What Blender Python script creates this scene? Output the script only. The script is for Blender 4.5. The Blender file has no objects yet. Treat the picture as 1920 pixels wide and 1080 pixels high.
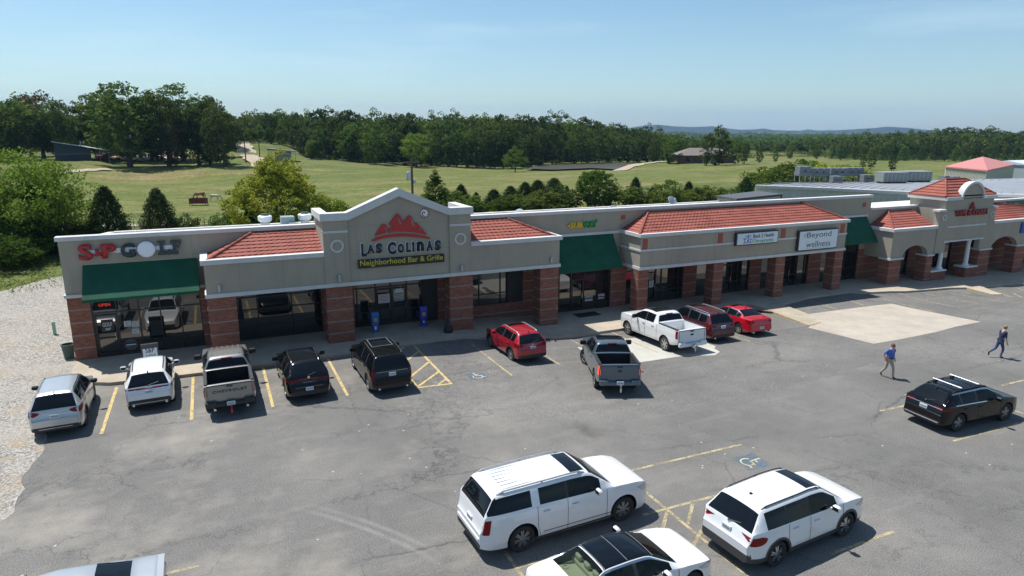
import bpy, bmesh, math, random
import numpy as np
from mathutils import Vector, Matrix
random.seed(7); RNG = np.random.default_rng(11)
R_ = math.radians
# ------------------------------------------------------------ camera, sky, sun, exposure
CH = 11.6
YAW, PITCH, ROLL, FPX = 24.4818, 13.5164, 0.2509, 1241.6
def _basis():
    y, p, r = R_(YAW), R_(PITCH), R_(ROLL)
    F = np.array([math.sin(y)*math.cos(p), math.cos(y)*math.cos(p), -math.sin(p)])
    R = np.array([math.cos(y), -math.sin(y), 0.0]); U = np.cross(R, F)
    R2 = R*math.cos(r)+U*math.sin(r); return F, R2, np.cross(R2, F)
CF, CR, CU = _basis()
scn = bpy.context.scene; COL = scn.collection
cd = bpy.data.cameras.new('camera'); cam = bpy.data.objects.new('camera', cd); COL.objects.link(cam)
cd.lens = FPX/1920*36; cd.sensor_width = 36; cd.clip_start = 0.5; cd.clip_end = 20000
cam.matrix_world = Matrix(((CR[0], CU[0], -CF[0], 0), (CR[1], CU[1], -CF[1], 0), (CR[2], CU[2], -CF[2], CH), (0, 0, 0, 1)))
scn.camera = cam
SUN = Vector((-0.25, 0.43, 1.0)).normalized()
w = bpy.data.worlds.new('World'); scn.world = w; w.use_nodes = True
nt = w.node_tree; bg = nt.nodes['Background']
sky = nt.nodes.new('ShaderNodeTexSky'); sky.sky_type = 'NISHITA'; sky.sun_disc = False
sky.sun_elevation = math.asin(SUN.z); sky.sun_rotation = math.atan2(SUN.x, SUN.y)
sky.altitude = 100; sky.air_density = 1.0; sky.dust_density = 0.5; sky.ozone_density = 2.2
# thin high cirrus streaks mixed over the sky
tc = nt.nodes.new('ShaderNodeTexCoord'); mp = nt.nodes.new('ShaderNodeMapping'); mp.inputs['Scale'].default_value = (1.2, 1.0, 9)
no = nt.nodes.new('ShaderNodeTexNoise'); no.inputs['Scale'].default_value = 2.2; no.inputs['Detail'].default_value = 7
rp = nt.nodes.new('ShaderNodeValToRGB'); rp.color_ramp.elements[0].position = .52; rp.color_ramp.elements[1].position = .86
rp.color_ramp.elements[1].color = (.45, .45, .45, 1)
mx = nt.nodes.new('ShaderNodeMixRGB'); mx.inputs['Color2'].default_value = (7.5, 8.2, 8.8, 1)
nt.links.new(tc.outputs['Generated'], mp.inputs['Vector']); nt.links.new(mp.outputs[0], no.inputs['Vector'])
nt.links.new(no.outputs['Fac'], rp.inputs['Fac']); nt.links.new(rp.outputs[0], mx.inputs['Fac'])
nt.links.new(sky.outputs[0], mx.inputs['Color1']); tn = nt.nodes.new('ShaderNodeMixRGB'); tn.blend_type = 'MULTIPLY'; tn.inputs[0].default_value = 1; tn.inputs[2].default_value = (.90, 1.0, .985, 1)
nt.links.new(mx.outputs[0], tn.inputs[1]); nt.links.new(tn.outputs[0], bg.inputs['Color'])
bg.inputs['Strength'].default_value = 0.099
sl = bpy.data.lights.new('sun', 'SUN'); sl.energy = 4.9; sl.angle = R_(0.55); sl.color = (1, .965, .9)
so = bpy.data.objects.new('sun', sl); COL.objects.link(so)
so.rotation_euler = (-SUN).to_track_quat('-Z', 'Y').to_euler()
so.location = (0, 0, 60)
scn.view_settings.view_transform = 'Standard'; scn.view_settings.look = 'None'
scn.view_settings.exposure = 0.4; scn.view_settings.gamma = 1
scn.cycles.max_bounces = 6; scn.cycles.transparent_max_bounces = 12; scn.cycles.volume_bounces = 0
scn.cycles.diffuse_bounces = 3; scn.cycles.glossy_bounces = 3

# ------------------------------------------------------------ helpers
def ray(px, py): return CF + CR*(px-960)/FPX - CU*(py-540)/FPX
def pt(px, py, t):
    d = ray(px, py); return (float(d[0]*t), float(d[1]*t), float(CH+d[2]*t))
def gr(px, py, z=0.0):
    d = ray(px, py); t = (z-CH)/d[2]; return (float(d[0]*t), float(d[1]*t))
def ss(a, b, x):
    t = np.clip((np.asarray(x, float)-a)/(b-a), 0, 1); return t*t*(3-2*t)
def g(x, y):        # height of the car park surface: it falls away to the right in front of the shops
    A = np.interp(x, [8, 13, 19, 44, 51, 67, 90], [0, .15, .6, .7, .9, 1.3, 1.7])
    return -A*ss(20, 33, y)
def T4(loc): return Matrix.Translation(Vector(loc))
class MB:
    def __init__(s): s.v = []; s.f = []; s.m = []
    def add(s, vs, fs, m=0):
        o = len(s.v); s.v += [tuple(map(float, v)) for v in vs]
        s.f += [tuple(o+i for i in f) for f in fs]; s.m += [m]*len(fs); return s
    def box(s, x0, x1, y0, y1, z0, z1, m=0, M=None):
        v = [(x, y, z) for z in (z0, z1) for x, y in ((x0, y0), (x1, y0), (x1, y1), (x0, y1))]
        if M is not None: v = [tuple(M @ Vector(p)) for p in v]
        return s.add(v, [(0, 3, 2, 1), (4, 5, 6, 7), (0, 1, 5, 4), (1, 2, 6, 5), (2, 3, 7, 6), (3, 0, 4, 7)], m)
    def bbox(s, x0, x1, y0, y1, z0, z1, b=.01, m=0, M=None):   # chamfered box
        v = []; 
        for z, k in ((z0, 1), (z0+b, 0), (z1-b, 0), (z1, 1)):
            e = b*k
            v += [(x0+b+e*.0+ (b if k else 0)*.0, y0+e, z), (x1-b, y0+e, z), (x1-e, y0+b, z), (x1-e, y1-b, z), (x1-b, y1-e, z), (x0+b, y1-e, z), (x0+e, y1-b, z), (x0+e, y0+b, z)]
        if M is not None: v = [tuple(M @ Vector(p)) for p in v]
        f = [tuple(range(7, -1, -1)), tuple(range(24, 32))]
        for r in range(3):
            for i in range(8): f.append((r*8+i, r*8+(i+1) % 8, r*8+8+(i+1) % 8, r*8+8+i))
        return s.add(v, f, m)
    def tube(s, p0, p1, r0, r1=None, n=10, m=0, cap=True):
        r1 = r0 if r1 is None else r1; p0 = Vector(p0); p1 = Vector(p1); d = (p1-p0)
        if d.length < 1e-6: return s
        d.normalize(); a = d.orthogonal().normalized(); b = d.cross(a)
        v = [p0+(a*math.cos(t)+b*math.sin(t))*r0 for t in [2*math.pi*i/n for i in range(n)]]
        v += [p1+(a*math.cos(t)+b*math.sin(t))*r1 for t in [2*math.pi*i/n for i in range(n)]]
        f = [(i, (i+1) % n, n+(i+1) % n, n+i) for i in range(n)]
        if cap: f += [tuple(range(n-1, -1, -1)), tuple(range(n, 2*n))]
        return s.add(v, f, m)
    def path(s, pts, r, n=6, m=0):
        for a, b in zip(pts[:-1], pts[1:]): s.tube(a, b, r, r, n, m)
        return s
    def prism(s, poly, a0, a1, axis='y', m=0):   # polygon of (u,w) extruded along an axis
        n = len(poly)
        def P(u, w, a): return (u, a, w) if axis == 'y' else ((a, u, w) if axis == 'x' else (u, w, a))
        v = [P(u, w, a0) for u, w in poly]+[P(u, w, a1) for u, w in poly]
        f = [tuple(range(n)), tuple(range(2*n-1, n-1, -1))]+[(i, n+i, n+(i+1) % n, (i+1) % n) for i in range(n)]
        return s.add(v, f, m)
    def band(s, outer, inner, a0, a1, m=0, closed=False, axis='y'):   # strip between two polylines, extruded
        n = len(outer); k = n if closed else n-1
        def P(u, w, a): return (u, a, w) if axis == 'y' else ((a, u, w) if axis == 'x' else (u, w, a))
        v = [P(*p, a0) for p in outer]+[P(*p, a0) for p in inner]+[P(*p, a1) for p in outer]+[P(*p, a1) for p in inner]
        f = []
        for i in range(k):
            j = (i+1) % n
            f += [(i, j, n+j, n+i), (2*n+i, 3*n+i, 3*n+j, 2*n+j), (i, 2*n+i, 2*n+j, j), (n+i, n+j, 3*n+j, 3*n+i)]
        if not closed: f += [(0, n, 3*n, 2*n), (n-1, 3*n-1, 4*n-1, 2*n-1)]
        return s.add(v, f, m)
    def lathe(s, prof, c=(0, 0, 0), n=20, m=0, axis='z'):
        v = []; k = len(prof)
        for i in range(n):
            a = 2*math.pi*i/n
            for r, h in prof:
                p = (r*math.cos(a), r*math.sin(a), h)
                if axis == 'y': p = (p[0], p[2], p[1])
                v.append((c[0]+p[0], c[1]+p[1], c[2]+p[2]))
        f = [(i*k+j, ((i+1) % n)*k+j, ((i+1) % n)*k+j+1, i*k+j+1) for i in range(n) for j in range(k-1)]
        return s.add(v, f, m)
    def merge(s, o):
        b = len(s.v); s.v += o.v; s.f += [tuple(b+i for i in f) for f in o.f]; s.m += o.m; return s
    def xf(s, M): s.v = [tuple(M @ Vector(p)) for p in s.v]; return s
    def build(s, name, mats, parent=None, smooth=False, fixn=True):
        me = bpy.data.meshes.new(name); me.from_pydata(s.v, [], s.f)
        for mt in (mats if isinstance(mats, (list, tuple)) else [mats]): me.materials.append(mt)
        me.polygons.foreach_set('material_index', s.m)
        if fixn:
            bm = bmesh.new(); bm.from_mesh(me); bmesh.ops.recalc_face_normals(bm, faces=bm.faces); bm.to_mesh(me); bm.free()
        if smooth:
            me.polygons.foreach_set('use_smooth', [True]*len(me.polygons)); me.set_sharp_from_angle(angle=R_(38))
        me.update(); return link(name, me, parent)
def link(name, me, parent=None):
    o = bpy.data.objects.new(name, me); COL.objects.link(o)
    if parent is not None:
        o.parent = parent
        # meshes are written in world coordinates; undo the parent's own place unless the parent is marked local
        if not parent.get('_l'): o.matrix_parent_inverse = T4(-base(parent))
    return o
def base(o):
    v = Vector((0, 0, 0))
    while o is not None and not o.get('_l'): v += o.location; o = o.parent if o.parent is None else None
    return v
def tag(o, label=None, cat=None, group=None, kind=None):
    if label: o['label'] = label
    if cat: o['category'] = cat
    if group: o['group'] = group
    if kind: o['kind'] = kind
    return o
def empty(name, loc=(0, 0, 0), rz=0.0, local=False):
    o = bpy.data.objects.new(name, None); COL.objects.link(o); o.location = loc; o.rotation_euler = (0, 0, rz)
    o.empty_display_size = .3
    if local: o['_l'] = 1
    return o
def copy_tree(o, parent=None):
    c = o.copy(); COL.objects.link(c); c.parent = parent
    if parent is not None: c.matrix_parent_inverse = o.matrix_parent_inverse.copy()
    for ch in o.children: copy_tree(ch, c)
    return c
# ------------------------------------------------------------ materials
MATS = {}
def mat(name, col, rough=.6, metal=0.0, spec=.5, coat=0.0, var=0.0, vscale=3.0, bump=0.0, bscale=40.0, ior=None, emit=None, trans=0.0, coord='Object'):
    if name in MATS: return MATS[name]
    m = bpy.data.materials.new(name); m.use_nodes = True; t = m.node_tree; b = t.nodes['Principled BSDF']
    b.inputs['Base Color'].default_value = (*col, 1); b.inputs['Roughness'].default_value = rough
    b.inputs['Metallic'].default_value = metal; b.inputs['Specular IOR Level'].default_value = spec
    b.inputs['Coat Weight'].default_value = coat; b.inputs['Coat Roughness'].default_value = .03
    if ior: b.inputs['IOR'].default_value = ior
    if emit: b.inputs['Emission Color'].default_value = (*emit[0], 1); b.inputs['Emission Strength'].default_value = emit[1]
    if trans: b.inputs['Transmission Weight'].default_value = trans
    c = t.nodes.new('ShaderNodeTexCoord')
    if var:
        n = t.nodes.new('ShaderNodeTexNoise'); n.inputs['Scale'].default_value = vscale; n.inputs['Detail'].default_value = 6
        n.inputs['Roughness'].default_value = .65
        t.links.new(c.outputs[coord], n.inputs['Vector'])
        r = t.nodes.new('ShaderNodeValToRGB'); r.color_ramp.elements[0].position = .3; r.color_ramp.elements[1].position = .72
        r.color_ramp.elements[0].color = (*[max(0, x*(1-var)) for x in col], 1); r.color_ramp.elements[1].color = (*[min(1, x*(1+var*.8)) for x in col], 1)
        t.links.new(n.outputs['Fac'], r.inputs['Fac']); t.links.new(r.outputs[0], b.inputs['Base Color'])
    if bump:
        n2 = t.nodes.new('ShaderNodeTexNoise'); n2.inputs['Scale'].default_value = bscale; n2.inputs['Detail'].default_value = 3
        t.links.new(c.outputs[coord], n2.inputs['Vector']); bp = t.nodes.new('ShaderNodeBump'); bp.inputs['Strength'].default_value = bump
        bp.inputs['Distance'].default_value = .02
        t.links.new(n2.outputs['Fac'], bp.inputs['Height']); t.links.new(bp.outputs[0], b.inputs['Normal'])
    MATS[name] = m; return m
class NG:   # tiny node graph writer
    def __init__(s, name):
        s.m = bpy.data.materials.new(name); s.m.use_nodes = True; s.t = s.m.node_tree; s.b = s.t.nodes['Principled BSDF']
        s.c = s.t.nodes.new('ShaderNodeTexCoord').outputs['Object']; MATS[name] = s.m
    def n(s, typ, **kw):
        nd = s.t.nodes.new('ShaderNode'+typ)
        for k, v in kw.items():
            if k.startswith('_'): setattr(nd, k[1:], v)
            else:
                inp = nd.inputs[int(k[1:])] if (k[0] == 'i' and k[1:].isdigit()) else nd.inputs[k.replace('__', ' ')]
                if isinstance(v, bpy.types.NodeSocket): s.t.links.new(v, inp)
                else: inp.default_value = v
        return nd
    def math(s, op, a, b=0.0, c=None):
        kw = dict(_operation=op, i0=a, i1=b)
        if c is not None: kw['i2'] = c
        return s.n('Math', **kw).outputs[0]
    def noise(s, scale, detail=4, rough=.6, vec=None, dist=0.0):
        return s.n('TexNoise', Vector=vec or s.c, Scale=scale, Detail=detail, Roughness=rough, Distortion=dist).outputs['Fac']
    def ramp(s, fac, pts):
        nd = s.n('ValToRGB', Fac=fac); e = nd.color_ramp.elements
        while len(e) < len(pts): e.new(.5)
        for el, (p, c) in zip(e, pts): el.position = p; el.color = (*(c if isinstance(c, (tuple, list)) else (c, c, c)), 1)
        return nd.outputs[0]
    def mix(s, f, a, b, mode='MIX'):
        f_ = f; nd = s.n('MixRGB', _blend_type=mode)
        for i, v in ((0, f_), (1, a), (2, b)):
            if isinstance(v, bpy.types.NodeSocket): s.t.links.new(v, nd.inputs[i])
            else: nd.inputs[i].default_value = v if not isinstance(v, tuple) else (*v, 1)
        return nd.outputs[0]
    def mapping(s, scale=(1, 1, 1), rot=(0, 0, 0), loc=(0, 0, 0), vec=None):
        return s.n('Mapping', Vector=vec or s.c, Scale=scale, Rotation=rot, Location=loc).outputs[0]
    def bump(s, h, strength=.3, dist=.02):
        nd = s.n('Bump', Height=h, Strength=strength, Distance=dist); s.t.links.new(nd.outputs[0], s.b.inputs['Normal'])
    def out(s, col, rough=.8, spec=.3):
        if isinstance(col, bpy.types.NodeSocket): s.t.links.new(col, s.b.inputs['Base Color'])
        else: s.b.inputs['Base Color'].default_value = (*col, 1)
        if isinstance(rough, bpy.types.NodeSocket): s.t.links.new(rough, s.b.inputs['Roughness'])
        else: s.b.inputs['Roughness'].default_value = rough
        s.b.inputs['Specular IOR Level'].default_value = spec
        return s.m
def asphalt_mat():
    q = NG('asphalt'); xyz = q.n('SeparateXYZ', Vector=q.c)
    X, Y = xyz.outputs[0], xyz.outputs[1]
    fine = q.noise(26, 4, .75); mid = q.noise(1.3, 6, .7); big = q.noise(.13, 4, .6)
    lay = q.noise(.55, 5, .7, q.mapping((.35, 1.6, 1)))
    base_ = q.ramp(big, [(.3, (.120, .116, .111)), (.5, (.150, .145, .138)), (.7, (.190, .182, .170))])
    c = q.mix(.75, base_, q.ramp(mid, [(.25, .42), (.5, .5), (.8, .58)]), 'OVERLAY')
    c = q.mix(.65, c, q.ramp(fine, [(.32, .04), (.5, .5), (.70, .96)]), 'OVERLAY')
    c = q.mix(q.ramp(lay, [(.55, 0.0), (.72, .45)]), c, (.235, .221, .20))
    # worn, dusty zone on the left and in front of the first shops
    dust = q.math('MULTIPLY', q.ramp(q.noise(.22, 5, .7, q.mapping(loc=(3, 9, 0))), [(.5, 0.0), (.68, .6)]), q.ramp(q.math('MULTIPLY_ADD', X, -.03, .62), [(0, 0), (.6, 1.0)]))
    c = q.mix(dust, c, (.30, .275, .24))
    # wandering cracks
    wob = q.n('VectorMath', _operation='ADD', i0=q.mapping((1, 1, 1)), i1=q.n('VectorMath', _operation='SCALE', i0=q.n('TexNoise', Vector=q.c, Scale=1.6, Detail=5, Roughness=.7).outputs['Color'], Scale=.5).outputs[0]).outputs[0]
    for sc, rot, wd, k, sd in (((.045, .17, 1), .06, .0045, .85, 1), ((.22, .15, 1), .5, .0030, .7, 5), ((.5, .5, 1), 0, .006, .6, 9)):
        v = q.n('TexVoronoi', _feature='DISTANCE_TO_EDGE', Vector=q.mapping(sc, (0, 0, rot), (sd, sd*2, 0), wob), Scale=1.0).outputs['Distance']
        line = q.ramp(v, [(0, 1.0), (wd, .55), (wd*2.2, 0.0)])
        gate = q.ramp(q.noise(.16 if sd != 9 else .25, 3, .6, q.mapping(loc=(sd*3, 0, 0))), [(.44 if sd != 9 else .60, 0.0), (.54 if sd != 9 else .68, k)])
        c = q.mix(q.math('MULTIPLY', line, gate), c, (.062, .06, .06))
    # broad darker bands beside the paving joints
    v = q.n('TexVoronoi', _feature='DISTANCE_TO_EDGE', Vector=q.mapping((.045, .17, 1), (0, 0, .06), (1, 2, 0), wob), Scale=1.0).outputs['Distance']
    c = q.mix(q.math('MULTIPLY', q.ramp(v, [(0, 1.0), (.06, 0.0)]), q.ramp(mid, [(.42, 0.0), (.62, .55)])), c, (.115, .113, .112))
    # pale tyre scuffs along two arcs
    for (cx, cy, r_) in ARCS:
        dx = q.math('SUBTRACT', X, cx); dy = q.math('SUBTRACT', Y, cy)
        rr = q.math('SQRT', q.math('ADD', q.math('MULTIPLY', dx, dx), q.math('MULTIPLY', dy, dy)))
        d = q.math('ABSOLUTE', q.math('SUBTRACT', rr, r_))
        s_ = q.ramp(d, [(0, 1.0), (.05, .6), (.13, 0.0)])
        lim = q.math('MULTIPLY', q.ramp(q.math('MULTIPLY', X, .1), [(0.0, 0.0), (.04, 1.0), (.42, 1.0), (.5, 0.0)]), q.ramp(q.noise(.9, 3), [(.3, .2), (.6, .9)]))
        lim = q.math('MULTIPLY', lim, q.ramp(q.math('MULTIPLY', Y, .05), [(.9, 1.0), (1.0, 0.0)]))
        c = q.mix(q.math('MULTIPLY', q.math('MULTIPLY', s_, lim), .32), c, (.42, .41, .40))
    # oil spots on the stalls
    o_ = q.n('TexVoronoi', Vector=q.mapping((.32, .16, 1), (0, 0, 0), (.3, .16, 0), q.c), Scale=1.0, Randomness=.5).outputs['Distance']
    o_ = q.math('ADD', o_, q.math('MULTIPLY', q.math('SUBTRACT', q.noise(2.5, 4), .5), .25))
    c = q.mix(q.ramp(o_, [(.03, .7), (.16, 0.0)]), c, (.075, .072, .07))
    # white specks
    sp = q.n('TexVoronoi', Vector=q.c, Scale=1.1).outputs['Distance']
    c = q.mix(q.ramp(sp, [(.03, .8), (.05, 0.0)]), c, (.5, .5, .48))
    q.bump(fine, .35, .012)
    return q.out(c, .88, .25)
def circle3(a, b, c):
    (x1, y1), (x2, y2), (x3, y3) = a, b, c
    d = 2*(x1*(y2-y3)+x2*(y3-y1)+x3*(y1-y2))
    ux = ((x1*x1+y1*y1)*(y2-y3)+(x2*x2+y2*y2)*(y3-y1)+(x3*x3+y3*y3)*(y1-y2))/d
    uy = ((x1*x1+y1*y1)*(x3-x2)+(x2*x2+y2*y2)*(x1-x3)+(x3*x3+y3*y3)*(x2-x1))/d
    return ux, uy, math.hypot(x1-ux, y1-uy)
ARCS = [circle3(gr(444, 920), gr(620, 957), gr(797, 1023)), circle3(gr(450, 935), gr(610, 967), gr(775, 1030))]
def gravel_mat():
    q = NG('gravel_stone')
    v = q.n('TexVoronoi', Vector=q.c, Scale=15.0); v2 = q.n('TexVoronoi', Vector=q.c, Scale=34.0)
    c = q.ramp(v.outputs['Color'], [(.1, (.15, .14, .125)), (.45, (.27, .255, .235)), (.9, (.46, .435, .40))])
    c = q.mix(.5, c, q.ramp(v2.outputs['Color'], [(.1, .18), (.9, .75)]), 'OVERLAY')
    big = q.noise(.3, 6, .7)
    c = q.mix(q.ramp(big, [(.45, 0.0), (.62, .55)]), c, (.36, .33, .29))
    dirt = q.ramp(q.noise(.45, 6, .75, q.mapping(loc=(4, 2, 0))), [(.55, 0.0), (.66, .8)])
    c = q.mix(dirt, c, (.33, .26, .17))
    weed = q.ramp(q.noise(.8, 7, .8, q.mapping(loc=(9, 2, 5))), [(.63, 0.0), (.70, .8)])
    c = q.mix(weed, c, (.13, .17, .05))
    q.bump(v.outputs['Distance'], .8, .04); return q.out(c, .95, .2)
def concrete_mat(name, col, dark=.25):
    q = NG(name); n1 = q.noise(.7, 7, .7); n2 = q.noise(14, 3, .6)
    c = q.ramp(n1, [(.3, tuple(x*(1-dark) for x in col)), (.7, tuple(min(1, x*1.1) for x in col))])
    c = q.mix(.25, c, q.ramp(n2, [(.3, .3), (.7, .7)]), 'OVERLAY')
    st = q.ramp(q.noise(.4, 5, .75, q.mapping((1, .5, 1), loc=(7, 1, 0))), [(.56, 0.0), (.72, .45)])
    c = q.mix(st, c, tuple(x*.62 for x in col)); q.bump(n2, .2, .01); return q.out(c, .85, .3)
def stucco_mat(name, col):
    q = NG(name); n1 = q.noise(.5, 6, .7, q.mapping((1, 1, .5))); n2 = q.noise(60, 2, .6)
    c = q.ramp(n1, [(.3, tuple(x*.90 for x in col)), (.7, tuple(x*1.06 for x in col))])
    st = q.ramp(q.noise(1.0, 5, .75, q.mapping((2.2, 2.2, .25), loc=(3, 1, 0))), [(.52, 0.0), (.72, .5)])
    c = q.mix(st, c, tuple(x*.70 for x in col)); q.bump(n2, .25, .004); return q.out(c, .9, .2)
def brick_mat():
    q = NG('red_brick'); xyz = q.n('SeparateXYZ', Vector=q.c)
    v = q.n('CombineXYZ', i0=q.math('ADD', xyz.outputs[0], xyz.outputs[1]), i1=xyz.outputs[2], i2=0.0).outputs[0]
    b = q.n('TexBrick', Vector=v, Color1=(.20, .068, .045, 1), Color2=(.30, .112, .072, 1), Mortar=(.19, .135, .115, 1), Scale=1.0, Mortar__Size=.006, Brick__Width=.21, Row__Height=.075)
    c = q.mix(.5, b.outputs['Color'], q.ramp(q.noise(1.2, 5), [(.3, .36), (.7, .6)]), 'OVERLAY')
    q.bump(b.outputs['Fac'], -.3, .01); return q.out(c, .9, .25)
def grass_mat():
    q = NG('pasture_grass'); big = q.noise(.012, 5, .65); mid = q.noise(.06, 6, .7, q.mapping((.35, 1.3, 1), (0, 0, .25))); f_ = q.noise(1.4, 5, .75)
    c = q.ramp(mid, [(.32, (.074, .100, .028)), (.47, (.104, .126, .036)), (.55, (.140, .142, .048)), (.66, (.20, .160, .082))])
    c = q.mix(q.ramp(big, [(.45, 0.0), (.6, .6)]), c, (.095, .128, .032))
    c = q.mix(.8, c, q.ramp(f_, [(.3, .22), (.7, .76)]), 'OVERLAY'); c = q.mix(.7, c, q.ramp(q.noise(.22, 6, .75, q.mapping((.6, 1.6, 1))), [(.32, .28), (.68, .72)]), 'OVERLAY')
    wv = q.n('TexWave', Vector=q.mapping((1, 1, 1), (0, 0, 1.25)), Scale=.16, Distortion=3.0, Detail=3.0).outputs['Fac']
    c = q.mix(q.math('MULTIPLY', wv, .16), c, (.22, .2, .09))
    q.bump(f_, .5, .15); return q.out(c, .95, .1)
def leaf_mat(name, dark, mid, light, trans=.45, extra=None):
    m = bpy.data.materials.new(name); m.use_nodes = True; t = m.node_tree; MATS[name] = m
    for n_ in list(t.nodes): t.nodes.remove(n_)
    ge = t.nodes.new('ShaderNodeNewGeometry'); rp_ = t.nodes.new('ShaderNodeValToRGB'); e = rp_.color_ramp.elements
    cols = [(0, dark), (.5, mid), (.93 if extra else 1, light)]+([(1, extra)] if extra else [])
    while len(e) < len(cols): e.new(.5)
    for el, (p, c_) in zip(e, cols): el.position = p; el.color = (*c_, 1)
    oi = t.nodes.new('ShaderNodeObjectInfo')
    hs = t.nodes.new('ShaderNodeHueSaturation'); hm = t.nodes.new('ShaderNodeMapRange'); hm.inputs['To Min'].default_value = .478; hm.inputs['To Max'].default_value = .515
    vm = t.nodes.new('ShaderNodeMapRange'); vm.inputs['To Min'].default_value = .72; vm.inputs['To Max'].default_value = 1.25
    mm = t.nodes.new('ShaderNodeMath'); mm.operation = 'MULTIPLY'; mm.inputs[1].default_value = 7.31
    fr = t.nodes.new('ShaderNodeMath'); fr.operation = 'FRACT'
    L = t.links.new
    L(ge.outputs['Random Per Island'], rp_.inputs['Fac']); L(rp_.outputs[0], hs.inputs['Color'])
    L(oi.outputs['Random'], hm.inputs['Value']); L(hm.outputs[0], hs.inputs['Hue'])
    L(oi.outputs['Random'], mm.inputs[0]); L(mm.outputs[0], fr.inputs[0]); L(fr.outputs[0], vm.inputs['Value']); L(vm.outputs[0], hs.inputs['Value'])
    d = t.nodes.new('ShaderNodeBsdfDiffuse'); tr = t.nodes.new('ShaderNodeBsdfTranslucent'); mi = t.nodes.new('ShaderNodeMixShader')
    mi.inputs[0].default_value = trans; ou = t.nodes.new('ShaderNodeOutputMaterial')
    L(hs.outputs[0], d.inputs['Color']); L(hs.outputs[0], tr.inputs['Color']); L(d.outputs[0], mi.inputs[1]); L(tr.outputs[0], mi.inputs[2]); L(mi.outputs[0], ou.inputs['Surface'])
    return m
def tile_mat():
    q = NG('red_tile'); n1 = q.noise(.9, 5, .7); n2 = q.noise(9, 3, .6)
    c = q.ramp(n1, [(.3, (.22, .062, .045)), (.7, (.33, .102, .076))])
    c = q.mix(.4, c, q.ramp(n2, [(.3, .3), (.7, .68)]), 'OVERLAY'); return q.out(c, .75, .3)
def ribbed_mat(name, col, scale=.30):
    q = NG(name); n1 = q.noise(.3, 5, .6)
    c = q.ramp(n1, [(.3, tuple(x*.88 for x in col)), (.7, tuple(x*1.05 for x in col))]); return q.out(c, .5, .4)
M = dict(asphalt=asphalt_mat(), gravel=gravel_mat(), concrete=concrete_mat('sidewalk_concrete', (.42, .36, .285)), pad=concrete_mat('pad_concrete', (.40, .355, .30), .18),
    newpad=concrete_mat('pale_concrete', (.42, .41, .37), .1), stucco=stucco_mat('greige_stucco', (.36, .325, .265)), brick=brick_mat(), grass=grass_mat(), tile=tile_mat(),
    trim=stucco_mat('off_white_trim', (.56, .57, .57)), band=mat('limestone_band', (.27, .205, .175), .85, var=.2), mullion=mat('dark_bronze', (.018, .016, .015), .4),
    metalroof=mat('grey_metal_roof', (.30, .31, .33), .45, .2, var=.15, vscale=.4), ribbed=ribbed_mat('ribbed_steel', (.60, .61, .57)), roofdeck=mat('white_roof_deck', (.62, .60, .57), .9, var=.2, vscale=1.5, bump=.3, bscale=8),
    yellow=None, white=mat('white_paint', (.78, .78, .77), .5), darkmetal=mat('dark_metal', (.05, .055, .06), .5, .3), galv=mat('galvanised_steel', (.42, .45, .47), .45, .5, var=.2, vscale=4),
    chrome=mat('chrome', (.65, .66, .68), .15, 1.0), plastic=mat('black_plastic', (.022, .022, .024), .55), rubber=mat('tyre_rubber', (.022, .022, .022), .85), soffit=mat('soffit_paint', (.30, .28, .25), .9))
def worn_paint(name, col, keep=.5):
    q = NG(name); n1 = q.noise(3.2, 6, .8); n2 = q.noise(28, 3, .8)
    tr = q.n('BsdfTransparent').outputs[0]; q.out(q.ramp(n2, [(.3, tuple(x*.75 for x in col)), (.7, col)]), .8, .2)
    f = q.math('MAXIMUM', q.ramp(n1, [(keep-.06, 0.0), (keep+.1, 1.0)]), q.math('MULTIPLY', q.ramp(n2, [(.56, 0.0), (.62, 1.0)]), .7))
    f = q.math('MULTIPLY', f, .85)
    mx_ = q.n('MixShader', i0=f, i1=q.b.outputs[0], i2=tr); o = [n for n in q.t.nodes if n.type == 'OUTPUT_MATERIAL'][0]
    q.t.links.new(mx_.outputs[0], o.inputs['Surface']); return q.m
M['yellow'] = worn_paint('worn_yellow_paint', (.62, .48, .22), .56); M['fadeyellow'] = worn_paint('faded_yellow_paint', (.50, .42, .25), .50)
M['blue_paint'] = worn_paint('worn_blue_paint', (.10, .22, .36), .40); M['cream_paint'] = worn_paint('worn_cream_paint', (.62, .55, .38), .56)
def glass_mat(name, col=(.012, .014, .016), rough=.03, ior=1.9):
    q = NG(name); n1 = q.noise(.8, 3, .5); q.out(col, rough, .5); q.b.inputs['IOR'].default_value = ior
    q.bump(n1, .02, .05); return q.m
M['shopglass'] = glass_mat('shop_window_glass', (.016, .016, .016), .02, 2.0)
M['carglass'] = mat('tinted_car_glass', (.004, .006, .009), .04, spec=.5, ior=1.38)
def clear_glass(name, tint, a):
    q = NG(name); q.out((.01, .015, .015), .03, .5); tr = q.n('BsdfTransparent', Color=(*tint, 1)).outputs[0]
    mx_ = q.n('MixShader', i0=a, i1=q.b.outputs[0], i2=tr); o = [n for n in q.t.nodes if n.type == 'OUTPUT_MATERIAL'][0]
    q.t.links.new(mx_.outputs[0], o.inputs['Surface']); return q.m
M['clearglass'] = clear_glass('clear_car_glass', (.62, .72, .66), .72)
M['lightglass'] = clear_glass('lightly_tinted_glass', (.35, .42, .38), .55)
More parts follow.
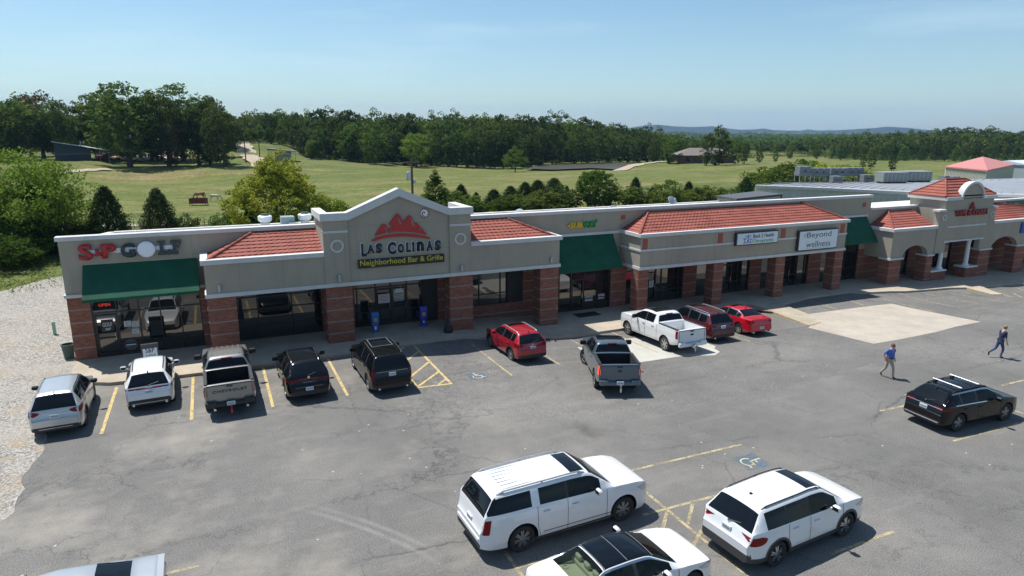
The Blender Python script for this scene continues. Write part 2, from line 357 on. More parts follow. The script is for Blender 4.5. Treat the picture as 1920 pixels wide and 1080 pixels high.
# ------------------------------------------------------------ text
def text(name, s, h, M4, m, parent=None, ext=.02, bold=0.0, width=None, spacing=1.0, shear=0.0, align='LEFT'):
    cu = bpy.data.curves.new(name, 'FONT'); cu.body = s; cu.size = 1.0; cu.extrude = 0; cu.offset = bold; cu.space_character = spacing; cu.shear = shear
    cu.resolution_u = 3
    o = bpy.data.objects.new(name+'_tmp', cu); COL.objects.link(o); dg = bpy.context.evaluated_depsgraph_get(); dg.update()
    me = bpy.data.meshes.new_from_object(o.evaluated_get(dg)); bpy.data.objects.remove(o); bpy.data.curves.remove(cu)
    bm = bmesh.new(); bm.from_mesh(me); bmesh.ops.remove_doubles(bm, verts=bm.verts, dist=1e-5)
    r = bmesh.ops.extrude_face_region(bm, geom=list(bm.faces)); vs = [v for v in r['geom'] if isinstance(v, bmesh.types.BMVert)]
    xs = [v.co.x for v in bm.verts]; ys = [v.co.y for v in bm.verts]
    x0, x1, y0, y1 = min(xs), max(xs), min(ys), max(ys); k = h/(y1-y0); kx = k if width is None else width/(x1-x0)
    up = set(vs)
    for v in bm.verts:
        v.co = Vector(((v.co.x-x0)*kx, (v.co.y-y0)*k, ext if v in up else 0.0))
    bmesh.ops.recalc_face_normals(bm, faces=bm.faces)
    bm.transform(M4); bm.to_mesh(me); bm.free(); me.materials.clear(); me.materials.append(m); me.name = name
    return link(name, me, parent), (x1-x0)*kx
def front(x, y, z):   # text frame on a wall that faces -Y: text x -> +X, text y -> +Z, depth -> -Y
    return Matrix(((1, 0, 0, x), (0, 0, -1, y), (0, 1, 0, z), (0, 0, 0, 1)))
# ------------------------------------------------------------ terrain
CTRL = [(60,440,75),(205,436,75),(380,402,98),(380,380,118),(300,345,145),(250,312,172),(150,302,168),(60,300,168),(0,300,180),(460,268,235),(470,297,192),(400,312,172),(620,375,115),(600,340,150),(640,300,225),
 (700,305,226),(800,311,222),(960,318,214),(1000,330,176),(1040,345,150),(1100,318,214),(1200,312,214),(1150,304,250),(1290,304,228),(1400,328,175),(1300,330,160),(1300,345,140),(1320,375,105),(1180,385,95),(900,385,95),(1440,310,200),(1500,288,400),(1600,303,260),(1700,308,240),
 (1740,340,160),(1700,318,200),(1900,302,300),(1800,336,170),(1910,330,180),(1750,300,300),(1650,300,320),(1350,290,380),(900,290,330),(700,280,300),(1000,290,340),(200,280,300),(0,280,300),(1900,280,520),(1500,272,800),(1800,270,700),(1250,275,800),(600,262,600),(100,262,600)]
_c = np.array([pt(*c) for c in CTRL]+[(-40, 20, -.6), (-40, 60, -.5), (100, 60, -1.5), (140, 40, -1.6), (0, 3, 0), (60, 0, 0), (-30, -10, 0), (90, 90, -1.2)])
# far ground: gently rolling, well below the hills
for a_, r_, z_ in [(-20, 1200, 2), (0, 1400, 0), (20, 1300, -4), (40, 1300, -6), (60, 1200, -4), (-20, 4000, 0), (20, 4000, 0), (60, 4000, 0), (90, 3000, 0), (90, 700, 0), (-50, 600, 5), (-60, 200, 3)]:
    _c = np.vstack([_c, (r_*math.sin(R_(a_)), r_*math.cos(R_(a_)), z_)])
_cu = np.stack([np.arctan2(_c[:, 0], _c[:, 1])*3.2, np.log(np.hypot(_c[:, 0], _c[:, 1])+8)*2.6], 1)
def terr(x, y):
    x = np.atleast_1d(np.asarray(x, float)); y = np.atleast_1d(np.asarray(y, float))
    u = np.stack([np.arctan2(x, y)*3.2, np.log(np.hypot(x, y)+8)*2.6], 1)
    d2 = ((u[:, None, :]-_cu[None])**2).sum(2)+.004
    w_ = 1/d2**2.2; z = (w_*_c[None, :, 2]).sum(1)/w_.sum(1)
    lot = (1-ss(62, 78, y+ .0*x))*ss(-24, -14, x)*(1-ss(88, 100, x))
    return z*(1-lot)+(g(x, y)-.06)*lot
def terr1(x, y): return float(terr(x, y)[0])
def on_ground(px, py, t0=40, t1=900):     # follow a sight line until it meets the ground
    d = ray(px, py); ts = np.linspace(t0, t1, 700); P = ts[:, None]*d[None]; P[:, 2] += CH
    h = terr(P[:, 0], P[:, 1]); k = np.where(P[:, 2] <= h)[0]
    i = k[0] if len(k) else len(ts)-1
    return float(P[i, 0]), float(P[i, 1]), float(h[i]), float(ts[i])
rad = np.concatenate([[1.5], np.geomspace(4, 6500, 170)]); ang = np.radians(np.arange(-75, 131, .8))
RR, AA = np.meshgrid(rad, ang, indexing='ij'); XX = (RR*np.sin(AA)).ravel(); YY = (RR*np.cos(AA)).ravel()
# small ripples and the mound of rough grass
ZZ = terr(XX, YY)
na = len(ang); nr = len(rad)
fc = [(i*na+j, i*na+j+1, (i+1)*na+j+1, (i+1)*na+j) for i in range(nr-1) for j in range(na-1)]
me = bpy.data.meshes.new('ground'); me.from_pydata(np.stack([XX, YY, ZZ], 1).tolist(), [], fc)
me.materials.append(M['grass']); me.polygons.foreach_set('use_smooth', [True]*len(fc)); me.update()
tag(link('ground', me), 'rolling green pasture with mown and dry yellow patches behind the shops', kind='structure')

def sheet(name, poly_fn_x, y0, y1, dy, m, lift, nx=40, hf=g):     # a sheet between two x limits that may wander with y
    ys = np.arange(y0, y1+1e-6, dy); mb = MB(); v = []
    for yy in ys:
        a, b = poly_fn_x(yy)
        for k in range(nx+1):
            x = a+(b-a)*k/nx; v.append((x, yy, float(hf(x, yy))+lift))
    f = [(i*(nx+1)+k, i*(nx+1)+k+1, (i+1)*(nx+1)+k+1, (i+1)*(nx+1)+k) for i in range(len(ys)-1) for k in range(nx)]
    mb.add(v, f); return mb.build(name, m, fixn=False, smooth=False)
rw = lambda s, a: a*(math.sin(s*1.7)+.6*math.sin(s*4.3+1)+.4*math.sin(s*9.1))
o = sheet('parking_lot', lambda y: (-6.95+rw(y, .12), 92), -6, 36.4, .6, M['asphalt'], 0.0, 110); tag(o, 'grey worn asphalt car park', kind='structure')
o = sheet('gravel_strip', lambda y: (-34 if y < 26 else max(-34, -34+(y-26)*.62 if y < 62 else -10), -6.55+rw(y+40, .12) if y < 35.6 else -6.2), -6, 64, .5, M['gravel'], .006, 30); tag(o, 'pale gravel strip beside the building', kind='structure')

# paint marks: thin sheets 4 mm over the asphalt
def stripe(mb, a, b, w_=.11, lift=.005, n=6, m=0):
    a = Vector(a); b = Vector(b); d = (b-a).normalized(); nrm = Vector((-d.y, d.x))*w_/2; v = []
    for k in range(n+1):
        p = a.lerp(b, k/n)
        for s_ in (-1, 1):
            q = p+nrm*s_; v.append((q.x, q.y, float(g(q.x, q.y))+lift))
    mb.add(v, [(2*k, 2*k+1, 2*k+3, 2*k+2) for k in range(n)], m)
mb = MB()
for x in (-4.69, -1.52, 1.63, 4.78): stripe(mb, (x, 28.15), (x, 33.4), .13)
for a, b in [((9.5, 27.7), (9.5, 34.2)), ((7.88, 27.76), (9.56, 27.68)), ((7.9, 27.76), (7.9, 33.3)), ((7.95, 29.2), (9.45, 31.0)), ((7.95, 27.9), (9.47, 29.45)), ((8.9, 27.8), (9.47, 28.35)), ((7.95, 31.0), (9.45, 32.8)), ((7.95, 32.6), (8.9, 33.8))]: stripe(mb, a, b, .13)
o = mb.build('stall_marking', M['yellow'], fixn=False); tag(o, 'yellow stall lines and hatched aisle by the restaurant', kind='structure')
mb = MB()
for a, b in [((12.6, 27.6), (12.6, 33.4)), ((15.7, 28.3), (15.7, 33.0)), ((18.78, 31.0), (18.78, 33.3)), ((21.85, 28.4), (21.9, 33.3)), ((24.95, 28.3), (24.95, 33.0)), ((27.95, 27.8), (28.1, 32.6)), ((39.5, 31.3), (39.8, 34.3)), ((42.2, 31.4), (42.95, 34.3)), ((44.5, 27.8), (45.9, 34.4)), ((47.4, 27.9), (48.6, 34.2)), ((50.2, 27.7), (50.7, 32.6)), ((52.6, 27.5), (52.85, 32)), ((55.35, 29.8), (55.55, 30.7)), ((55.2, 28.9), (56.5, 30.5)), ((55.4, 28.2), (57.5, 30.1)), ((58.4, 27), (60.2, 31.4)), ((61.4, 26), (63.2, 31.4)),
             ((12.5, 17.4), (17.5, 17.35)), ((12.15, 17.5), (12.15, 8)), ((11.3, 14.95), (14.1, 14.9)), ((11.4, 14.1), (12.1, 14.8)), ((12.25, 14.0), (13.2, 14.9)), ((11.6, 13.0), (12.6, 13.7)), ((15.0, 11.17), (17.6, 11.19)), ((6.6, 14.25), (11.3, 14.2)), ((6.65, 15.05), (6.65, 13.6)), ((25.1, 17.32), (28.0, 17.22)), ((33.0, 17.0), (36.5, 16.95)), ((25.1, 14.25), (36, 14.1)), ((30.4, 17), (30.5, 8)), ((-3.6, 17.85), (-1.2, 17.85)), ((6.6, 11.1), (12, 11.1)), ((25.3, 11.1), (36, 11))]:
    stripe(mb, a, b, .11, .005 if abs(a[0]-12.15) > .01 and abs(a[0]-6.65) > .01 else .009)
o = mb.build('faded_stall_marking', M['fadeyellow'], fixn=False); tag(o, 'faded yellow stall lines across the car park', kind='structure')
def access_symbol(cx, cy, rot, s_, name, label):
    Mx = Matrix.Translation((cx, cy, 0)) @ Matrix.Rotation(rot, 4, 'Z') @ Matrix.Scale(s_, 4)
    mb = MB(); 
    v = [Mx @ Vector(p) for p in ((-.62, -.6, 0), (.6, -.66, 0), (.68, .62, 0), (-.55, .66, 0))]
    mb.add([(p.x, p.y, float(g(p.x, p.y))+.008) for p in v], [(0, 1, 2, 3)], 0)
    def st(pts, w_):
        for a, b in zip(pts[:-1], pts[1:]):
            a = Mx @ Vector((*a, 0)); b = Mx @ Vector((*b, 0)); stripe(mb, a.xy, b.xy, w_*s_, .013, 1, 1)
    st([(.02+.32*math.cos(t), -.18+.32*math.sin(t)) for t in np.radians(np.arange(130, 405, 20))], .075)
    st([(-.02, .42), (-.0, -.02), (.25, -.05), (.4, -.42), (.52, -.4)], .085); st([(0, .2), (.22, .2)], .075)
    st([(-.08, .5), (.04, .5)], .12)
    o = mb.build(name, [M['blue_paint'], M['cream_paint']], fixn=False); tag(o, label, kind='structure')
access_symbol(10.98, 28.22, 0.02, .72, 'accessible_bay_marking', 'worn blue and cream wheelchair symbol by the shop fronts')
access_symbol(16.85, 16.2, R_(-90), .8, 'accessible_bay_marking', 'worn blue and cream wheelchair symbol in the middle row')
# concrete pads in the asphalt
def pad(name, pts, m, lift, label):
    # subdivided polygon following the surface
    bm = bmesh.new(); vs = [bm.verts.new((x, y, 0)) for x, y in pts]; bm.faces.new(vs)
    xs = [p[0] for p in pts]; ys = [p[1] for p in pts]
    for c in np.arange(min(xs)+1, max(xs), 1.0): bmesh.ops.bisect_plane(bm, geom=bm.verts[:]+bm.edges[:]+bm.faces[:], plane_co=(c, 0, 0), plane_no=(1, 0, 0))
    for c in np.arange(min(ys)+1, max(ys), 1.0): bmesh.ops.bisect_plane(bm, geom=bm.verts[:]+bm.edges[:]+bm.faces[:], plane_co=(0, c, 0), plane_no=(0, 1, 0))
    for v in bm.verts: v.co.z = float(g(v.co.x, v.co.y))+lift
    me = bpy.data.meshes.new(name); bm.to_mesh(me); bm.free(); me.materials.append(m); tag(link(name, me), label, kind='structure')
pad('concrete_pad', [(33.4, 24.0), (35.6, 23.95), (38.8, 24.05), (41.3, 24.35), (43.8, 24.4), (44.5, 31.0), (40.3, 31.2), (36.4, 31.3), (34.2, 29.0), (33.5, 28.6)], M['pad'], .012, 'sand coloured concrete pad in front of the right hand shops')
pad('concrete_patch', [(18.3, 31.2), (18.0, 27.6), (19.9, 27.3), (21.2, 27.25), (22.4, 27.2), (24.2, 26.5), (24.9, 26.9), (25.1, 27.6), (25.5, 27.9), (25.6, 31.0), (22, 31.6)], M['newpad'], .003, 'pale concrete repair patch under the white pickup')
# pavement in front of the shops with a kerb
def swz(x): return float(np.interp(x, [-8, 8, 13, 19, 44, 51, 67, 80], [.15, .15, 0, -.45, -.55, -.75, -1.15, -1.4]))
EDGE = [(-6.85, 35.9), (-5.75, 34.15), (-5.0, 33.75), (-2, 33.5), (2, 33.42), (6.5, 33.42), (8.2, 33.9), (12.5, 34.2), (15, 33.2), (17, 33.0), (19.7, 33.1), (22.4, 33.15), (26, 33.3), (30, 34.0), (33.6, 34.6), (34.42, 34.4), (34.42, 32.4), (33.9, 28.9), (35.3, 29.2), (36.3, 31.3), (36.6, 33.7), (40, 34.5), (44.6, 34.6), (45.5, 34.0), (47.8, 33.7), (49.3, 33.3), (50.5, 33.2), (54.3, 33.0), (55.7, 32.6), (55.1, 30.2), (55.9, 29.9), (57.5, 32.4), (62, 32.0), (70, 31), (80, 30)]
mb = MB(); top = []; bot = []
def kz(x, y): return swz(x) if y > 31.5 else max(float(g(x, y))+.04, swz(x)-(31.5-y)*.04)
n = len(EDGE); v = []
dens = []
for (a, b) in zip(EDGE[:-1], EDGE[1:]):
    k = max(1, int(math.dist(a, b)/1.2))
    for i in range(k): dens.append((a[0]+(b[0]-a[0])*i/k, a[1]+(b[1]-a[1])*i/k))
dens.append(EDGE[-1]); n = len(dens)
pe = set()
bm = bmesh.new()
tv = [bm.verts.new((x, y, kz(x, y))) for x, y in dens]
# split the slab: close to the wall with a back line
back = [bm.verts.new((x, 38.4, swz(x))) for x in np.linspace(80, -6.85, 60)]
f = bm.faces.new(tv+back)
bv = [bm.verts.new((x, y, float(g(x, y))-.05)) for x, y in dens]
kf = []
for i in range(n-1): kf.append(bm.faces.new((tv[i+1], tv[i], bv[i], bv[i+1])))
sl_ = bm.verts.new((-6.85, 38.4, -.1)); bm.faces.new((tv[0], back[-1], sl_, bv[0]))
bmesh.ops.triangulate(bm, faces=[f])
# yellow paint on the kerb ends of the ramps
for i, kf_ in enumerate(kf):
    x, y = dens[i]
    if (34.3 < x < 34.6 and y > 28) or (33.8 < x < 34.43 and 28.8 < y < 32.5) or (55.0 < x < 55.8 and 30 < y < 32.7): kf_.material_index = 1
me = bpy.data.meshes.new('pavement'); bm.to_mesh(me); bm.free(); me.materials.append(M['concrete']); me.materials.append(M['yellow'])
tag(link('pavement', me), 'concrete pavement with kerb along the shop fronts', kind='structure')
mb = MB(); stripe(mb, (34.36, 34.2), (34.36, 32.4), .16, .03); 
# yellow top of the ramp's edge
v = []; P_ = [(34.42, 34.3), (34.42, 32.4), (33.93, 28.95)]
for x, y in P_: v += [(x-.0, y, kz(x, y)+.004), (x+.16, y, kz(x, y)+.004)]
mb = MB().add(v, [(0, 1, 3, 2), (2, 3, 5, 4)]); o = mb.build('kerb_marking', M['fadeyellow'], fixn=False); tag(o, 'faded yellow kerb edge of the ramp', kind='structure')
# expansion joints of the pavement
# farm tracks, pond, dirt
def ribbon(name, pix, w_, m, lift, label, t1=400):
    P = [on_ground(*p, t0=60, t1=t1) for p in pix]; v = []; mb = MB()
    pts = []
    for a, b in zip(P[:-1], P[1:]):
        for k in range(8): pts.append((a[0]+(b[0]-a[0])*k/8, a[1]+(b[1]-a[1])*k/8))
    pts.append(P[-1][:2])
    for i, (x, y) in enumerate(pts):
        q = pts[min(i+1, len(pts)-1)]; p = pts[max(i-1, 0)]; d = Vector((q[0]-p[0], q[1]-p[1])).normalized(); nn = Vector((-d.y, d.x))*w_/2*(1+.2*math.sin(i*1.3))
        for s_ in (-1, 0, 1): v.append((x+nn.x*s_, y+nn.y*s_, terr1(x+nn.x*s_, y+nn.y*s_)+lift))
    f = [(3*i+k, 3*i+k+1, 3*i+k+4, 3*i+k+3) for i in range(len(pts)-1) for k in (0, 1)]
    o = mb.add(v, f).build(name, m, fixn=False, smooth=True); tag(o, label, kind='structure')
M['dirt'] = concrete_mat('dry_dirt', (.40, .33, .25), .3)
ribbon('gravel_track', [(500, 318), (470, 296), (462, 284), (455, 272), (449, 266)], 5, M['dirt'], .25, 'gravel track climbing to the woods')
ribbon('yard_track', [(205, 318), (160, 320), (118, 324), (60, 330)], 2.2, M['dirt'], .12, 'thin dirt path across the pasture')
ribbon('farm_yard', [(215, 300), (262, 294), (300, 296), (335, 294)], 12, M['dirt'], .2, 'bare dirt farm yard under the big trees')
ribbon('house_drive', [(1160, 321), (1200, 308), (1240, 304), (1268, 303)], 4, M['dirt'], .2, 'pale drive leading to the brick house')
ribbon('fence_track', [(100, 429), (200, 426), (300, 424), (420, 420)], 1.6, M['dirt'], .12, 'pale dirt track along the wire fence')
# pond
mb = MB(); pc = [on_ground(*p, t0=100, t1=400) for p in [(985, 320), (1040, 321), (1110, 318), (1165, 316), (1190, 310), (1200, 305), (1140, 303), (1080, 306), (1020, 311)]]
zc = sum(p[2] for p in pc)/len(pc)+.1
M['pond'] = mat('pond_water', (.085, .085, .065), .28, spec=.5, bump=.6, bscale=1.2)
cx = sum(p[0] for p in pc)/len(pc); cy = sum(p[1] for p in pc)/len(pc)
pv = []
for i in range(len(pc)):
    a = pc[i]; b = pc[(i+1) % len(pc)]
    for k in range(4): pv.append((a[0]+(b[0]-a[0])*k/4+random.uniform(-.5, .5), a[1]+(b[1]-a[1])*k/4, zc))
POND = (cx, cy, zc)
mb.add([(cx, cy, zc)]+pv, [(0, 1+i, 1+(i+1) % len(pv)) for i in range(len(pv))]); o = mb.build('pond_water', M['pond'], fixn=False); tag(o, 'brown farm pond beyond the pasture', kind='structure')
bpy.data.meshes['ground'].update()
gm = bpy.data.objects['ground'].data; co = np.empty(len(gm.vertices)*3); gm.vertices.foreach_get('co', co); co = co.reshape(-1, 3)
pvx = np.array([(p[0], p[1]) for p in pv])
def inside(px_, py_, poly):
    r = np.zeros(len(px_), bool); j = len(poly)-1
    for i in range(len(poly)):
        xi, yi = poly[i]; xj, yj = poly[j]
        c = ((yi > py_) != (yj > py_)) & (px_ < (xj-xi)*(py_-yi)/(yj-yi+1e-9)+xi); r ^= c; j = i
    return r
k = inside(co[:, 0], co[:, 1], pvx.tolist()); co[k, 2] = np.minimum(co[k, 2], zc-.5); gm.vertices.foreach_set('co', co.ravel()); gm.update()
# distant blue hills
def ridge(dist, prof, seed, label):
    rr = random.Random(seed); mb = MB(); v = []; n = len(prof)
    for a, h in prof:
        x, y = math.sin(R_(a)), math.cos(R_(a)); hh = h
        for dd, k in ((-500, -.2), (-350, .12), (-180, .55), (-60, .88), (0, 1.0), (300, .6), (700, -.2)):
            v.append((x*(dist+dd), y*(dist+dd), (hh+rr.uniform(-.02, .02)*hh)*k-2))
    f = [(i*7+k, i*7+k+1, (i+1)*7+k+1, (i+1)*7+k) for i in range(n-1) for k in range(6)]
    o = mb.add(v, f).build('hills', M['hill'], smooth=True, fixn=False); tag(o, label, kind='structure')
M['hill'] = mat('wooded_hillside', (.022, .040, .040), .95, var=.35, vscale=.02)
def hz_ang(px): d = ray(px, 245); return math.degrees(math.atan2(d[0], d[1]))
prof = [(hz_ang(x), (246.5-y)/FPX*3600*.9+4) for x, y in [(-400, 246), (300, 246), (1100, 243), (1180, 240), (1200, 237), (1232, 233.5), (1262, 236.5), (1300, 238), (1335, 236.5), (1360, 239.5), (1390, 243), (1420, 241.5), (1432, 240.5), (1450, 243), (1500, 244), (1515, 241.5), (1530, 243.5), (1560, 243), (1600, 241), (1640, 238.5), (1665, 236), (1690, 237.5), (1705, 238.5), (1730, 241), (1760, 243), (1900, 246), (2400, 246)]]
pp = []
for (a, h), (b, h2) in zip(prof[:-1], prof[1:]):
    k = max(1, int((b-a)/.35))
    for i in range(k): pp.append((a+(b-a)*i/k, h+(h2-h)*i/k+random.uniform(-.8, .8)))
ridge(3600, pp, 3, 'low blue wooded hills on the horizon')
ridge(1900, [(hz_ang(x), (246.5-y)/FPX*1900+5) for x, y in [(900, 247), (1150, 246), (1250, 243.5), (1330, 244.5), (1400, 246.5), (1500, 247), (1620, 246), (1800, 246), (2100, 246)]], 5, 'darker nearer wooded ridge in front of the blue hills')
# ------------------------------------------------------------ the shopping strip
Y0, Y1 = 37.84, 35.41
BL = empty('strip_mall', (20, 40, -.5)); tag(BL, 'long greige and red brick strip mall with red tiled arcades', 'shopping strip')
def part(name, mb, m, parent=BL, smooth=False): return mb.build(name, m, parent, smooth)
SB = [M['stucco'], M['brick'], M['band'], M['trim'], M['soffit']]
PT = {'p': 6.38}
def bands(mb, x0, x1, y0, y1, zb, zt, sp=.66, m=2, e=.012):
    z = zt-sp
    while z > zb+.12:
        mb.box(x0-e, x1+e, y0-e, y1+e, z-.035, z+.035, m); z -= sp
# walls: a run of solid pieces between the shop windows (x0, x1, z0, z1, material)
mb = MB()
W = lambda x0, x1, z0, z1, m=0, y0=Y0, y1=Y0+.3: mb.box(x0, x1, y0, y1, z0, z1, m)
W(-6.9, -.58, 3.41, 6.38); W(-6.9, -5.95, -.6, 3.409, 1); W(-.95, .62, -.6, 3.41, 1)
W(-.579, 19.3, 3.30, 6.38)
W(5.27, 7.1, -.6, 3.3, 1); W(12.2, 14.45, -.6, 3.3, 1); W(14.45, 18.0, -.6, .66, 1); W(18.0, 20.3, -.9, 3.3, 1)
W(19.3, 25.35, 2.95, 6.38); W(25.351, 49.99, 2.56, 6.36); W(24.72, 26.0, -1, 2.95, 1); 
W(31.0, 32.2, -1, 2.56, 1); W(37.3, 38.5, -1, 2.56, 1); W(43.5, 44.9, -1, 2.56, 1); W(46.0, 47.2, .9, 2.56, 0); W(46.0, 47.2, -1.2, .9, 1)
W(49.991, 80, 1.9, 5.3); W(49.2, 49.99, 1.9, 2.56); W(49.2, 52.9, -1.3, 1.9, 1); W(55.6, 58.3, -1.3, 1.9, 1); W(61.5, 63.6, -1.3, 1.9, 1); W(67.2, 72, -1.4, 1.9, 1)
# side and back walls
mb.prism([(Y0+.3, -.6), (56, -.6), (56, 4.1), (Y0+.42, 6.0), (Y0+.3, 6.0)], -6.9, -6.6, 'x', 0); W(-6.9, 49.9, -.8, 3.8, 0, 55.7, 56)
part('wall', mb, SB)
# brick band courses on the flat walls and piers
for x0, x1, zt, zb in [(-6.9, -5.95, 3.4, .1), (-.95, .62, 3.4, .1), (5.27, 7.1, 3.3, .1), (12.2, 14.45, 3.3, 0), (14.45, 18, .7, -.3), (18.0, 20.3, 3.3, -.4), (24.72, 26.0, 2.6, -.6), (31.0, 32.2, 2.6, -.6), (37.3, 38.5, 2.6, -.6), (43.5, 44.9, 2.6, -.6), (49.2, 52.9, 1.9, -.8), (55.6, 58.3, 1.9, -.9), (61.5, 63.6, 1.9, -1), (67.2, 72, 1.9, -1.1)]:
    z = zt-.66; mb = MB()
    while z > zb: mb.box(x0-.004 if x0 == -6.9 else x0+.002, x1-.002, Y0-.012, Y0+.05, z-.035, z+.035); z -= .66
    part('brick_course', mb, M['band'])
mb = MB().box(-6.912, -6.86, Y0+.06, 56, 2.70, 2.77); part('brick_course', mb, M['band'])
# trims
mb = MB()
mb.box(-6.98, -.6, Y0-.08, Y0-.001, 3.38, 3.54); mb.box(-6.98, -6.901, Y0-.0, 50, 3.38, 3.54)
mb.box(-7.0, 50.05, Y0-.10, Y0+.42, 6.22, 6.42); mb.prism([(Y0+.42, 5.95), (55.9, 4.05), (55.9, 4.15), (Y0+.42, 6.05)], -6.98, -6.5, 'x')
mb.box(49.99, 80, Y0-.08, Y0+.40, 5.16, 5.33)
mb.box(19.35, 25.34, Y0-.09, Y0-.001, 4.72, 4.9); mb.box(44.4, 49.7, Y0-.09, Y0-.001, 4.66, 4.82)
part('parapet_trim', mb, M['trim'])
# roof deck
mb = MB(); mb.add([(-6.6, Y0+.42, 5.85), (49.8, Y0+.42, 5.85), (49.8, 55.7, 4.05), (-6.6, 55.7, 4.05)], [(0, 1, 2, 3)])
mb.add([(49.8, Y0+.42, 4.9), (80, Y0+.42, 4.9), (80, 48, 4.2), (49.8, 48, 4.2)], [(0, 1, 2, 3)])
mb.box(-6.6, 49.8, 55.7, 56.05, 3.9, 4.16); part('roof_deck', mb, M['roofdeck'])
# ---- arcades
def pillar(x0, x1, y0, y1, zt, zb):
    mb = MB().box(x0, x1, y0, y1, zb-.3, zt, 1); bands(mb, x0, x1, y0, y1, zb, zt); return part('pillar', mb, SB)
pillar(-.60, .74, Y1+.03, Y1+.95, 3.33, .1); pillar(5.2, 6.6, Y1+.03, Y1+.95, 3.33, .1); pillar(12.18, 13.6, Y1+.03, Y1+.95, 3.33, -.05); pillar(18.05, 19.32, Y1+.03, Y1+.95, 3.28, -.45)
for x0, x1 in ((25.3, 26.12), (31.65, 32.5), (37.45, 38.33), (43.5, 44.4)): pillar(x0, x1, Y1+.03, Y1+.85, 2.6, -.6)
def hip(x0, x1, r0, r1, yf, yb, z0, z1, name='tiled_roof', courses=8, lhip=True, rhip=True):
    # stepped rows of interlocking tiles: every course is a wavy lip over the next
    mb = MB(); 
    def edge(t): return (x0+(r0-x0)*t, x1+(r1-x1)*t, yf+(yb-yf)*t, z0+(z1-z0)*t)
    for c in range(courses):
        a = edge(c/courses); b = edge((c+1)/courses); lip = .042
        n = max(6, int((a[1]-a[0])/.15)); v = []
        for k in range(n+1):
            u = k/n; wv = .022*abs(math.sin(k*math.pi/2))
            xa = a[0]+(a[1]-a[0])*u; xb = b[0]+(b[1]-b[0])*u
            v += [(xa, a[2]-.02, a[3]-.02), (xa, a[2]-.02, a[3]+lip+wv), (xb, b[2], b[3]+.012+wv*.6)]
        mb.add(v, [(3*k, 3*k+3, 3*k+4, 3*k+1) for k in range(n)]+[(3*k+1, 3*k+4, 3*k+5, 3*k+2) for k in range(n)])
        for side, on in ((0, lhip), (1, rhip)):
            if not on: continue
            m_ = 8; v = []; sgn = -1 if side == 0 else 1
            for k in range(m_+1):
                ya = a[2]+(yb-a[2])*k/m_; yb_ = b[2]+(yb-b[2])*k/m_
                v += [(a[side], ya, a[3]-.02), (a[side]+sgn*.02, ya, a[3]+lip), (b[side], yb_, b[3]+.012)]
            mb.add(v, [(3*k, 3*k+3, 3*k+4, 3*k+1) for k in range(m_)]+[(3*k+1, 3*k+4, 3*k+5, 3*k+2) for k in range(m_)])
    # ridge caps
    rf = part(name, mb, M['tile'])
    for side, on in ((0, lhip), (1, rhip)):
        if on:
            cap = MB()
            A = Vector((x0 if side == 0 else x1, yf, z0+.08)); B = Vector((r0 if side == 0 else r1, yb, z1+.06))
            for k in range(8): cap.tube(A.lerp(B, k/8), A.lerp(B, (k+1.06)/8), .08, .06, 8)
            cap.build('ridge_cap', M['tile'], rf)
    return rf
# left arcade fascia
mb = MB(); mb.box(-.6, 5.2, Y1, Y1+.25, 3.3, 5.0); mb.box(13.48, 19.33, Y1, Y1+.25, 3.3, 5.0); mb.box(-.6, -.35, Y1+.25, Y0, 3.3, 5.0); mb.box(19.08, 19.33, Y1+.25, Y0, 3.3, 5.0)
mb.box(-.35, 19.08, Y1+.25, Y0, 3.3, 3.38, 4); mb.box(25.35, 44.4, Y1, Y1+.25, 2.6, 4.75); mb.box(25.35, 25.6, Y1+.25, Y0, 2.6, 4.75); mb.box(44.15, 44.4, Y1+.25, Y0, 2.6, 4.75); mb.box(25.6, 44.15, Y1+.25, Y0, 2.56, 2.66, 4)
part('fascia', mb, SB)
# joints in the stucco
mb = MB()
for x in (.95, 1.0): pass
for x in (.98, 3.1, 15.2, 17.6): mb.box(x, x+.02, Y1-.004, Y1+.01, 3.5, 4.95)
for x in (27.9, 34.6, 40.2): mb.box(x, x+.02, Y1-.004, Y1+.01, 2.75, 4.7)
for x in (-1.1, 8.2, 16.2, 22.4): mb.box(x, x+.02, Y0-.004, Y0+.01, 3.6, 6.2)
mb.box(6.52, 12.18, Y1+.036, Y1+.05, 5.0, 5.02); mb.box(6.52, 12.18, Y1+.036, Y1+.05, 6.5, 6.52)
part('wall_joint', mb, M['band'])
mb = MB()
def cornice(x0, x1, z0, z1, e=.1, yb=Y0, l=True, r=True, front=True, d=.22):
    mb.box(x0-e, x1+e, Y1-e, Y1+.0-.001, z0, z1)
    if l: mb.box(x0-e, x0-.001, Y1, yb, z0, z1)
    if r: mb.box(x1+.001, x1+e, Y1, yb, z0, z1)
cornice(-.6, 19.33, 3.3, 3.5, .07); 
mb.box(-.74, 5.2, Y1-.14, Y1+.26, 5.0, 5.24); mb.box(13.48, 19.46, Y1-.14, Y1+.26, 5.0, 5.24); mb.box(-.74, -.4, Y1+.26, Y0, 5.0, 5.24); mb.box(19.1, 19.46, Y1+.26, Y0, 5.0, 5.24)
cornice(25.35, 44.4, 2.56, 2.76, .07); cornice(25.35, 44.4, 3.8, 3.93, .05)
mb.box(25.21, 44.54, Y1-.14, Y1+.26, 4.75, 4.97); mb.box(25.21, 25.6, Y1+.26, Y0, 4.75, 4.97); mb.box(44.15, 44.54, Y1+.26, Y0, 4.75, 4.97)
part('cornice', mb, M['trim'])
hip(-.42, 5.2, 2.0, 5.2, Y1+.15, Y0-.01, 5.12, 6.16, rhip=False)
hip(13.48, 19.18, 13.48, 16.66, Y1+.15, Y0-.01, 5.12, 6.16, lhip=False)
hip(25.33, 44.42, 27.6, 41.9, Y1+.12, Y0-.01, 4.9, 6.08)
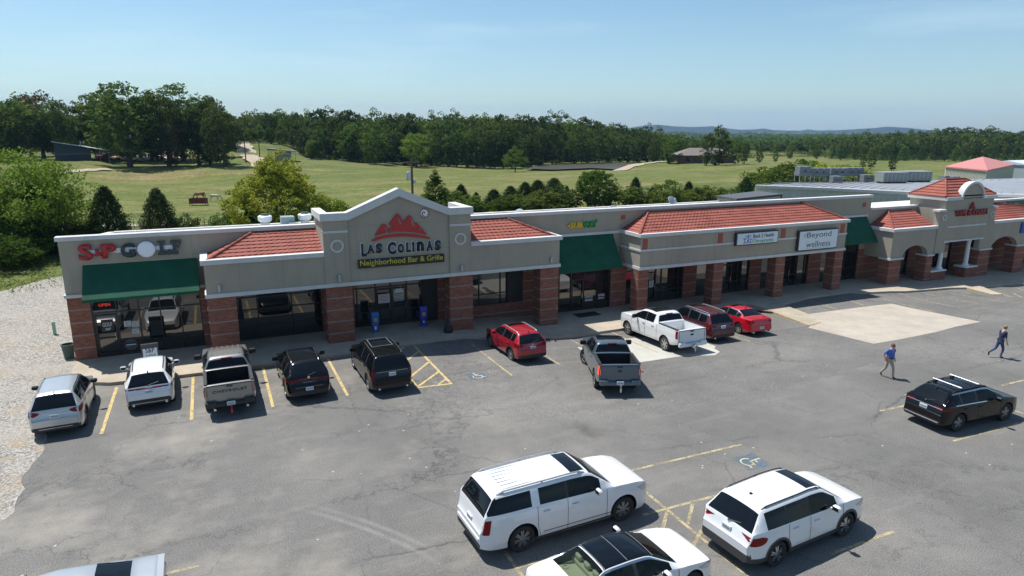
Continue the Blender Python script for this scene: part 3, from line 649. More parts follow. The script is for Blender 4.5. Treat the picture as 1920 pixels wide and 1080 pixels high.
# ---- gabled centre over the restaurant
mb = MB()
og = [(5.2, 7.25), (6.48, 7.25), (9.3, 8.42), (12.2, 7.25), (13.48, 7.25)]
mb.prism([(6.5, 3.3), (12.2, 3.3), (12.2, 7.1), (9.3, 8.25), (6.5, 7.1)], Y1+.04, Y1+.35, 'y')
mb.box(5.2, 6.5, Y1-.06, Y1+.35, 3.3, 7.1); mb.box(12.2, 13.48, Y1-.06, Y1+.35, 3.3, 7.1)
mb.box(5.2, 5.5, Y1+.35, 38.2, 3.4, 7.1); mb.box(13.18, 13.48, Y1+.35, 38.2, 3.4, 7.1); mb.box(5.5, 13.18, 37.9, 38.2, 5.9, 6.7)
part('gable', mb, SB)
mb = MB()
inner = [(5.2, 6.86), (6.6, 6.86), (9.3, 8.0), (12.1, 6.86), (13.48, 6.86)]
e = .12; out = [(5.2-e, 7.27), (6.46, 7.27), (9.3, 8.46), (12.22, 7.27), (13.48+e, 7.27)]; inn = [(5.2-e, 6.88), (6.56, 6.88), (9.3, 8.03), (12.12, 6.88), (13.48+e, 6.88)]
mb.band(out, inn, Y1-.18, Y1+.42, 0)
mb.box(5.2-e, 5.55, Y1+.42, 38.25, 6.9, 7.26); mb.box(13.13, 13.48+e, Y1+.42, 38.25, 6.9, 7.26)
mb.box(5.14, 6.5, Y1-.10, Y1-.061, 6.22, 6.34); mb.box(12.2, 13.54, Y1-.10, Y1-.061, 6.22, 6.34)
part('gable_trim', mb, M['trim'])
mb = MB()
def ring(cx, cz, r, yf, w_=.07):
    A = [(cx+r*math.cos(t), cz+r*math.sin(t)) for t in np.linspace(0, 2*math.pi, 29)[:-1]]; B = [(cx+(r-w_)*math.cos(t), cz+(r-w_)*math.sin(t)) for t in np.linspace(0, 2*math.pi, 29)[:-1]]
    mb.band(A, B, yf-.05, yf, 0, True)
ring(5.9, 5.52, .35, Y1-.061, .1); ring(12.83, 5.47, .35, Y1-.061, .1); ring(55.85, 4.52, .25, Y1-.061, .08); ring(62.3, 4.5, .25, Y1-.061, .08)
part('ring_ornament', mb, M['trim'])
M['redsq'] = mat('red_panel', (.33, .085, .055), .8)
mb = MB()
for x0, x1, z0, z1, y in [(25.5, 25.88, 3.94, 4.62, Y1), (31.78, 32.18, 3.94, 4.62, Y1), (37.62, 38.05, 3.94, 4.62, Y1), (43.72, 44.15, 3.94, 4.62, Y1), (25.34, 25.68, 5.62, 5.93, Y0), (42.9, 43.25, 5.55, 5.88, Y0), (49.0, 49.35, 5.45, 5.8, Y0)]: mb.box(x0, x1, y-.03, y-.001, z0, z1)
part('accent_panel', mb, M['redsq'])
# ---- shop windows
def storefront(x0, x1, z0, z1, cols, rows, y=Y0+.12, doors=(), kick=None, label=None):
    gl = MB().box(x0, x1, y+.03, y+.05, z0, z1); fr = MB()
    t = .055
    for x in [x0+t/2, x1-t/2]+list(cols): fr.box(x-t/2, x+t/2, y-.04, y+.028, z0, z1)
    for z in [z0+t/2, z1-t/2]: fr.box(x0+t, x1-t, y-.04, y+.026, z-t/2, z+t/2)
    for z in rows:
        xs = sorted([x0]+list(cols)+[x1])
        for a, b in zip(xs[:-1], xs[1:]):
            if any(a-.01 <= (dx+dx2)/2 <= b+.01 for dx, dx2 in doors) and z < z0+1.9: continue
            fr.box(a+t/2, b-t/2, y-.038, y+.024, z-t/2, z+t/2)
    wn = part('shop_window', fr, M['mullion']); pn = gl.build('pane', M['shopglass'], wn)
    if kick: kp = MB().box(x0+t, x1-t, y-.03, y+.022, z0+t, kick).build('kick_panel', M['kick'], wn)
    for dx, dx2 in doors:
        d = MB(); zt = z0+2.2; s = .075
        d.box(dx, dx+s, y-.06, y-.041, z0, zt); d.box(dx2-s, dx2, y-.06, y-.041, z0, zt); d.box(dx+s, dx2-s, y-.06, y-.041, zt-s, zt); d.box(dx+s, dx2-s, y-.06, y-.041, z0, z0+.22); d.box(dx+s, dx2-s, y-.06, y-.041, z0+.95, z0+1.0)
        do = d.build('door', M['mullion'], BL)
        MB().tube((dx2-.12, y-.11, z0+.85), (dx2-.12, y-.11, z0+1.25), .015, n=8).build('handle', M['chrome'], do)
    return wn
M['kick'] = mat('dark_kick_panel', (.035, .036, .04), .5)
storefront(-5.95, -.95, .15, 3.41, [-4.87, -3.87, -2.9, -1.95], [.72, 2.45], doors=[(-5.87, -4.9)], kick=None)
M['kick2'] = mat('grey_blind', (.085, .09, .10), .6)
storefront(.62, 5.27, .15, 3.3, [1.85, 3.65], [.95, 1.85, 2.55])
storefront(7.1, 12.2, .15, 3.3, [7.3, 8.4, 9.33, 10.3, 11.23], [.95, 2.45], doors=[(8.43, 9.31), (9.36, 10.27)])
storefront(14.45, 18.0, .66, 3.3, [14.98, 16.45, 16.9], [1.35])
storefront(20.3, 24.72, -.48, 2.95, [20.75, 21.65, 22.65, 23.7], [.3, 2.2], doors=[(21.7, 22.6)])
storefront(26.0, 31.0, -.5, 2.56, [27.7, 28.6, 29.1, 30.6], [.3, 1.9], doors=[(27.8, 28.6)])
storefront(32.2, 37.3, -.5, 2.56, [33.4, 34.6, 35.6, 36.2], [.35, 1.9], doors=[(34.7, 35.6)])
storefront(38.5, 43.5, -.55, 2.56, [39.4, 40.7, 41.6, 42.2, 43.2], [.35, 1.9], doors=[(40.8, 41.6)])
storefront(44.9, 46.0, -.6, 2.56, [], [.35]); storefront(47.2-1.2+.0, 47.2, -.6, 2.56, [46.6], [.4]) if False else None
storefront(47.2, 49.2, -.62, 2.56, [48.1], [.4, 1.75])
storefront(52.9, 55.6, -.8, 1.9, [54.2], [.2]); storefront(58.3, 61.5, -.9, 1.9, [59.3, 60.4], [1.5], doors=[(59.33, 60.37)]); storefront(63.6, 67.2, -1.0, 1.9, [65.4], [.1, 1.4])
# dark boarded panel beside the third bay
MB().box(16.9, 17.97, Y0+.0, Y0+.075, .68, 3.28).build('dark_panel', M['plastic'], BL)
MB().box(11.26, 12.17, Y0+.02, Y0+.077, .17, 3.25).build('side_door', M['plastic'], BL)
# ---- awnings
def awn_mat():
    q = NG('green_canvas'); n1 = q.noise(1.2, 5, .6); c = q.ramp(n1, [(.3, (.005, .062, .034)), (.7, (.010, .095, .052))])
    return q.out(c, .75, .3)
M['awning'] = awn_mat()
def awning(x0, x1, zt, zb, p, val=.14):
    y = Y0-.005; mb = MB()
    mb.add([(x0, y, zt), (x1, y, zt), (x1, y-p, zb), (x0, y-p, zb), (x0, y-p, zb-val), (x1, y-p, zb-val), (x0, y, zb-val), (x1, y, zb-val)],
           [(0, 3, 2, 1), (3, 4, 5, 2), (0, 6, 4, 3), (1, 2, 5, 7)])
    a = part('awning', mb, M['awning'])
    fr = MB(); n = int((x1-x0)/1.2)
    for k in range(n+1):
        x = x0+.02+(x1-x0-.04)*k/n; fr.tube((x, y, zt-.03), (x, y-p+.02, zb-.02), .015, n=5); fr.tube((x, y, zb-.1), (x, y-p+.02, zb-.1), .012, n=5)
    fr.tube((x0, y-p+.03, zb-val+.02), (x1, y-p+.03, zb-val+.02), .015, n=5); fr.build('awning_frame', M['darkmetal'], a)
awning(-6.02, -.91, 4.97, 3.53, 1.45); awning(19.45, 24.74, 4.70, 2.68, 1.4, .1); awning(45.2, 49.64, 4.63, 2.75, 1.3, .1)
# ---- arched arcade and tower at the right end
mb = MB()
def archwall(x0, x1, ax0, ax1, zs, zc, zt, zb):   # wall with an arch opening
    n = 18; cx = (ax0+ax1)/2; r = (ax1-ax0)/2
    arc = [(cx-r*math.cos(t), zs+(zc-zs)*math.sin(t)) for t in np.linspace(0, math.pi, n)]
    poly_top = [(x0, zt), (x1, zt)]
    mb.prism([(x0, zb), (ax0, zb)]+[(ax0, zs)]+[(ax0, zs)][:0]+[(ax0, zt), (x0, zt)], Y1, Y1+.45); mb.prism([(ax1, zb), (x1, zb), (x1, zt), (ax1, zt)], Y1, Y1+.45)
    for a, b in zip(arc[:-1], arc[1:]): mb.prism([a, b, (b[0], zt), (a[0], zt)], Y1, Y1+.45)
archwall(49.85, 55.2, 51.3, 54.45, 1.45, 2.36, 3.65, 1.40); archwall(62.75, 68.4, 63.1, 66.9, 1.4, 2.36, 3.65, 1.3); mb.box(68.4, 80, Y1, Y1+.4, 1.3, 3.65)
mb.box(49.85, 50.2, Y1+.45, Y0, 1.4, 3.65); mb.box(50.2, 78, Y1+.46, Y0, 2.5, 2.58, 4)
# tower body
mb.box(55.2, 62.75, Y1-.06, Y1+.4, 2.5, 5.05); mb.box(55.2, 56.5, Y1-.06, Y1+.4, 1.5, 2.5); mb.box(61.2, 62.75, Y1-.06, Y1+.4, 1.5, 2.5)
mb.box(55.9, 62.35, Y1-.0, Y1+.4, 5.05, 6.05); mb.box(55.9, 56.25, Y1+.4, 38.6, 3.7, 6.05); mb.box(62.0, 62.35, Y1+.4, 38.6, 3.7, 6.05); mb.box(56.25, 62.0, 38.3, 38.6, 5.2, 6.05)
arc = [(59.25-1.42*math.cos(t), 6.0+1.28*math.sin(t)) for t in np.linspace(0, math.pi, 20)]; mb.prism(arc, Y1-.0, Y1+.4)
part('tower_wall', mb, SB)
mb = MB()
A = [(59.25-1.56*math.cos(t), 6.0+1.42*math.sin(t)) for t in np.linspace(0, math.pi, 22)]; B = [(59.25-1.38*math.cos(t), 6.0+1.24*math.sin(t)) for t in np.linspace(0, math.pi, 22)]
mb.band([(57.69, 5.93)]+A[1:-1]+[(60.81, 5.93)], [(57.87, 5.93)]+B[1:-1]+[(60.63, 5.93)], Y1-.12, Y1+.41)
mb.box(55.72, 57.63, Y1-.16, Y1+.42, 5.93, 6.2); mb.box(60.87, 62.52, Y1-.16, Y1+.42, 5.93, 6.2); mb.box(55.72, 56.3, Y1+.42, 38.75, 5.93, 6.2); mb.box(61.95, 62.52, Y1+.42, 38.75, 5.93, 6.2); mb.box(56.3, 61.95, 38.4, 38.75, 5.93, 6.2)
mb.box(54.95, 55.899, Y1-.16, Y1+.45, 5.05, 5.2); mb.box(62.351, 62.95, Y1-.16, Y1+.45, 5.05, 5.2)
mb.box(56.45, 61.6, Y1-.11, Y1-.061, 3.62, 3.76); mb.box(56.2, 61.6, Y1-.13, Y1-.061, 2.38, 2.52)
mb.box(49.72, 55.19, Y1-.12, Y1+.46, 3.651, 3.88); mb.box(62.76, 80, Y1-.12, Y1+.46, 3.651, 3.88); mb.box(49.72, 50.2, Y1+.46, Y0, 3.651, 3.88)
for x0, x1 in ((49.8, 51.34), (54.4, 55.25), (61.45, 63.12), (66.85, 68.45)): mb.box(x0-.04, x1+.03, Y1-.10, Y1+.98, 1.32, 1.47)
part('tower_trim', mb, M['trim'])
for x0, x1, zt, zb in ((49.85, 51.3, 1.319, -.8), (54.45, 55.25, 1.319, -.85), (61.5, 63.1, 1.319, -1.0), (66.9, 68.4, 1.319, -1.15)): pillar(x0, x1, Y1+.02, Y1+.95, zt, zb)
for x0, x1, zb in ((55.26, 57.2, -.85), (59.9, 61.49, -.9)):
    pillar(x0, x1, Y1-.0, Y1+.97, -.12, zb)
    mb = MB().box(x0-.05, x1+.03, Y1-.06, Y1+1.02, -.119, -.02)
    cx_ = 56.85 if x0 < 57 else 60.45
    mb.lathe([(.001, -.02), (.30, -.02), (.30, .06), (.24, .10), (.25, .16), (.185, .22), (.18, 1.0), (.16, 2.1), (.2, 2.2), (.24, 2.3), (.24, 2.375), (.001, 2.375)], (cx_, Y1+.4, 0), 20)
    part('column', mb, M['white'], smooth=True)
hip(49.95, 55.2, 52.15, 55.2, Y1+.14, Y0-.01, 3.78, 4.98, rhip=False, courses=8); hip(62.8, 80, 62.8, 66.6, Y1+.14, Y0-.01, 3.78, 4.98, lhip=False, courses=8)
# tower roof: four slopes with two shown hips
def pyramid():
    mb = MB(); x0, x1, y0, y1, z0 = 55.7, 62.5, Y1+.0, 38.7, 6.22; rx0, rx1, ry, z1 = 57.9, 60.6, 37.05, 7.5
    C = 6
    def lv(t): return [Vector((x0, y0, z0)).lerp((rx0, ry, z1), t), Vector((x1, y0, z0)).lerp((rx1, ry, z1), t), Vector((x1, y1, z0)).lerp((rx1, ry, z1), t), Vector((x0, y1, z0)).lerp((rx0, ry, z1), t)]
    for c in range(C):
        a = lv(c/C); b = lv((c+1)/C); up = Vector((0, 0, .085))
        for i in range(4):
            j = (i+1) % 4
            mb.add([a[i]-up*.3, a[j]-up*.3, a[j]+up, a[i]+up, b[j]+up*.1, b[i]+up*.1], [(0, 1, 2, 3), (3, 2, 4, 5)])
    r = part('tower_roof', mb, M['tile']); cap = MB()
    for p, q in (((x0, y0, z0), (rx0, ry, z1)), ((x1, y0, z0), (rx1, ry, z1)), ((x0, y1, z0), (rx0, ry, z1)), ((x1, y1, z0), (rx1, ry, z1)), ((rx0, ry, z1), (rx1, ry, z1))):
        p = Vector(p)+Vector((0, 0, .06)); q = Vector(q)+Vector((0, 0, .04))
        for k in range(6): cap.tube(p.lerp(q, k/6), p.lerp(q, (k+1.05)/6), .085, .065, 7)
    cap.build('ridge_cap', M['tile'], r)
pyramid()
# wall lights under the cornice
for x in (.02, 5.92, 12.87, 18.72):
    yy = Y1-.0 if x not in (5.92, 12.87) else Y1-.06
    mb = MB().tube((x, yy-.11, 3.62), (x, yy-.11, 3.98), .075, n=12); mb.box(x-.05, x+.05, yy-.11, yy-.001, 3.74, 3.86); part('wall_light', mb, M['galv'])
# ------------------------------------------------------------ signs
M['sred'] = mat('sign_red', (.42, .02, .022), .45); M['sgrey'] = mat('sign_charcoal', (.035, .045, .055), .45); M['navy'] = mat('sign_navy', (.008, .022, .04), .45); M['black'] = mat('sign_black', (.010, .012, .012), .4)
M['sgold'] = mat('sign_gold', (.55, .47, .05), .5); M['panelwhite'] = mat('sign_panel_white', (.62, .70, .76), .4); M['sgreen'] = mat('sign_green', (.02, .30, .06), .5); M['syellow'] = mat('sign_yellow', (.80, .50, .03), .5)
M['sblue'] = mat('sign_blue', (.02, .07, .35), .5); M['dkgreen'] = mat('sign_dark_green', (.012, .13, .06), .5); M['fadewhite'] = mat('faded_sign_letters', (.22, .40, .30), .6); M['letterred'] = mat('deep_red_letters', (.26, .008, .012), .45)
s = empty('shop_sign', (-3.7, Y0-.1, 5.2)); tag(s, 'raised red and charcoal letters with a golf ball above the green awning', 'sign')
yb = Y0-.19
text('red_lettering', 'S', .80, front(-6.10, yb+.1, 5.23), M['sred'], s, .1, .035, .62); text('red_lettering', 'P', .72, front(-5.12, yb+.1, 5.27), M['sred'], s, .1, .045, .66); text('red_lettering', '&', .36, front(-5.43, yb+.1, 5.40), M['sred'], s, .12, .02, .32)
def slab(ch, x, z, wd, h):
    mb = MB(); t = wd*.32; f_ = .09
    y0_, y1_ = yb, yb+.12
    if ch == 'L': mb.box(x+wd*.18, x+wd*.18+t, y0_, y1_, z, z+h); mb.box(x, x+wd, y0_+.003, y1_-.003, z, z+f_*1.3); mb.box(x, x+wd*.7, y0_+.003, y1_-.003, z+h-f_, z+h); mb.box(x+wd-.08, x+wd, y0_+.006, y1_-.006, z, z+h*.35)
    if ch == 'F': mb.box(x+wd*.18, x+wd*.18+t, y0_, y1_, z, z+h); mb.box(x, x+wd, y0_+.003, y1_-.003, z+h-f_*1.3, z+h); mb.box(x, x+wd*.7, y0_+.003, y1_-.003, z, z+f_); mb.box(x+wd*.3, x+wd*.85, y0_+.006, y1_-.006, z+h*.45, z+h*.58); mb.box(x+wd-.08, x+wd, y0_+.006, y1_-.006, z+h*.66, z+h)
    mb.build('charcoal_lettering', M['sgrey'], s)
text('charcoal_lettering', 'G', .72, front(-4.30, yb+.1, 5.24), M['sgrey'], s, .1, .04, .66); slab('L', -2.66, 5.26, .55, .72); slab('F', -2.06, 5.26, .48, .72)
MB().box(-5.7, -4.51, Y0-.07, Y0-.03, 5.52, 5.70).build('backing_bar', M['panelwhite'], s); mb = MB().box(-4.5, -3.6, Y0-.071, Y0-.031, 5.50, 5.74); MB().box(-2.9, -1.8, Y0-.072, Y0-.032, 5.52, 5.73).build('backing_bar', M['panelwhite'], s); mb.build('backing_bar', M['panelwhite'], s)
mb = MB(); mb.lathe([(.001, -.12), (.24, -.115), (.39, -.09), (.41, -.06), (.41, .06), (.001, .06)], (-3.16, Y0-.14, 5.60), 30, axis='y')
q = NG('golf_ball_dimples'); v = q.n('TexVoronoi', Vector=q.c, Scale=13.0, Randomness=.15); q.bump(v.outputs['Distance'], -1.0, .06); q.out(q.ramp(v.outputs['Distance'], [(.1, (.5, .54, .62)), (.5, (.82, .84, .9))]), .45); mb.build('golf_ball', MATS['golf_ball_dimples'], s, smooth=True)
# restaurant sign
yb = Y1+.04
s = empty('restaurant_sign', (9.4, Y1-.05, 4.2)); tag(s, 'red mountain emblem over navy letters outlined in white on the gable', 'sign')
def zpx(x, y): a = ray(660+x/6.355, 350+y/6.355); t = Y1/a[1]; return (float(a[0]*t), float(CH+a[2]*t))
m1 = [zpx(*p) for p in [(270, 585), (320, 500), (355, 452), (378, 443), (400, 450), (418, 478), (400, 520), (405, 548), (340, 568)]]
m2 = [zpx(*p) for p in [(440, 440), (480, 390), (528, 325), (548, 322), (570, 345), (612, 428), (640, 385), (665, 348), (685, 340), (705, 352), (745, 436), (768, 432), (800, 462), (892, 570), (760, 545), (640, 534), (520, 536), (475, 490)]]
m3 = [zpx(*p) for p in [(430, 500), (452, 490), (505, 536), (425, 548)]]
arc1 = [(235, 635), (300, 605), (400, 578), (520, 562), (640, 560), (760, 570), (860, 588), (935, 608)]; arc2 = [(245, 655), (310, 632), (410, 608), (520, 595), (640, 592), (760, 600), (860, 614), (925, 622)]
mb = MB().prism(m1, yb-.10, yb); mb.prism(m2, yb-.10, yb); mb.prism(m3, yb-.10, yb); mb.band([zpx(*p) for p in arc1], [zpx(*p) for p in arc2], yb-.10, yb); mb.build('mountain_emblem', M['sred'], s)
mb = MB()
for P_ in ([(540, 370), (556, 378), (560, 400), (580, 418), (586, 450), (568, 440), (548, 412)], [(690, 368), (704, 376), (738, 450), (734, 480), (718, 458)], [(388, 478), (396, 486), (392, 510), (382, 502)], [(796, 490), (808, 498), (812, 520), (800, 512)]): mb.prism([zpx(*p) for p in P_], yb-.112, yb-.101)
mb.build('emblem_shading', M['band'], s)
Q = [('L', 112, 680, 835, 66), ('a', 180, 688, 800, 88), ('s', 282, 676, 792, 76), ('C', 424, 660, 812, 102), ('o', 542, 678, 790, 78), ('L', 645, 662, 780, 56), ('i', 718, 650, 775, 24), ('n', 770, 655, 770, 88), ('a', 884, 645, 765, 78), ('s', 984, 640, 758, 70)]
let = {'a': 'A', 's': 'S', 'o': 'O', 'n': 'n'}
for ch, x, zt_, zb_, wd in Q:
    X_, Zb = zpx(x, zb_); _, Zt = zpx(x, zt_); X2, _ = zpx(x+wd, zb_)
    c_ = {'a': 'A', 's': 'S', 'o': 'O'}.get(ch, ch)
    text('lettering_outline', c_, Zt-Zb+.07, front(X_-.035, yb, Zb-.035), M['white'], s, .05, .10, X2-X_+.07); text('navy_lettering', c_, Zt-Zb, front(X_, yb-.051, Zb), M['navy'], s, .05, .06, X2-X_)
s2 = MB().bbox(6.96, 11.84, yb-.16, yb, 4.21, 4.68, .02).build('banner_sign', M['black']); tag(s2, 'long black sign with gold lettering under the restaurant name', 'sign'); s2['_l'] = 0
text('gold_lettering', 'Neighborhood Bar & Grille', .40, front(7.06, yb-.161, 4.26), M['sgold'], s2, .015, .012, 4.68)
# spiral sun badge
s = empty('sun_badge', (10.75, Y1, 7.03)); tag(s, 'round white badge with red spiral and rays near the gable top', 'sign')
mb = MB().lathe([(.001, -.06), (.29, -.06), (.29, .0)], (10.75, yb, 7.03), 28, axis='y'); mb.build('disc', M['white'], s)
mb = MB()
for k in range(16):
    a = 2*math.pi*k/16; d = Vector((math.cos(a), math.sin(a))); n_ = Vector((-d.y, d.x)); p = [d*.20+n_*.025, d*.285+n_*.045, d*.285-n_*.045, d*.20-n_*.025]; mb.prism([(10.75+v.x, 7.03+v.y) for v in p], yb-.067, yb-.061)
mb.build('ray_mark', M['navy'], s)
mb = MB(); sp = [(10.75+r_*math.cos(t), yb-.075, 7.03+r_*math.sin(t)) for t, r_ in [(k*.4, .02+.0125*k) for k in range(13)]]; mb.path(sp, .028, 6); mb.build('red_spiral', M['sred'], s)
# sandwich shop sign
s = empty('shop_sign', (22.4, Y0-.05, 5.2)); tag(s, 'yellow and green raised letters over the dark green awning', 'sign'); yb = Y0-.03
text('yellow_lettering', 'SUB', .40, front(21.32, yb, 5.25), M['syellow'], s, .1, .05, 1.02, shear=.1); text('green_lettering', 'WAY', .40, front(22.36, yb, 5.25), M['sgreen'], s, .1, .05, 1.08, shear=.1)
mb = MB().prism([(21.12, 5.42), (21.32, 5.34), (21.32, 5.50)], yb-.1, yb); mb.build('arrow_mark', M['syellow'], s); MB().prism([(23.3, 5.58), (23.52, 5.66), (23.36, 5.76), (23.36, 5.70)], yb-.1, yb).build('arrow_mark', M['sgreen'], s)
# two box signs
def boxsign(name, x0, x1, z0, z1, label, d=.28):
    s = empty(name, ((x0+x1)/2, Y1-.1, z0)); tag(s, label, 'sign'); MB().bbox(x0, x1, Y1-d, Y1-.052, z0, z1, .02).build('sign_cabinet', M['darkmetal'], s); MB().box(x0+.07, x1-.07, Y1-d-.006, Y1-d+.004, z0+.07, z1-.07).build('sign_face', M['panelwhite'], s); return s, Y1-d-.0065
s, yf = boxsign('chiropractic_sign', 33.2, 37.1, 3.68, 4.60, 'white box sign with navy and green words and leaping figures')
text('navy_lettering', 'Back 2 Health', .27, front(34.7, yf, 4.17), M['navy'], s, .006, .012, 1.95); text('green_lettering', 'Chiropractic', .31, front(34.65, yf, 3.76), M['sgreen'], s, .006, .012, 2.0)
mb = MB()
for cx_, cz, k, mt in ((34.25, 3.85, 1.0, 0), (33.95, 3.82, .7, 0), (34.5, 3.82, .6, 0)):
    def P(u, w_): return (cx_+u*k, yf-.004, cz+w_*k)
    mb.lathe([(.001, -.004), (.055*k, -.004), (.055*k, .003)], (cx_, yf, cz+.55*k), 10, axis='y')
    for a, b in (((-.02, .45), (0, .22)), ((0, .4), (-.25, .52)), ((0, .4), (.25, .52)), ((0, .22), (-.12, -.02)), ((0, .22), (.12, -.02))): mb.tube(P(*a), P(*b), .028*k, n=5)
mb.build('leaping_figures', M['sblue'], s)
s, yf = boxsign('wellness_sign', 39.15, 43.2, 2.88, 4.40, 'large pale box sign with thin grey capitals')
text('grey_lettering', 'Beyond', .52, front(39.95, yf, 3.72), M['sgrey'], s, .006, 0, 2.5); text('grey_lettering', 'wellness', .44, front(39.95, yf, 3.12), M['sgrey'], s, .006, 0, 2.5)
mb = MB().path([(39.78+.1*math.cos(t), yf-.004, 4.02+.12*math.sin(t)) for t in np.linspace(0, 5.2, 10)], .014, 5); mb.path([(40.0, yf-.004, 3.04), (42.4, yf-.004, 3.04)], .006, 4); mb.build('flourish', M['sgrey'], s)
# tower letters
s = empty('tower_sign', (59.2, Y1-.1, 4.5)); tag(s, 'deep red raised letters with a peaked emblem on the arched tower', 'sign')
text('red_lettering', 'VAPE & CIGARS', .50, front(57.08, Y1-.06, 4.56), M['letterred'], s, .14, .03, 4.35)
mb = MB().prism([(58.95, 5.12), (59.28, 5.7), (59.62, 5.12), (59.42, 5.12), (59.28, 5.36), (59.15, 5.12)], Y1-.2, Y1-.061); mb.build('peak_emblem', M['letterred'], s)
s = MB().bbox(68.7, 72.5, Y0-.12, Y0-.001, 4.02, 5.13, .02).build('green_sign', M['dkgreen']); tag(s, 'dark green sign with faded white script on the upper wall', 'sign')
text('faded_lettering', 'Village', .26, front(69.6, Y0-.121, 4.76), M['fadewhite'], s, .006, 0, .85, shear=.3); text('faded_lettering', 'Shopping Center', .22, front(69.0, Y0-.121, 4.38), M['fadewhite'], s, .006, 0, 1.9, shear=.2)
s = MB().bbox(66.95, 69.2, Y1-.14, Y1-.001, 2.55, 3.5, .02).build('blue_sign', M['sblue']); tag(s, 'bright blue sign at the end of the arched arcade', 'sign')
MB().lathe([(.001, -.01), (.3, -.01), (.3, .0)], (67.9, Y1-.141, 2.9), 20, axis='y').build('white_disc', M['white'], s)
# window writing and posters
M['poster'] = mat('paper_poster', (.55, .56, .58), .6); M['neon'] = mat('neon_red', (.5, .02, .02), .4, emit=((1, .06, .05), .35)); M['neonw'] = mat('neon_white', (.8, .8, .7), .4, emit=((.7, 1, .85), .9))
M['cork'] = mat('kraft_board', (.42, .31, .18), .8)
yg = Y0+.149
s = empty('open_sign', (-5.4, yg, 2.7)); tag(s, 'lit red open sign in the golf shop transom', 'sign'); text('neon_lettering', 'OPEN', .15, front(-5.62, yg, 2.78), M['neon'], s, .02, .006, .52)
s = empty('open_sign', (21.1, yg, 2.4)); tag(s, 'lit white open sign in the window under the plain green awning', 'sign'); text('neon_lettering', 'Open', .22, front(20.86, yg, 2.36), M['neonw'], s, .02, .012, .55)
s = MB().box(-5.62, -5.08, yg-.012, yg, 1.45, 2.08).build('door_decal', M['plastic']); tag(s, 'dark door decal with white shop lettering on the golf shop door', 'decal'); text('decal_lettering', 'GOLF', .2, front(-5.56, yg-.0125, 1.72), M['white'], s, .004, 0, .42); text('decal_lettering', 'S&P', .12, front(-5.46, yg-.0125, 1.52), M['white'], s, .004, 0, .24)
s = MB().lathe([(.001, -.012), (.3, -.012), (.3, 0)], (-4.42, yg, .62), 26, axis='y').build('round_decal', M['kick2']); tag(s, 'grey round decal low in the golf shop window', 'decal'); MB().box(-4.64, -4.2, yg-.016, yg-.013, .6, .65).build('decal_bar', M['white'], s)
for x0, x1, z0, z1, lb in [(-4.62, -4.3, 1.6, 1.9, 'upper white notice taped in the golf shop window'), (-4.26, -3.95, 1.55, 1.85, 'small white notice beside another in the golf shop window'), (-4.3, -3.98, 1.2, 1.45, 'lower pale notice in the golf shop window'), (8.52, 9.2, 1.5, 2.05, 'white notice on the left restaurant door'), (28.0, 28.4, .6, 1.1, 'pale notice on the door behind the second arcade'), (22.8, 23.4, .1, .45, 'small pale notice low in the sandwich shop window'), (23.85, 24.35, .15, .5, 'pale notice beside the brick pier of the sandwich shop')]:
    yy = yg-.1 if x0 == 8.52 else yg
    s = MB().box(x0, x1, yy-.108 if x0 in (8.52, 28.0) else yy-.008, yy-.1 if x0 in (8.52, 28.0) else yy, z0, z1).build('window_notice', M['poster']); tag(s, lb, 'notice', 'notices on shop windows')
    for k in range(3): pass
    mb = MB(); n_ = max(2, int((z1-z0)/.09))
    for k in range(n_): mb.box(x0+.05, x1-.05-.06*(k % 2), (yy-.112 if x0 in (8.52, 28.0) else yy-.012), (yy-.109 if x0 in (8.52, 28.0) else yy-.009), z1-.07-k*.085, z1-.045-k*.085)
    mb.build('printed_lines', M['sred'] if x0 == 8.52 else M['sgrey'], s)
s = empty('door_decal', (9.8, yg, 1.6)); tag(s, 'white mountain decal with text lines on the right restaurant door', 'decal')
mb = MB().prism([(9.5, 2.0), (9.72, 2.3), (9.82, 2.2), (9.93, 2.38), (10.15, 2.0)], yg-.012, yg-.002)
for k in range(5): mb.box(9.52+.02*(k % 2), 10.12, yg-.012, yg-.002, 1.86-k*.09, 1.89-k*.09)
mb.build('decal_print', M['panelwhite'], s)
# the board with the shop name on the pavement
s = empty('sandwich_board', (-3.36, 35.35, .15), R_(4), True); tag(s, 'white sandwich board with dark words in front of the golf shop', 'sandwich board')
for sg in (1, -1):
    Mx = Matrix.Translation((0, -sg*.16, .0)) @ Matrix.Rotation(-sg*.17, 4, 'X'); b_ = MB().bbox(-.38, .38, -.02, .02, 0, 1.2, .008, M=Mx).build('board', M['darkmetal'], s)
    MB().box(-.31, .31, -.024 if sg > 0 else .0201, -.0201 if sg > 0 else .024, .12, 1.04, M=Mx).build('sheet', M['panelwhite'], b_)
Mx = Matrix.Translation((0, -.16, 0)) @ Matrix.Rotation(-.17, 4, 'X')
text('board_lettering', 'S&P', .22, Mx @ front(-.2, -.0245, .74), M['sgrey'], s, .004, .01, .4); text('board_lettering', 'GOLF', .2, Mx @ front(-.2, -.0245, .46), M['sgrey'], s, .004, .01, .42); text('board_lettering', 'LESSONS', .09, Mx @ front(-.2, -.0245, .27), M['sgrey'], s, .004, 0, .42) if False else None
MB().box(-.24, .24, -.0285, -.0245, .24, .33, M=Mx).build('printed_line', M['kick2'], s)
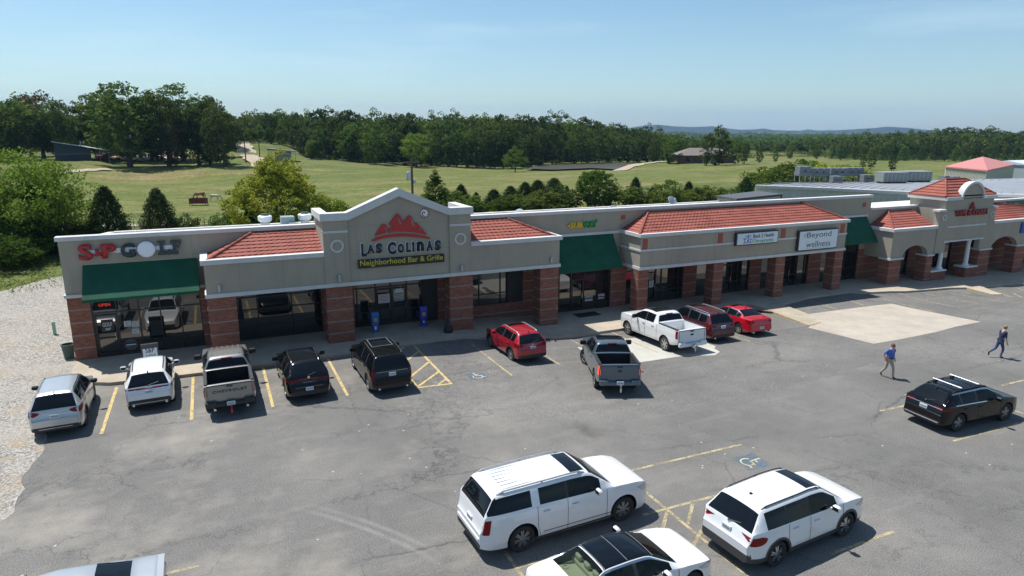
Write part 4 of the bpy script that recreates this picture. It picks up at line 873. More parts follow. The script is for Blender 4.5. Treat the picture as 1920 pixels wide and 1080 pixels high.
# newspaper boxes, ash stand, bins
def newsbox(x, y, label, col):
    z = swz(x); s = empty('newspaper_box', (x, y, z), 0, True); s.scale = (.82, .82, .86); tag(s, label, 'newspaper box')
    mb = MB().bbox(-.26, .26, -.2, .2, .55, 1.15, .02); mb.prism([(-.2, 1.15), (.2, 1.15), (.2, 1.38), (-.12, 1.38)], -.26, .26, 'x'); mb.box(-.16, .16, -.14, .14, .08, .55); mb.bbox(-.26, .26, -.2, .2, 0, .08, .01); mb.build('cabinet', col, s)
    MB().box(-.15, .15, -.212, -.2005, .70, 1.08).build('window_frame', M['kick2'], s); MB().box(-.11, .11, -.218, -.2125, .76, 1.02).build('front_page', M['cork'], s)
    MB().tube((-.1, -.22, .62), (.1, -.22, .62), .012, n=6).build('handle', M['chrome'], s)
    mb = MB(); mb.box(-.06, .06, -.1445, -.1405, .2, .42) if col is M['newsb'] else mb.lathe([(.001, -.004), (.07, -.004), (.07, 0)], (0, -.1405, .32), 12, axis='y'); mb.build('white_mark', M['white'], s)
M['newsb'] = mat('newspaper_box_blue', (.01, .12, .42), .4); M['newsp'] = mat('newspaper_box_royal_blue', (.035, .045, .42), .4)
newsbox(8.0, 36.6, 'bright blue newspaper box left of the restaurant doors', M['newsb']); newsbox(11.0, 37.0, 'royal blue newspaper box right of the restaurant doors', M['newsp'])
s = MB().lathe([(.001, 0), (.24, 0), (.27, .05), (.26, .28), (.16, .36), (.06, .5), (.045, .95), (.06, 1.0), (.001, 1.02)], (11.95, 35.2, swz(12)), 20).build('ash_stand', M['plastic'], smooth=True); tag(s, 'black bell shaped ash stand beside a brick pillar', 'ash stand')
s = MB().lathe([(.001, .0), (.22, 0), (.29, .72), (.32, .74), (.32, .79), (.27, .79), (.2, .1), (.001, .1)], (-7.35, 38.9, -.03), 18).build('rubbish_bin', mat('green_grey_bin', (.06, .09, .08), .5), smooth=True); tag(s, 'open grey green bin against the end wall', 'bin')
s = MB().box(-8.9, -8.75, 43.9, 44.05, -.1, .75).build('utility_marker', mat('pale_green_plastic', (.25, .45, .36), .5)); tag(s, 'small pale green utility marker on the gravel', 'marker post')
s = MB().bbox(21.4, 23.1, 36.3, 37.2, -.47, -.44, .01).build('door_mat', M['rubber']); tag(s, 'black rubber mat at the sandwich shop door', 'mat')
# leaves and litter by the kerb: a few black scraps
s = MB(); 
for k in range(9): x = 17.2+random.uniform(-.5, .5); y = 32.8+random.uniform(-.2, .2); s.tube((x, y, float(g(x, y))+.03), (x+random.uniform(-.2, .2), y+random.uniform(-.1, .1), float(g(x, y))+.07), .04, .02, 6)
o = s.build('litter', M['plastic']); tag(o, 'dark scraps of litter by the kerb behind the red crossover', kind='stuff')
# ------------------------------------------------------------ roof equipment
rz = lambda y: 5.85-(y-Y0-.42)*(1.8/17.0)
def fan(x, y, label):
    z = rz(y); s = empty('roof_fan', (x, y, z), 0, True); tag(s, label, 'roof fan', 'mushroom exhaust fans on the white roof')
    MB().bbox(-.24, .24, -.24, .24, -.1, .62, .01).build('curb', M['galv'], s); MB().lathe([(.001, .6), (.22, .6), (.40, .72), (.42, .98), (.34, 1.04), (.001, 1.06)], n=20).build('hood', M['panelwhite'], s, smooth=True); MB().lathe([(.001, 1.05), (.24, 1.05), (.24, 1.14), (.001, 1.16)], n=16).build('cap', M['darkmetal'], s)
fan(2.98, 43.4, 'left of two mushroom exhaust fans on the white roof'); fan(5.35, 43.4, 'right of two mushroom exhaust fans beside the gable')
s = empty('roof_air_handler', (4.45, 43.4, rz(43.4)), 0, True); tag(s, 'grey blue air handler box between the two roof fans', 'air handler'); MB().bbox(-.55, .25, -.4, .4, 0, .92, .02).build('cabinet', mat('bluegrey_steel', (.22, .30, .32), .5), s); MB().bbox(-.15, .45, -.75, -.38, .1, .58, .02).build('intake_hood', mat('bluegrey_steel', (.22, .30, .32), .5), s)
for x, y, lb in ((-3.9, 41, 'short grey vent pipe near the roof end'), (27.6, 42, 'short pale vent pipe behind the middle parapet')):
    s = MB().tube((x, y, rz(y)-.1), (x, y, rz(y)+.55), .07, n=10).build('vent_pipe', M['galv']); tag(s, lb, 'vent pipe')
s = MB().bbox(-3.3, -2.8, 42, 42.4, rz(42)-.05, rz(42)+.28, .02).build('roof_hatch', M['white']); tag(s, 'low white box on the roof left of the fans', 'roof vent')
def dish(x, y, az, r, label, col, h=.5):
    z = rz(y); s = empty('satellite_dish', (x, y, z), az, True); tag(s, label, 'satellite dish')
    mb = MB().tube((0, 0, 0), (0, 0, h), .03, n=8); mb.box(-.3, .3, -.3, .3, -.02, .04); mb.tube((-.3, -.3, 0), (0, 0, h*.6), .015, n=5); mb.tube((.3, -.3, 0), (0, 0, h*.6), .015, n=5); mb.build('mast', M['galv'], s)
    d = MB().lathe([(.001, .0)]+[(r*k/6, .22*r*(k/6)**2) for k in range(1, 7)]+[(r*1.02, .22*r), (r*1.0, .22*r+.02)], n=22); d.xf(Matrix.Translation((0, 0, h+r*.55)) @ Matrix.Rotation(R_(58), 4, 'X')); d.build('reflector', col, s, smooth=True)
    e_ = MB(); c_ = Matrix.Rotation(R_(58), 4, 'X'); a = c_ @ Vector((0, -r, .22*r)); b = c_ @ Vector((0, 0, r*.95)); e_.tube(a+Vector((0, 0, h+r*.55)), b+Vector((0, 0, h+r*.55)), .015, n=5); e_.bbox(-.05, .05, -.05, .05, -.05, .08, .01, M=Matrix.Translation(b+Vector((0, 0, h+r*.55)))); e_.build('receiver_arm', M['galv'], s)
dish(19.9, 42.5, R_(170), .33, 'white satellite dish tipped toward the field, left on the roof', M['panelwhite'], .2); dish(27.3, 41.8, R_(-10), .32, 'tan satellite dish low on the roof in the middle', M['roofdeck'], .15); dish(33.4, 42.8, R_(8), .42, 'larger grey satellite dish on a mast right of the others', M['galv'], .45)
s = MB(); s.box(20.2, 21.6, 42.2, 42.6, rz(42.4), rz(42.4)+.12); s.box(20.6, 20.9, 42.1, 42.7, rz(42.4)+.12, rz(42.4)+.22); o = s.build('roof_mount', M['darkmetal']); tag(o, 'black ballast frame beside the left satellite dish', 'roof mount')
# ------------------------------------------------------------ buildings behind
def poly_building(name, pts, z0, z1, mw, mr, label, cat, ribs=None, rim=.28, mtrim=None):
    s = empty(name, (pts[0][0], pts[0][1], z0)); tag(s, label, cat); mb = MB(); n = len(pts)
    for i in range(n):
        a = Vector(pts[i]); b = Vector(pts[(i+1) % n]); L_ = (b-a).length; d = (b-a)/L_; nn = Vector((d.y, -d.x))
        if ribs:
            k = int(L_/ribs); v = []
            for j in range(k):
                for u, off in ((0, 0), (.62, 0), (.70, .10), (.92, .10)): p = a+d*((j+u)*L_/k)+nn*off; v += [(p.x, p.y, z0), (p.x, p.y, z1-.05)]
            p = b; v += [(p.x, p.y, z0), (p.x, p.y, z1-.05)]
            mb.add(v, [(2*q, 2*q+2, 2*q+3, 2*q+1) for q in range(len(v)//2-1)])
        else: mb.add([(a.x, a.y, z0), (b.x, b.y, z0), (b.x, b.y, z1), (a.x, a.y, z1)], [(0, 1, 2, 3)])
    mb.build('wall', mw, s, fixn=False)
    return s
# big metal building
MP = [(59.0, 65.1), (61.3, 62.6), (71.1, 48.6), (76.2, 44.6), (88, 39.5), (140, 62), (120, 76), (80, 92)]
MP = [gr(1417, 347, 5.0), gr(1560, 352.5, 5.0), gr(1717, 360, 5.0), gr(1842, 363.2, 5.0), gr(1920, 364.5, 5.0), gr(2080, 366, 5.0)]
far_ = [gr(2200, 330, 5.0), gr(1920, 334.2, 5.0), gr(1700, 338.5, 5.0), gr(1500, 343, 5.0)]
PTS = MP+far_
s = poly_building('metal_warehouse', PTS, -2, 4.9, M['ribbed'], M['metalroof'], 'long ribbed off white steel warehouse with a low grey metal roof', 'warehouse', ribs=.62)
mb = MB(); cx_ = sum(p[0] for p in PTS)/len(PTS); cy_ = sum(p[1] for p in PTS)/len(PTS)
mb.add([(cx_, cy_, 5.25)]+[(x, y, 5.0) for x, y in PTS], [(0, 1+i, 1+(i+1) % len(PTS)) for i in range(len(PTS))])
mb.build('roof', M['metalroof'], s)
mb = MB()
for a, b in zip(MP[:-1], MP[1:]):
    a = Vector((*a, 5.02)); b = Vector((*b, 5.02)); d = (b-a).normalized(); nn = Vector((d.y, -d.x, 0)); mb.add([a+nn*.35, b+nn*.35, b-nn*.2, a-nn*.2, a+nn*.35-Vector((0, 0, .34)), b+nn*.35-Vector((0, 0, .34))], [(0, 1, 2, 3), (4, 5, 1, 0)])
mb.build('gutter', M['trim'], s)
mb = MB()
for i in range(26):   # standing seams
    t = i/26; a = Vector(PTS[0]).lerp(Vector(PTS[4]), t); b = Vector(PTS[9]).lerp(Vector(PTS[7]), t); mb.tube((a.x, a.y, 5.05), ((a.x+b.x)/2, (a.y+b.y)/2, 5.17), .035, n=4); mb.tube(((a.x+b.x)/2, (a.y+b.y)/2, 5.17), (b.x, b.y, 5.08), .035, n=4)
mb.build('roof_seam', M['metalroof'], s)
# small building with a dark grey roof between
SH = [gr(1344, 367, 4.6), gr(1382, 372.5, 4.6), gr(1465, 364, 4.6), gr(1420, 358.5, 4.6)]
s = poly_building('equipment_shed', SH, -1, 4.5, mat('cream_panel', (.55, .52, .44), .7), M['metalroof'], 'small cream shed with a dark grey flat roof behind the parapet', 'shed')
mb = MB(); e_ = .12; cx_ = sum(p[0] for p in SH)/4; cy_ = sum(p[1] for p in SH)/4; big = [(cx_+(x-cx_)*1.04, cy_+(y-cy_)*1.04) for x, y in SH]
mb.add([(x, y, 4.62) for x, y in big]+[(x, y, 4.40) for x, y in big], [(0, 1, 2, 3), (7, 6, 5, 4), (0, 4, 5, 1), (1, 5, 6, 2), (2, 6, 7, 3), (3, 7, 4, 0)]); mb.build('roof', mat('charcoal_roofing', (.075, .08, .085), .6), s)
mb = MB()
for i in range(4):
    p = SH[i]; mb.box(p[0]-.07, p[0]+.07, p[1]-.07, p[1]+.07, -1, 4.5)
mb.build('corner_post', M['mullion'], s)
# packaged units on the metal roof
M['unitgrey'] = mat('rooftop_unit_grey', (.22, .255, .245), .5, var=.15); M['condenser'] = mat('condenser_blue_grey', (.15, .175, .19), .5, var=.2)
def rtu(px, py, wpx, hpx, label, rot):
    x, y = gr(px, py, 5.1); dist = math.hypot(x, y); k = dist/FPX; L_ = wpx*k*.98; H_ = hpx*k*1.05
    s = empty('rooftop_unit', (x, y, 5.05), rot, True); tag(s, label, 'rooftop unit', 'large packaged units on the grey metal roof')
    MB().bbox(-L_/2, L_/2, 0, L_*.55, .25, H_, .03).build('cabinet', M['unitgrey'], s); MB().box(-L_/2+.2, L_/2-.1, .1, L_*.5, 0, .25).build('base_rail', M['plastic'], s)
    mb = MB(); n = 6
    for i in range(n+1): xx = -L_/2+.04+(L_-.08)*i/n; mb.box(xx-.02, xx+.02, -.02, -.001, .27, H_-.03)
    mb.box(-L_/2, L_/2, -.03, L_*.55+.03, H_+.001, H_+.08); mb.build('panel_rib', M['galv'], s)
    MB().box(L_/2+.001, L_/2+.03, .1, L_*.5, .4, H_-.2).build('coil_face', M['darkmetal'], s)
rtu(1678, 344.5, 42, 17, 'left of the two big grey packaged roof units', R_(-20)); rtu(1723, 342, 42, 16, 'right of the two big grey packaged roof units', R_(-20))
def condenser(px, py, wpx, hpx, label, legs=True, blocks=3):
    x, y = gr(px, py, 5.1); k = math.hypot(x, y)/FPX; s = empty('condenser_rack', (x, y, 5.08), R_(-22), True); tag(s, label, 'condenser', 'condenser units along the warehouse roof edge'); L_ = wpx*k; H_ = hpx*k
    z0_ = H_*.45 if legs else .02
    mb = MB(); mb.bbox(-L_/2, L_/2, 0, 1.6, z0_, z0_+H_*.28, .02); mb.build('deck', M['condenser'], s)
    for i in range(blocks):
        w_ = L_/blocks; xx = -L_/2+i*w_; MB().bbox(xx+.06, xx+w_-.06, .1, 1.5, z0_+H_*.281, z0_+H_*.28+H_*.42, .03).build('fan_coil', M['condenser'], s)
    if legs:
        mb = MB()
        for xx in (-L_/2+.1, 0, L_/2-.1):
            for yy in (.1, 1.5): mb.tube((xx, yy, 0), (xx, yy, z0_), .05, n=6)
        mb.build('stand', M['galv'], s)
condenser(1509, 341.5, 21, 23, 'leftmost pale condenser on tall legs at the roof edge', True, 2); condenser(1537, 341, 34, 20, 'second condenser rack from the left on the metal roof'); condenser(1573, 340, 30, 19, 'third condenser rack on the metal roof', True, 3); condenser(1603, 339.5, 30, 19, 'fourth and longest run of condensers before the gap', True, 3)
condenser(1571, 342.5, 18, 15, 'squat blue grey condenser standing in front of the racks', False, 2); condenser(1629, 341, 18, 16, 'squat condenser right of the racks by the field', False, 2); condenser(1777, 337.5, 8, 9, 'small grey condenser behind the tower roof', False, 1); condenser(1795, 337, 12, 7, 'low dark pair of condensers behind the tower roof', False, 2)
# red roofed building
def barn(name, front_px, z_eave, zb, h, t, label):
    pass
A_ = on_ground(1774, 341, 60, 400)
tt = 150.
def at(px, py, t): return Vector(pt(px, py, t))
L0 = at(1774, 312, 152); C0 = at(1852, 315.5, 138); R0 = at(1901, 312.5, 162); B0 = L0+(R0-C0)
ze = 3.7
for v in (L0, C0, R0, B0): v.z = ze
s = empty('red_roof_building', (C0.x, C0.y, -2)); tag(s, 'tan steel building with a faded red hipped roof beyond the warehouse', 'building')
mb = MB(); P4 = [L0, C0, R0, B0]
for i in range(4):
    a, b = P4[i], P4[(i+1) % 4]; k = 28; v = []
    d = (b-a); nn = Vector((d.y, -d.x, 0)).normalized()
    for j in range(k):
        for u, off in ((0, 0), (.6, 0), (.68, .12), (.92, .12)): p = a+d*((j+u)/k)+nn*off; v += [(p.x, p.y, -3), (p.x, p.y, ze)]
    v += [(b.x, b.y, -3), (b.x, b.y, ze)]; mb.add(v, [(2*q, 2*q+2, 2*q+3, 2*q+1) for q in range(len(v)//2-1)])
mb.build('wall', mat('tan_steel', (.48, .47, .42), .6), s, fixn=False)
ap = (L0+R0)/2; ap.z = ze+2.0; e_ = [ap+(p-ap)*1.03 for p in P4]
for p in e_: p.z = ze-.02
mb = MB().add([tuple(ap)]+[tuple(p) for p in e_]+[(p.x, p.y, p.z-.3) for p in e_], [(0, 1, 2), (0, 2, 3), (0, 3, 4), (0, 4, 1), (1, 5, 6, 2), (2, 6, 7, 3), (3, 7, 8, 4), (4, 8, 5, 1)]); mb.build('roof', mat('faded_red_metal', (.52, .20, .18), .5), s)
L1 = at(1904, 309, 165); L1.z = 3.6
s = empty('pale_metal_shed', (L1.x, L1.y, -2)); tag(s, 'pale blue metal shed at the right edge beyond the red roof', 'shed')
MB().box(L1.x, L1.x+14, L1.y-4, L1.y+8, -3, 3.4).build('wall', mat('pale_blue_steel', (.42, .50, .54), .5), s); MB().prism([(L1.y-4.3, 3.4), (L1.y+8.3, 3.4), (L1.y+2, 4.4)], L1.x-.2, L1.x+14.2, 'x').build('roof', M['panelwhite'], s)
# brick house on the rise
hc = on_ground(1317, 305, 150, 300); hx, hy, hz_, ht = hc
s = empty('brick_house', (hx, hy, hz_), R_(-24), True); tag(s, 'low brown brick ranch house with a hipped grey roof on the rise', 'house')
M['hbrick'] = mat('brown_house_brick', (.13, .075, .058), .9, var=.25, vscale=2); M['shingle'] = mat('brown_shingle', (.17, .145, .13), .9, var=.2, vscale=1.5)
mb = MB().box(-9, -1.5, -4, 5, -1.5, 2.6); mb.box(-1.5, 5.5, -1.2, 5, -1.5, 2.6); mb.box(5.5, 9.5, -4, 5, -1.5, 2.6); mb.build('wall', M['hbrick'], s)
def hiproof(x0, x1, y0, y1, z0, z1):
    i = (y1-y0)/2; return MB().add([(x0, y0, z0), (x1, y0, z0), (x1, y1, z0), (x0, y1, z0), (x0+i, (y0+y1)/2, z1), (x1-i, (y0+y1)/2, z1)], [(0, 1, 5, 4), (1, 2, 5), (2, 3, 4, 5), (3, 0, 4), (3, 2, 1, 0)])
r = hiproof(-9.8, 10.3, -4.7, 5.7, 2.55, 4.9).build('roof', M['shingle'], s); MB().box(-1.0, -.2, 1.2, 2.0, 3.8, 5.2).build('chimney', M['hbrick'], r)
for x in (-1.0, 1.3, 3.6): MB().tube((x, -3.9, -.3), (x, -3.9, 2.6), .13, n=8).build('porch_post', M['white'], s)
for x in (-6.5, -3.8): MB().box(x, x+1.1, -4.05, -4.001, .7, 2.0).build('window', M['shopglass'], s)
MB().box(1.6, 2.6, -1.25, -1.201, -.3, 2.0).build('door', M['white'], s); MB().box(-.8, 1.0, -1.25, -1.201, .5, 2.0).build('window', M['shopglass'], s)
MB().box(-10.4, 6, -5.5, -4.2, -.9, -.25).build('porch_step', M['concrete'], s)
# barn on the left
hx, hy, hz_, ht = on_ground(150, 301, 140, 200)
s = empty('barn', (hx, hy, hz_), R_(8), True); tag(s, 'dark blue grey barn with a white lean-to roof below the trees', 'barn')
mb = MB().prism([(-5.2, -1), (2.6, -1), (2.6, 2.6), (-5.2, 4.6)], 0, 8); mb.build('wall', mat('slate_blue_siding', (.045, .06, .075), .7), s)
MB().prism([(-5.6, 4.72), (7.0, 2.3), (7.0, 2.45), (-5.6, 4.87)], -.5, 8.5).build('roof', mat('bright_metal_roof', (.62, .66, .68), .4), s)
mb = MB()
for x, y in ((6.6, -.2), (6.6, 8), (4.6, -.2)): mb.tube((x, y, -1), (x, y, 2.4), .1, n=6)
mb.tube((.6, 2, 3.6), (.6, 2, 5.0), .15, n=8); mb.build('post', M['galv'], s)
M['farmred'] = mat('farm_machine_red', (.28, .02, .02), .5)
s2 = empty('tractor', (hx+5.0, hy-.6, hz_), R_(10), True); tag(s2, 'red farm tractor parked under the barn lean-to', 'tractor')
MB().bbox(-1.2, 1.0, -.4, .4, .7, 1.35, .08).build('bonnet', M['farmred'], s2); MB().bbox(.2, 1.0, -.5, .5, 1.35, 1.5, .03).build('fender', M['farmred'], s2)
mb = MB()
for x in (.1, 1.1):
    for y in (-.45, .45): mb.tube((x, y, 1.3), (x, y, 2.3), .03, n=5)
mb.box(0, 1.2, -.5, .5, 2.3, 2.36); mb.build('roll_bar', M['darkmetal'], s2)
for x, r_ in ((-.9, .4), (.8, .7)):
    for y in (-.65, .65): MB().tube((x, y-.12, r_), (x, y+.12, r_), r_, n=16).build('wheel', M['rubber'], s2)
s2 = empty('farm_trailer', (hx+8.6, hy-.8, hz_), R_(-5), True); tag(s2, 'low red flat trailer beside the barn lean-to', 'trailer')
MB().bbox(-1.8, 1.8, -.9, .9, .6, .8, .03).build('bed', M['farmred'], s2); mb = MB()
for x in (-1.7, 0, 1.7): mb.tube((x, -.85, .8), (x, -.85, 1.25), .03, n=5)
mb.tube((-1.7, -.85, 1.25), (1.7, -.85, 1.25), .03, n=5); mb.build('side_rail', M['farmred'], s2)
for y in (-.95, .95): MB().tube((0, y-.1, .35), (0, y+.1, .35), .35, n=12).build('wheel', M['rubber'], s2)
# shed by the woods
hx, hy, hz_, ht = on_ground(535, 301, 150, 300)
s = empty('field_shed', (hx, hy, hz_), R_(-10), True); tag(s, 'small dark shed with a grey roof at the foot of the woods', 'shed')
MB().box(-2.5, 1.6, -2, 2, -1, 2.4).build('wall', mat('pale_shed_board', (.20, .24, .25), .8), s); MB().prism([(-4.4, 2.9), (3.2, 2.5), (3.2, 2.65), (-4.4, 3.4)], -2.6, 2.6).build('roof', M['shingle'], s)
mb = MB(); 
for x in (-4.1, 2.9): mb.tube((x, -2.2, -1), (x, -2.2, 2.8), .09, n=6)
mb.build('post', M['galv'], s)
# utility poles and wires
M['polewood'] = mat('weathered_pole', (.085, .07, .058), .9)
def pole(px, py, t, top, label, tf=False):
    x, y, z = pt(px, py, t); zg = terr1(x, y); zt = pt(px, top, t)[2]; s = empty('utility_pole', (x, y, zg), R_(20), True); tag(s, label, 'utility pole')
    MB().tube((0, 0, -.3), (0, 0, zt-zg), .16, .11, 10).build('pole_shaft', M['polewood'], s)
    MB().box(-.9, .9, -.06, .06, zt-zg-.5, zt-zg-.36).build('crossarm', M['polewood'], s)
    if tf:
        MB().lathe([(.001, -1.0), (.24, -1.0), (.26, -.9), (.26, -.2), (.2, -.1), (.001, -.1)], (-.42, 0, zt-zg-1.3), 14).build('transformer', M['galv'], s); MB().box(.1, .45, -.15, .15, zt-zg-2.7, zt-zg-2.3).build('meter_box', M['galv'], s)
    return (x, y, zt-.4)
p1 = pole(773.5, 365, 72, 296, 'wooden utility pole with a transformer behind the gable', True); p2 = pole(461, 300, 180, 262, 'thin utility pole beside the gravel track'); p3 = pole(487, 292, 200, 258, 'second thin utility pole right of the gravel track')
def wire(a, b, sag, label, n=24):
    pts = [Vector(a).lerp(Vector(b), k/n)-Vector((0, 0, sag*4*(k/n)*(1-k/n))) for k in range(n+1)]; o = MB().path(pts, .018, 4).build('power_line', M['galv']); tag(o, label, 'power line')
wire(p1, p3, 2.4, 'thin power line sagging from the transformer pole to the woods'); wire(p2, (p2[0]-70, p2[1]-16, p2[2]-2), 1.5, 'thin power line leaving the pole by the track')
# wire fence
s = empty('wire_fence', (-20, 75, 0)); tag(s, 'wire fence with thin posts along the pasture behind the shops', 'fence')
fp = [on_ground(60+i*12, 440-i*.6, 50, 120) for i in range(32)]
for p in fp: MB().tube((p[0], p[1], p[2]-.1), (p[0], p[1], p[2]+1.15), .04, n=5).build('fence_post', M['polewood'], s)
mb = MB()
for h in (.35, .7, 1.05): mb.path([(p[0], p[1], p[2]+h) for p in fp], .012, 3)
mb.build('fence_wire', M['galv'], s)
# ------------------------------------------------------------ vehicles
def paint(name, col, metal=0.0, rough=.28, coat=1.0): return mat('paint_'+name, col, rough, metal, .5, coat, var=.05, vscale=1.5)
M['tail'] = mat('tail_light_red', (.20, .004, .006), .2, spec=.25); M['taillit'] = mat('lit_tail_light', (.7, .05, .03), .2, emit=((1, .10, .05), .6)); M['head'] = mat('headlight_clear', (.45, .47, .5), .1, .5, coat=1)
M['cladding'] = mat('grey_cladding', (.045, .047, .05), .6); M['plate'] = mat('licence_plate', (.55, .60, .64), .4); M['platetxt'] = mat('plate_characters', (.03, .06, .15), .5)
M['rimsilver'] = mat('alloy_silver', (.50, .51, .53), .25, .9); M['rimdark'] = mat('alloy_dark', (.26, .26, .27), .35, .55); M['seam'] = mat('panel_gap', (.012, .012, .013), .7); M['cream'] = mat('cream_leather', (.62, .56, .42), .6)
M['rail_silver'] = mat('satin_rail', (.40, .41, .42), .4, .6)
def blur(y, s):
    n = int(s*4/.01); k = np.exp(-.5*(np.arange(-n, n+1)*.01/s)**2); k /= k.sum(); return np.convolve(np.pad(y, n, mode='edge'), k, 'valid')
RING_SIDE = [0, .10, .2, .32, .45, .58, .70, .80, .90]
RT = [.97, .9, .8, .66, .5, .34, .17]
M['archliner'] = mat('arch_liner_black', (.012, .012, .013), .9); M['bedwhite'] = mat('bed_white_paint', (.70, .71, .72), .4); M['bedblack'] = mat('bed_black_liner', (.014, .014, .015), .85)
class Car:
    def __init__(c, S):
        c.S = S; L = c.L = S['L']; W = c.W = S['W']; c.gx = np.arange(0, L+.005, .01)
        def prof(k, s): a = np.array(S[k]); y = np.interp(c.gx, a[:, 0], a[:, 1]); return blur(y, s) if s else y
        c.top = prof('top', .028); c.belt = prof('belt', .05); c.wf = prof('plan', .06)*W/2; c.rf = prof('roofw', .07)*W/2; c.bot = prof('bot', .05)
        c.belt = np.minimum(c.belt, c.top-.012)
        c.wf = np.minimum(c.wf, W/2)
    def at(c, x): return [float(np.interp(x, c.gx, a)) for a in (c.top, c.belt, c.wf, c.rf, c.bot)]
    def ring(c, x):
        top, belt, w_, rf, bot = c.at(x); crown = c.S.get('crown', .035); rf = min(rf, w_*.97); p = [(0, bot), (w_*.86, bot)]
        for f in RING_SIDE:
            z = bot+.03+(belt-.04-bot-.03)*f; bulge = 1-.035*(1-min(1, f*4))**2-.035*max(0, (f-.35)/.65)**2
            sh = .012*math.exp(-((f-.72)/.08)**2); p.append((w_*bulge+ (sh if w_ > c.W*.46 else 0)-.012, z))
        p.append((w_*.945, belt)); ys = w_*.93
        h = top-belt
        p.append((ys, belt+min(.025, h*.2))); 
        for f in (.5, .84): p.append((ys+(rf-ys)*(f**1.15), belt+h*f*(1-.0)))
        p.append((rf, top-min(.035, h*.2)))
        for r_ in RT: p.append((rf*r_, top+crown*(1-r_*r_)*min(1, h/.25+.35)-min(.035, h*.2)*max(0, (r_-.85)/.15)*.7))
        p.append((0, top+crown*min(1, h/.25+.35)))
        return p
IB = 2+len(RING_SIDE)      # shoulder index ; IB+1 glass bottom ; IB+2, IB+3 ; IB+4 roof edge
def build_car(name, label, S, loc, heading, cat='car'):
    c = Car(S); L, W = c.L, c.W
    root = empty(name, (loc[0], loc[1], float(g(loc[0], loc[1]))), heading, True); tag(root, label, cat, S.get('group'))
    # pitch the car with the slope of the ground
    hx, hy = math.cos(heading), math.sin(heading); dz = float(g(loc[0]+hx*1.4, loc[1]+hy*1.4)-g(loc[0]-hx*1.4, loc[1]-hy*1.4)); 
    root.rotation_euler = (0, -math.atan2(dz, 2.8), heading)
    root.location.z = float(g(loc[0]+hx*1.4, loc[1]+hy*1.4)+g(loc[0]-hx*1.4, loc[1]-hy*1.4))/2+.004
    # stations by arc length of the top profile
    xs = [0.0]; acc = 0
    must = sorted(set([round(v, 3) for k in ('win', 'seams', 'must') for v in np.ravel(S.get(k, []))]))
    for i in range(1, len(c.gx)):
        acc += math.hypot(.01, c.top[i]-c.top[i-1]); x = float(c.gx[i])
        if any(abs(x-m_) < .006 for m_ in must) or acc > .075 or x < .05 or x > L-.05:
            xs.append(x); acc = 0
    if L-xs[-1] > .004: xs.append(L)
    rings = [c.ring(x) for x in xs]; n = len(rings[0]); V = []; 
    for x, r in zip(xs, rings):
        V += [(x-L/2, y, z) for y, z in r]+[(x-L/2, -y, z) for y, z in r[1:-1]]
    K = 2*n-2; lid = lambda s, i: s*K+i; rid = lambda s, i: s*K+(i if i in (0, n-1) else n+i-1)
    tags = ['body', 'lower_trim', 'arch_liner']; mt = {'body': S['paint'], 'lower_trim': S.get('lower', M['plastic']), 'arch_liner': M['archliner']}
    def T(t, m_):
        if t not in mt: tags.append(t); mt[t] = m_
        return tags.index(t)
    F = []; FT = []
    win = S['win']; dlo0, dlo1 = win[0][0], win[-1][1]; IRE = IB+4
    def classify(x, side, i, z, y):
        top, belt, w_, rf, bot = c.at(x)
        for nm, bx in S.get('boxes', []):
            x0, x1, y0, y1, z0, z1 = bx
            if x0 <= x <= x1 and y0*W/2 <= abs(y) <= y1*W/2 and z0 <= z <= z1:
                m_ = {'tail_light': S.get('tail', M['tail']), 'headlight': M['head'], 'lower_trim': S.get('lower', M['plastic']), 'grille': M['plastic'], 'chrome_strip': M['chrome'], 'bumper': S.get('bumperm', S['paint'])}[nm]
                return T(nm if nm in ('lower_trim', 'chrome_strip', 'grille') else nm+('' if side == 0 else '.001'), m_)
        if i <= S.get('clad', 1): return 1
        if IB+1 <= i < IB+3+S.get('gtop', 0) and top-belt > .13:
            for k, (a, b) in enumerate(win):
                if a <= x <= b: return T('side_window_%d%d' % (k, side), S.get('sideglass', M['carglass']) if not (k >= len(win)-1 and 'frontglass' in S) else S['frontglass'])
            if dlo0 < x < dlo1: return T('window_pillar', M['plastic'] if not S.get('paintpillar') else S['paint'])
        if i == IB and dlo0-.02 <= x <= dlo1+.1 and S.get('beltchrome'): return T('window_surround', S['beltchrome'])
        if i == IB+3 and dlo0 <= x <= dlo1 and S.get('beltchrome'): return T('window_surround', S['beltchrome'])
        if i >= IRE+1 and S['ws'][0] <= x <= S['ws'][1]: return T('windshield', S.get('wsglass', M['carglass']))
        if i >= IRE+S.get('rwi', 1) and S['rw'][0] <= x <= S['rw'][1]: return T('rear_window', S.get('rearglass', M['carglass']))
        if S.get('roofglass'):
            for a, b in S['roofglass']:
                if a <= x <= b and i >= IRE+S.get('sri', 4): return T('sunroof', M['carglass'])
        if S.get('wraprear') and i >= IB+1 and i < IRE and S['rw'][0]+.02 <= x <= S['wraprear'] and top-belt > .1: return T('rear_quarter_glass%d' % side, M['carglass'])
        return 0
    for s in range(len(xs)-1):
        x = (xs[s]+xs[s+1])/2
        for i in range(n-1):
            z = sum(rings[s+a][i+b][1] for a in (0, 1) for b in (0, 1))/4; y = sum(rings[s+a][i+b][0] for a in (0, 1) for b in (0, 1))/4
            F.append((lid(s, i), lid(s, i+1), lid(s+1, i+1), lid(s+1, i))); FT.append(classify(x, 0, i, z, y))
            F.append((rid(s, i), rid(s+1, i), rid(s+1, i+1), rid(s, i+1))); FT.append(classify(x, 1, i, z, -y))
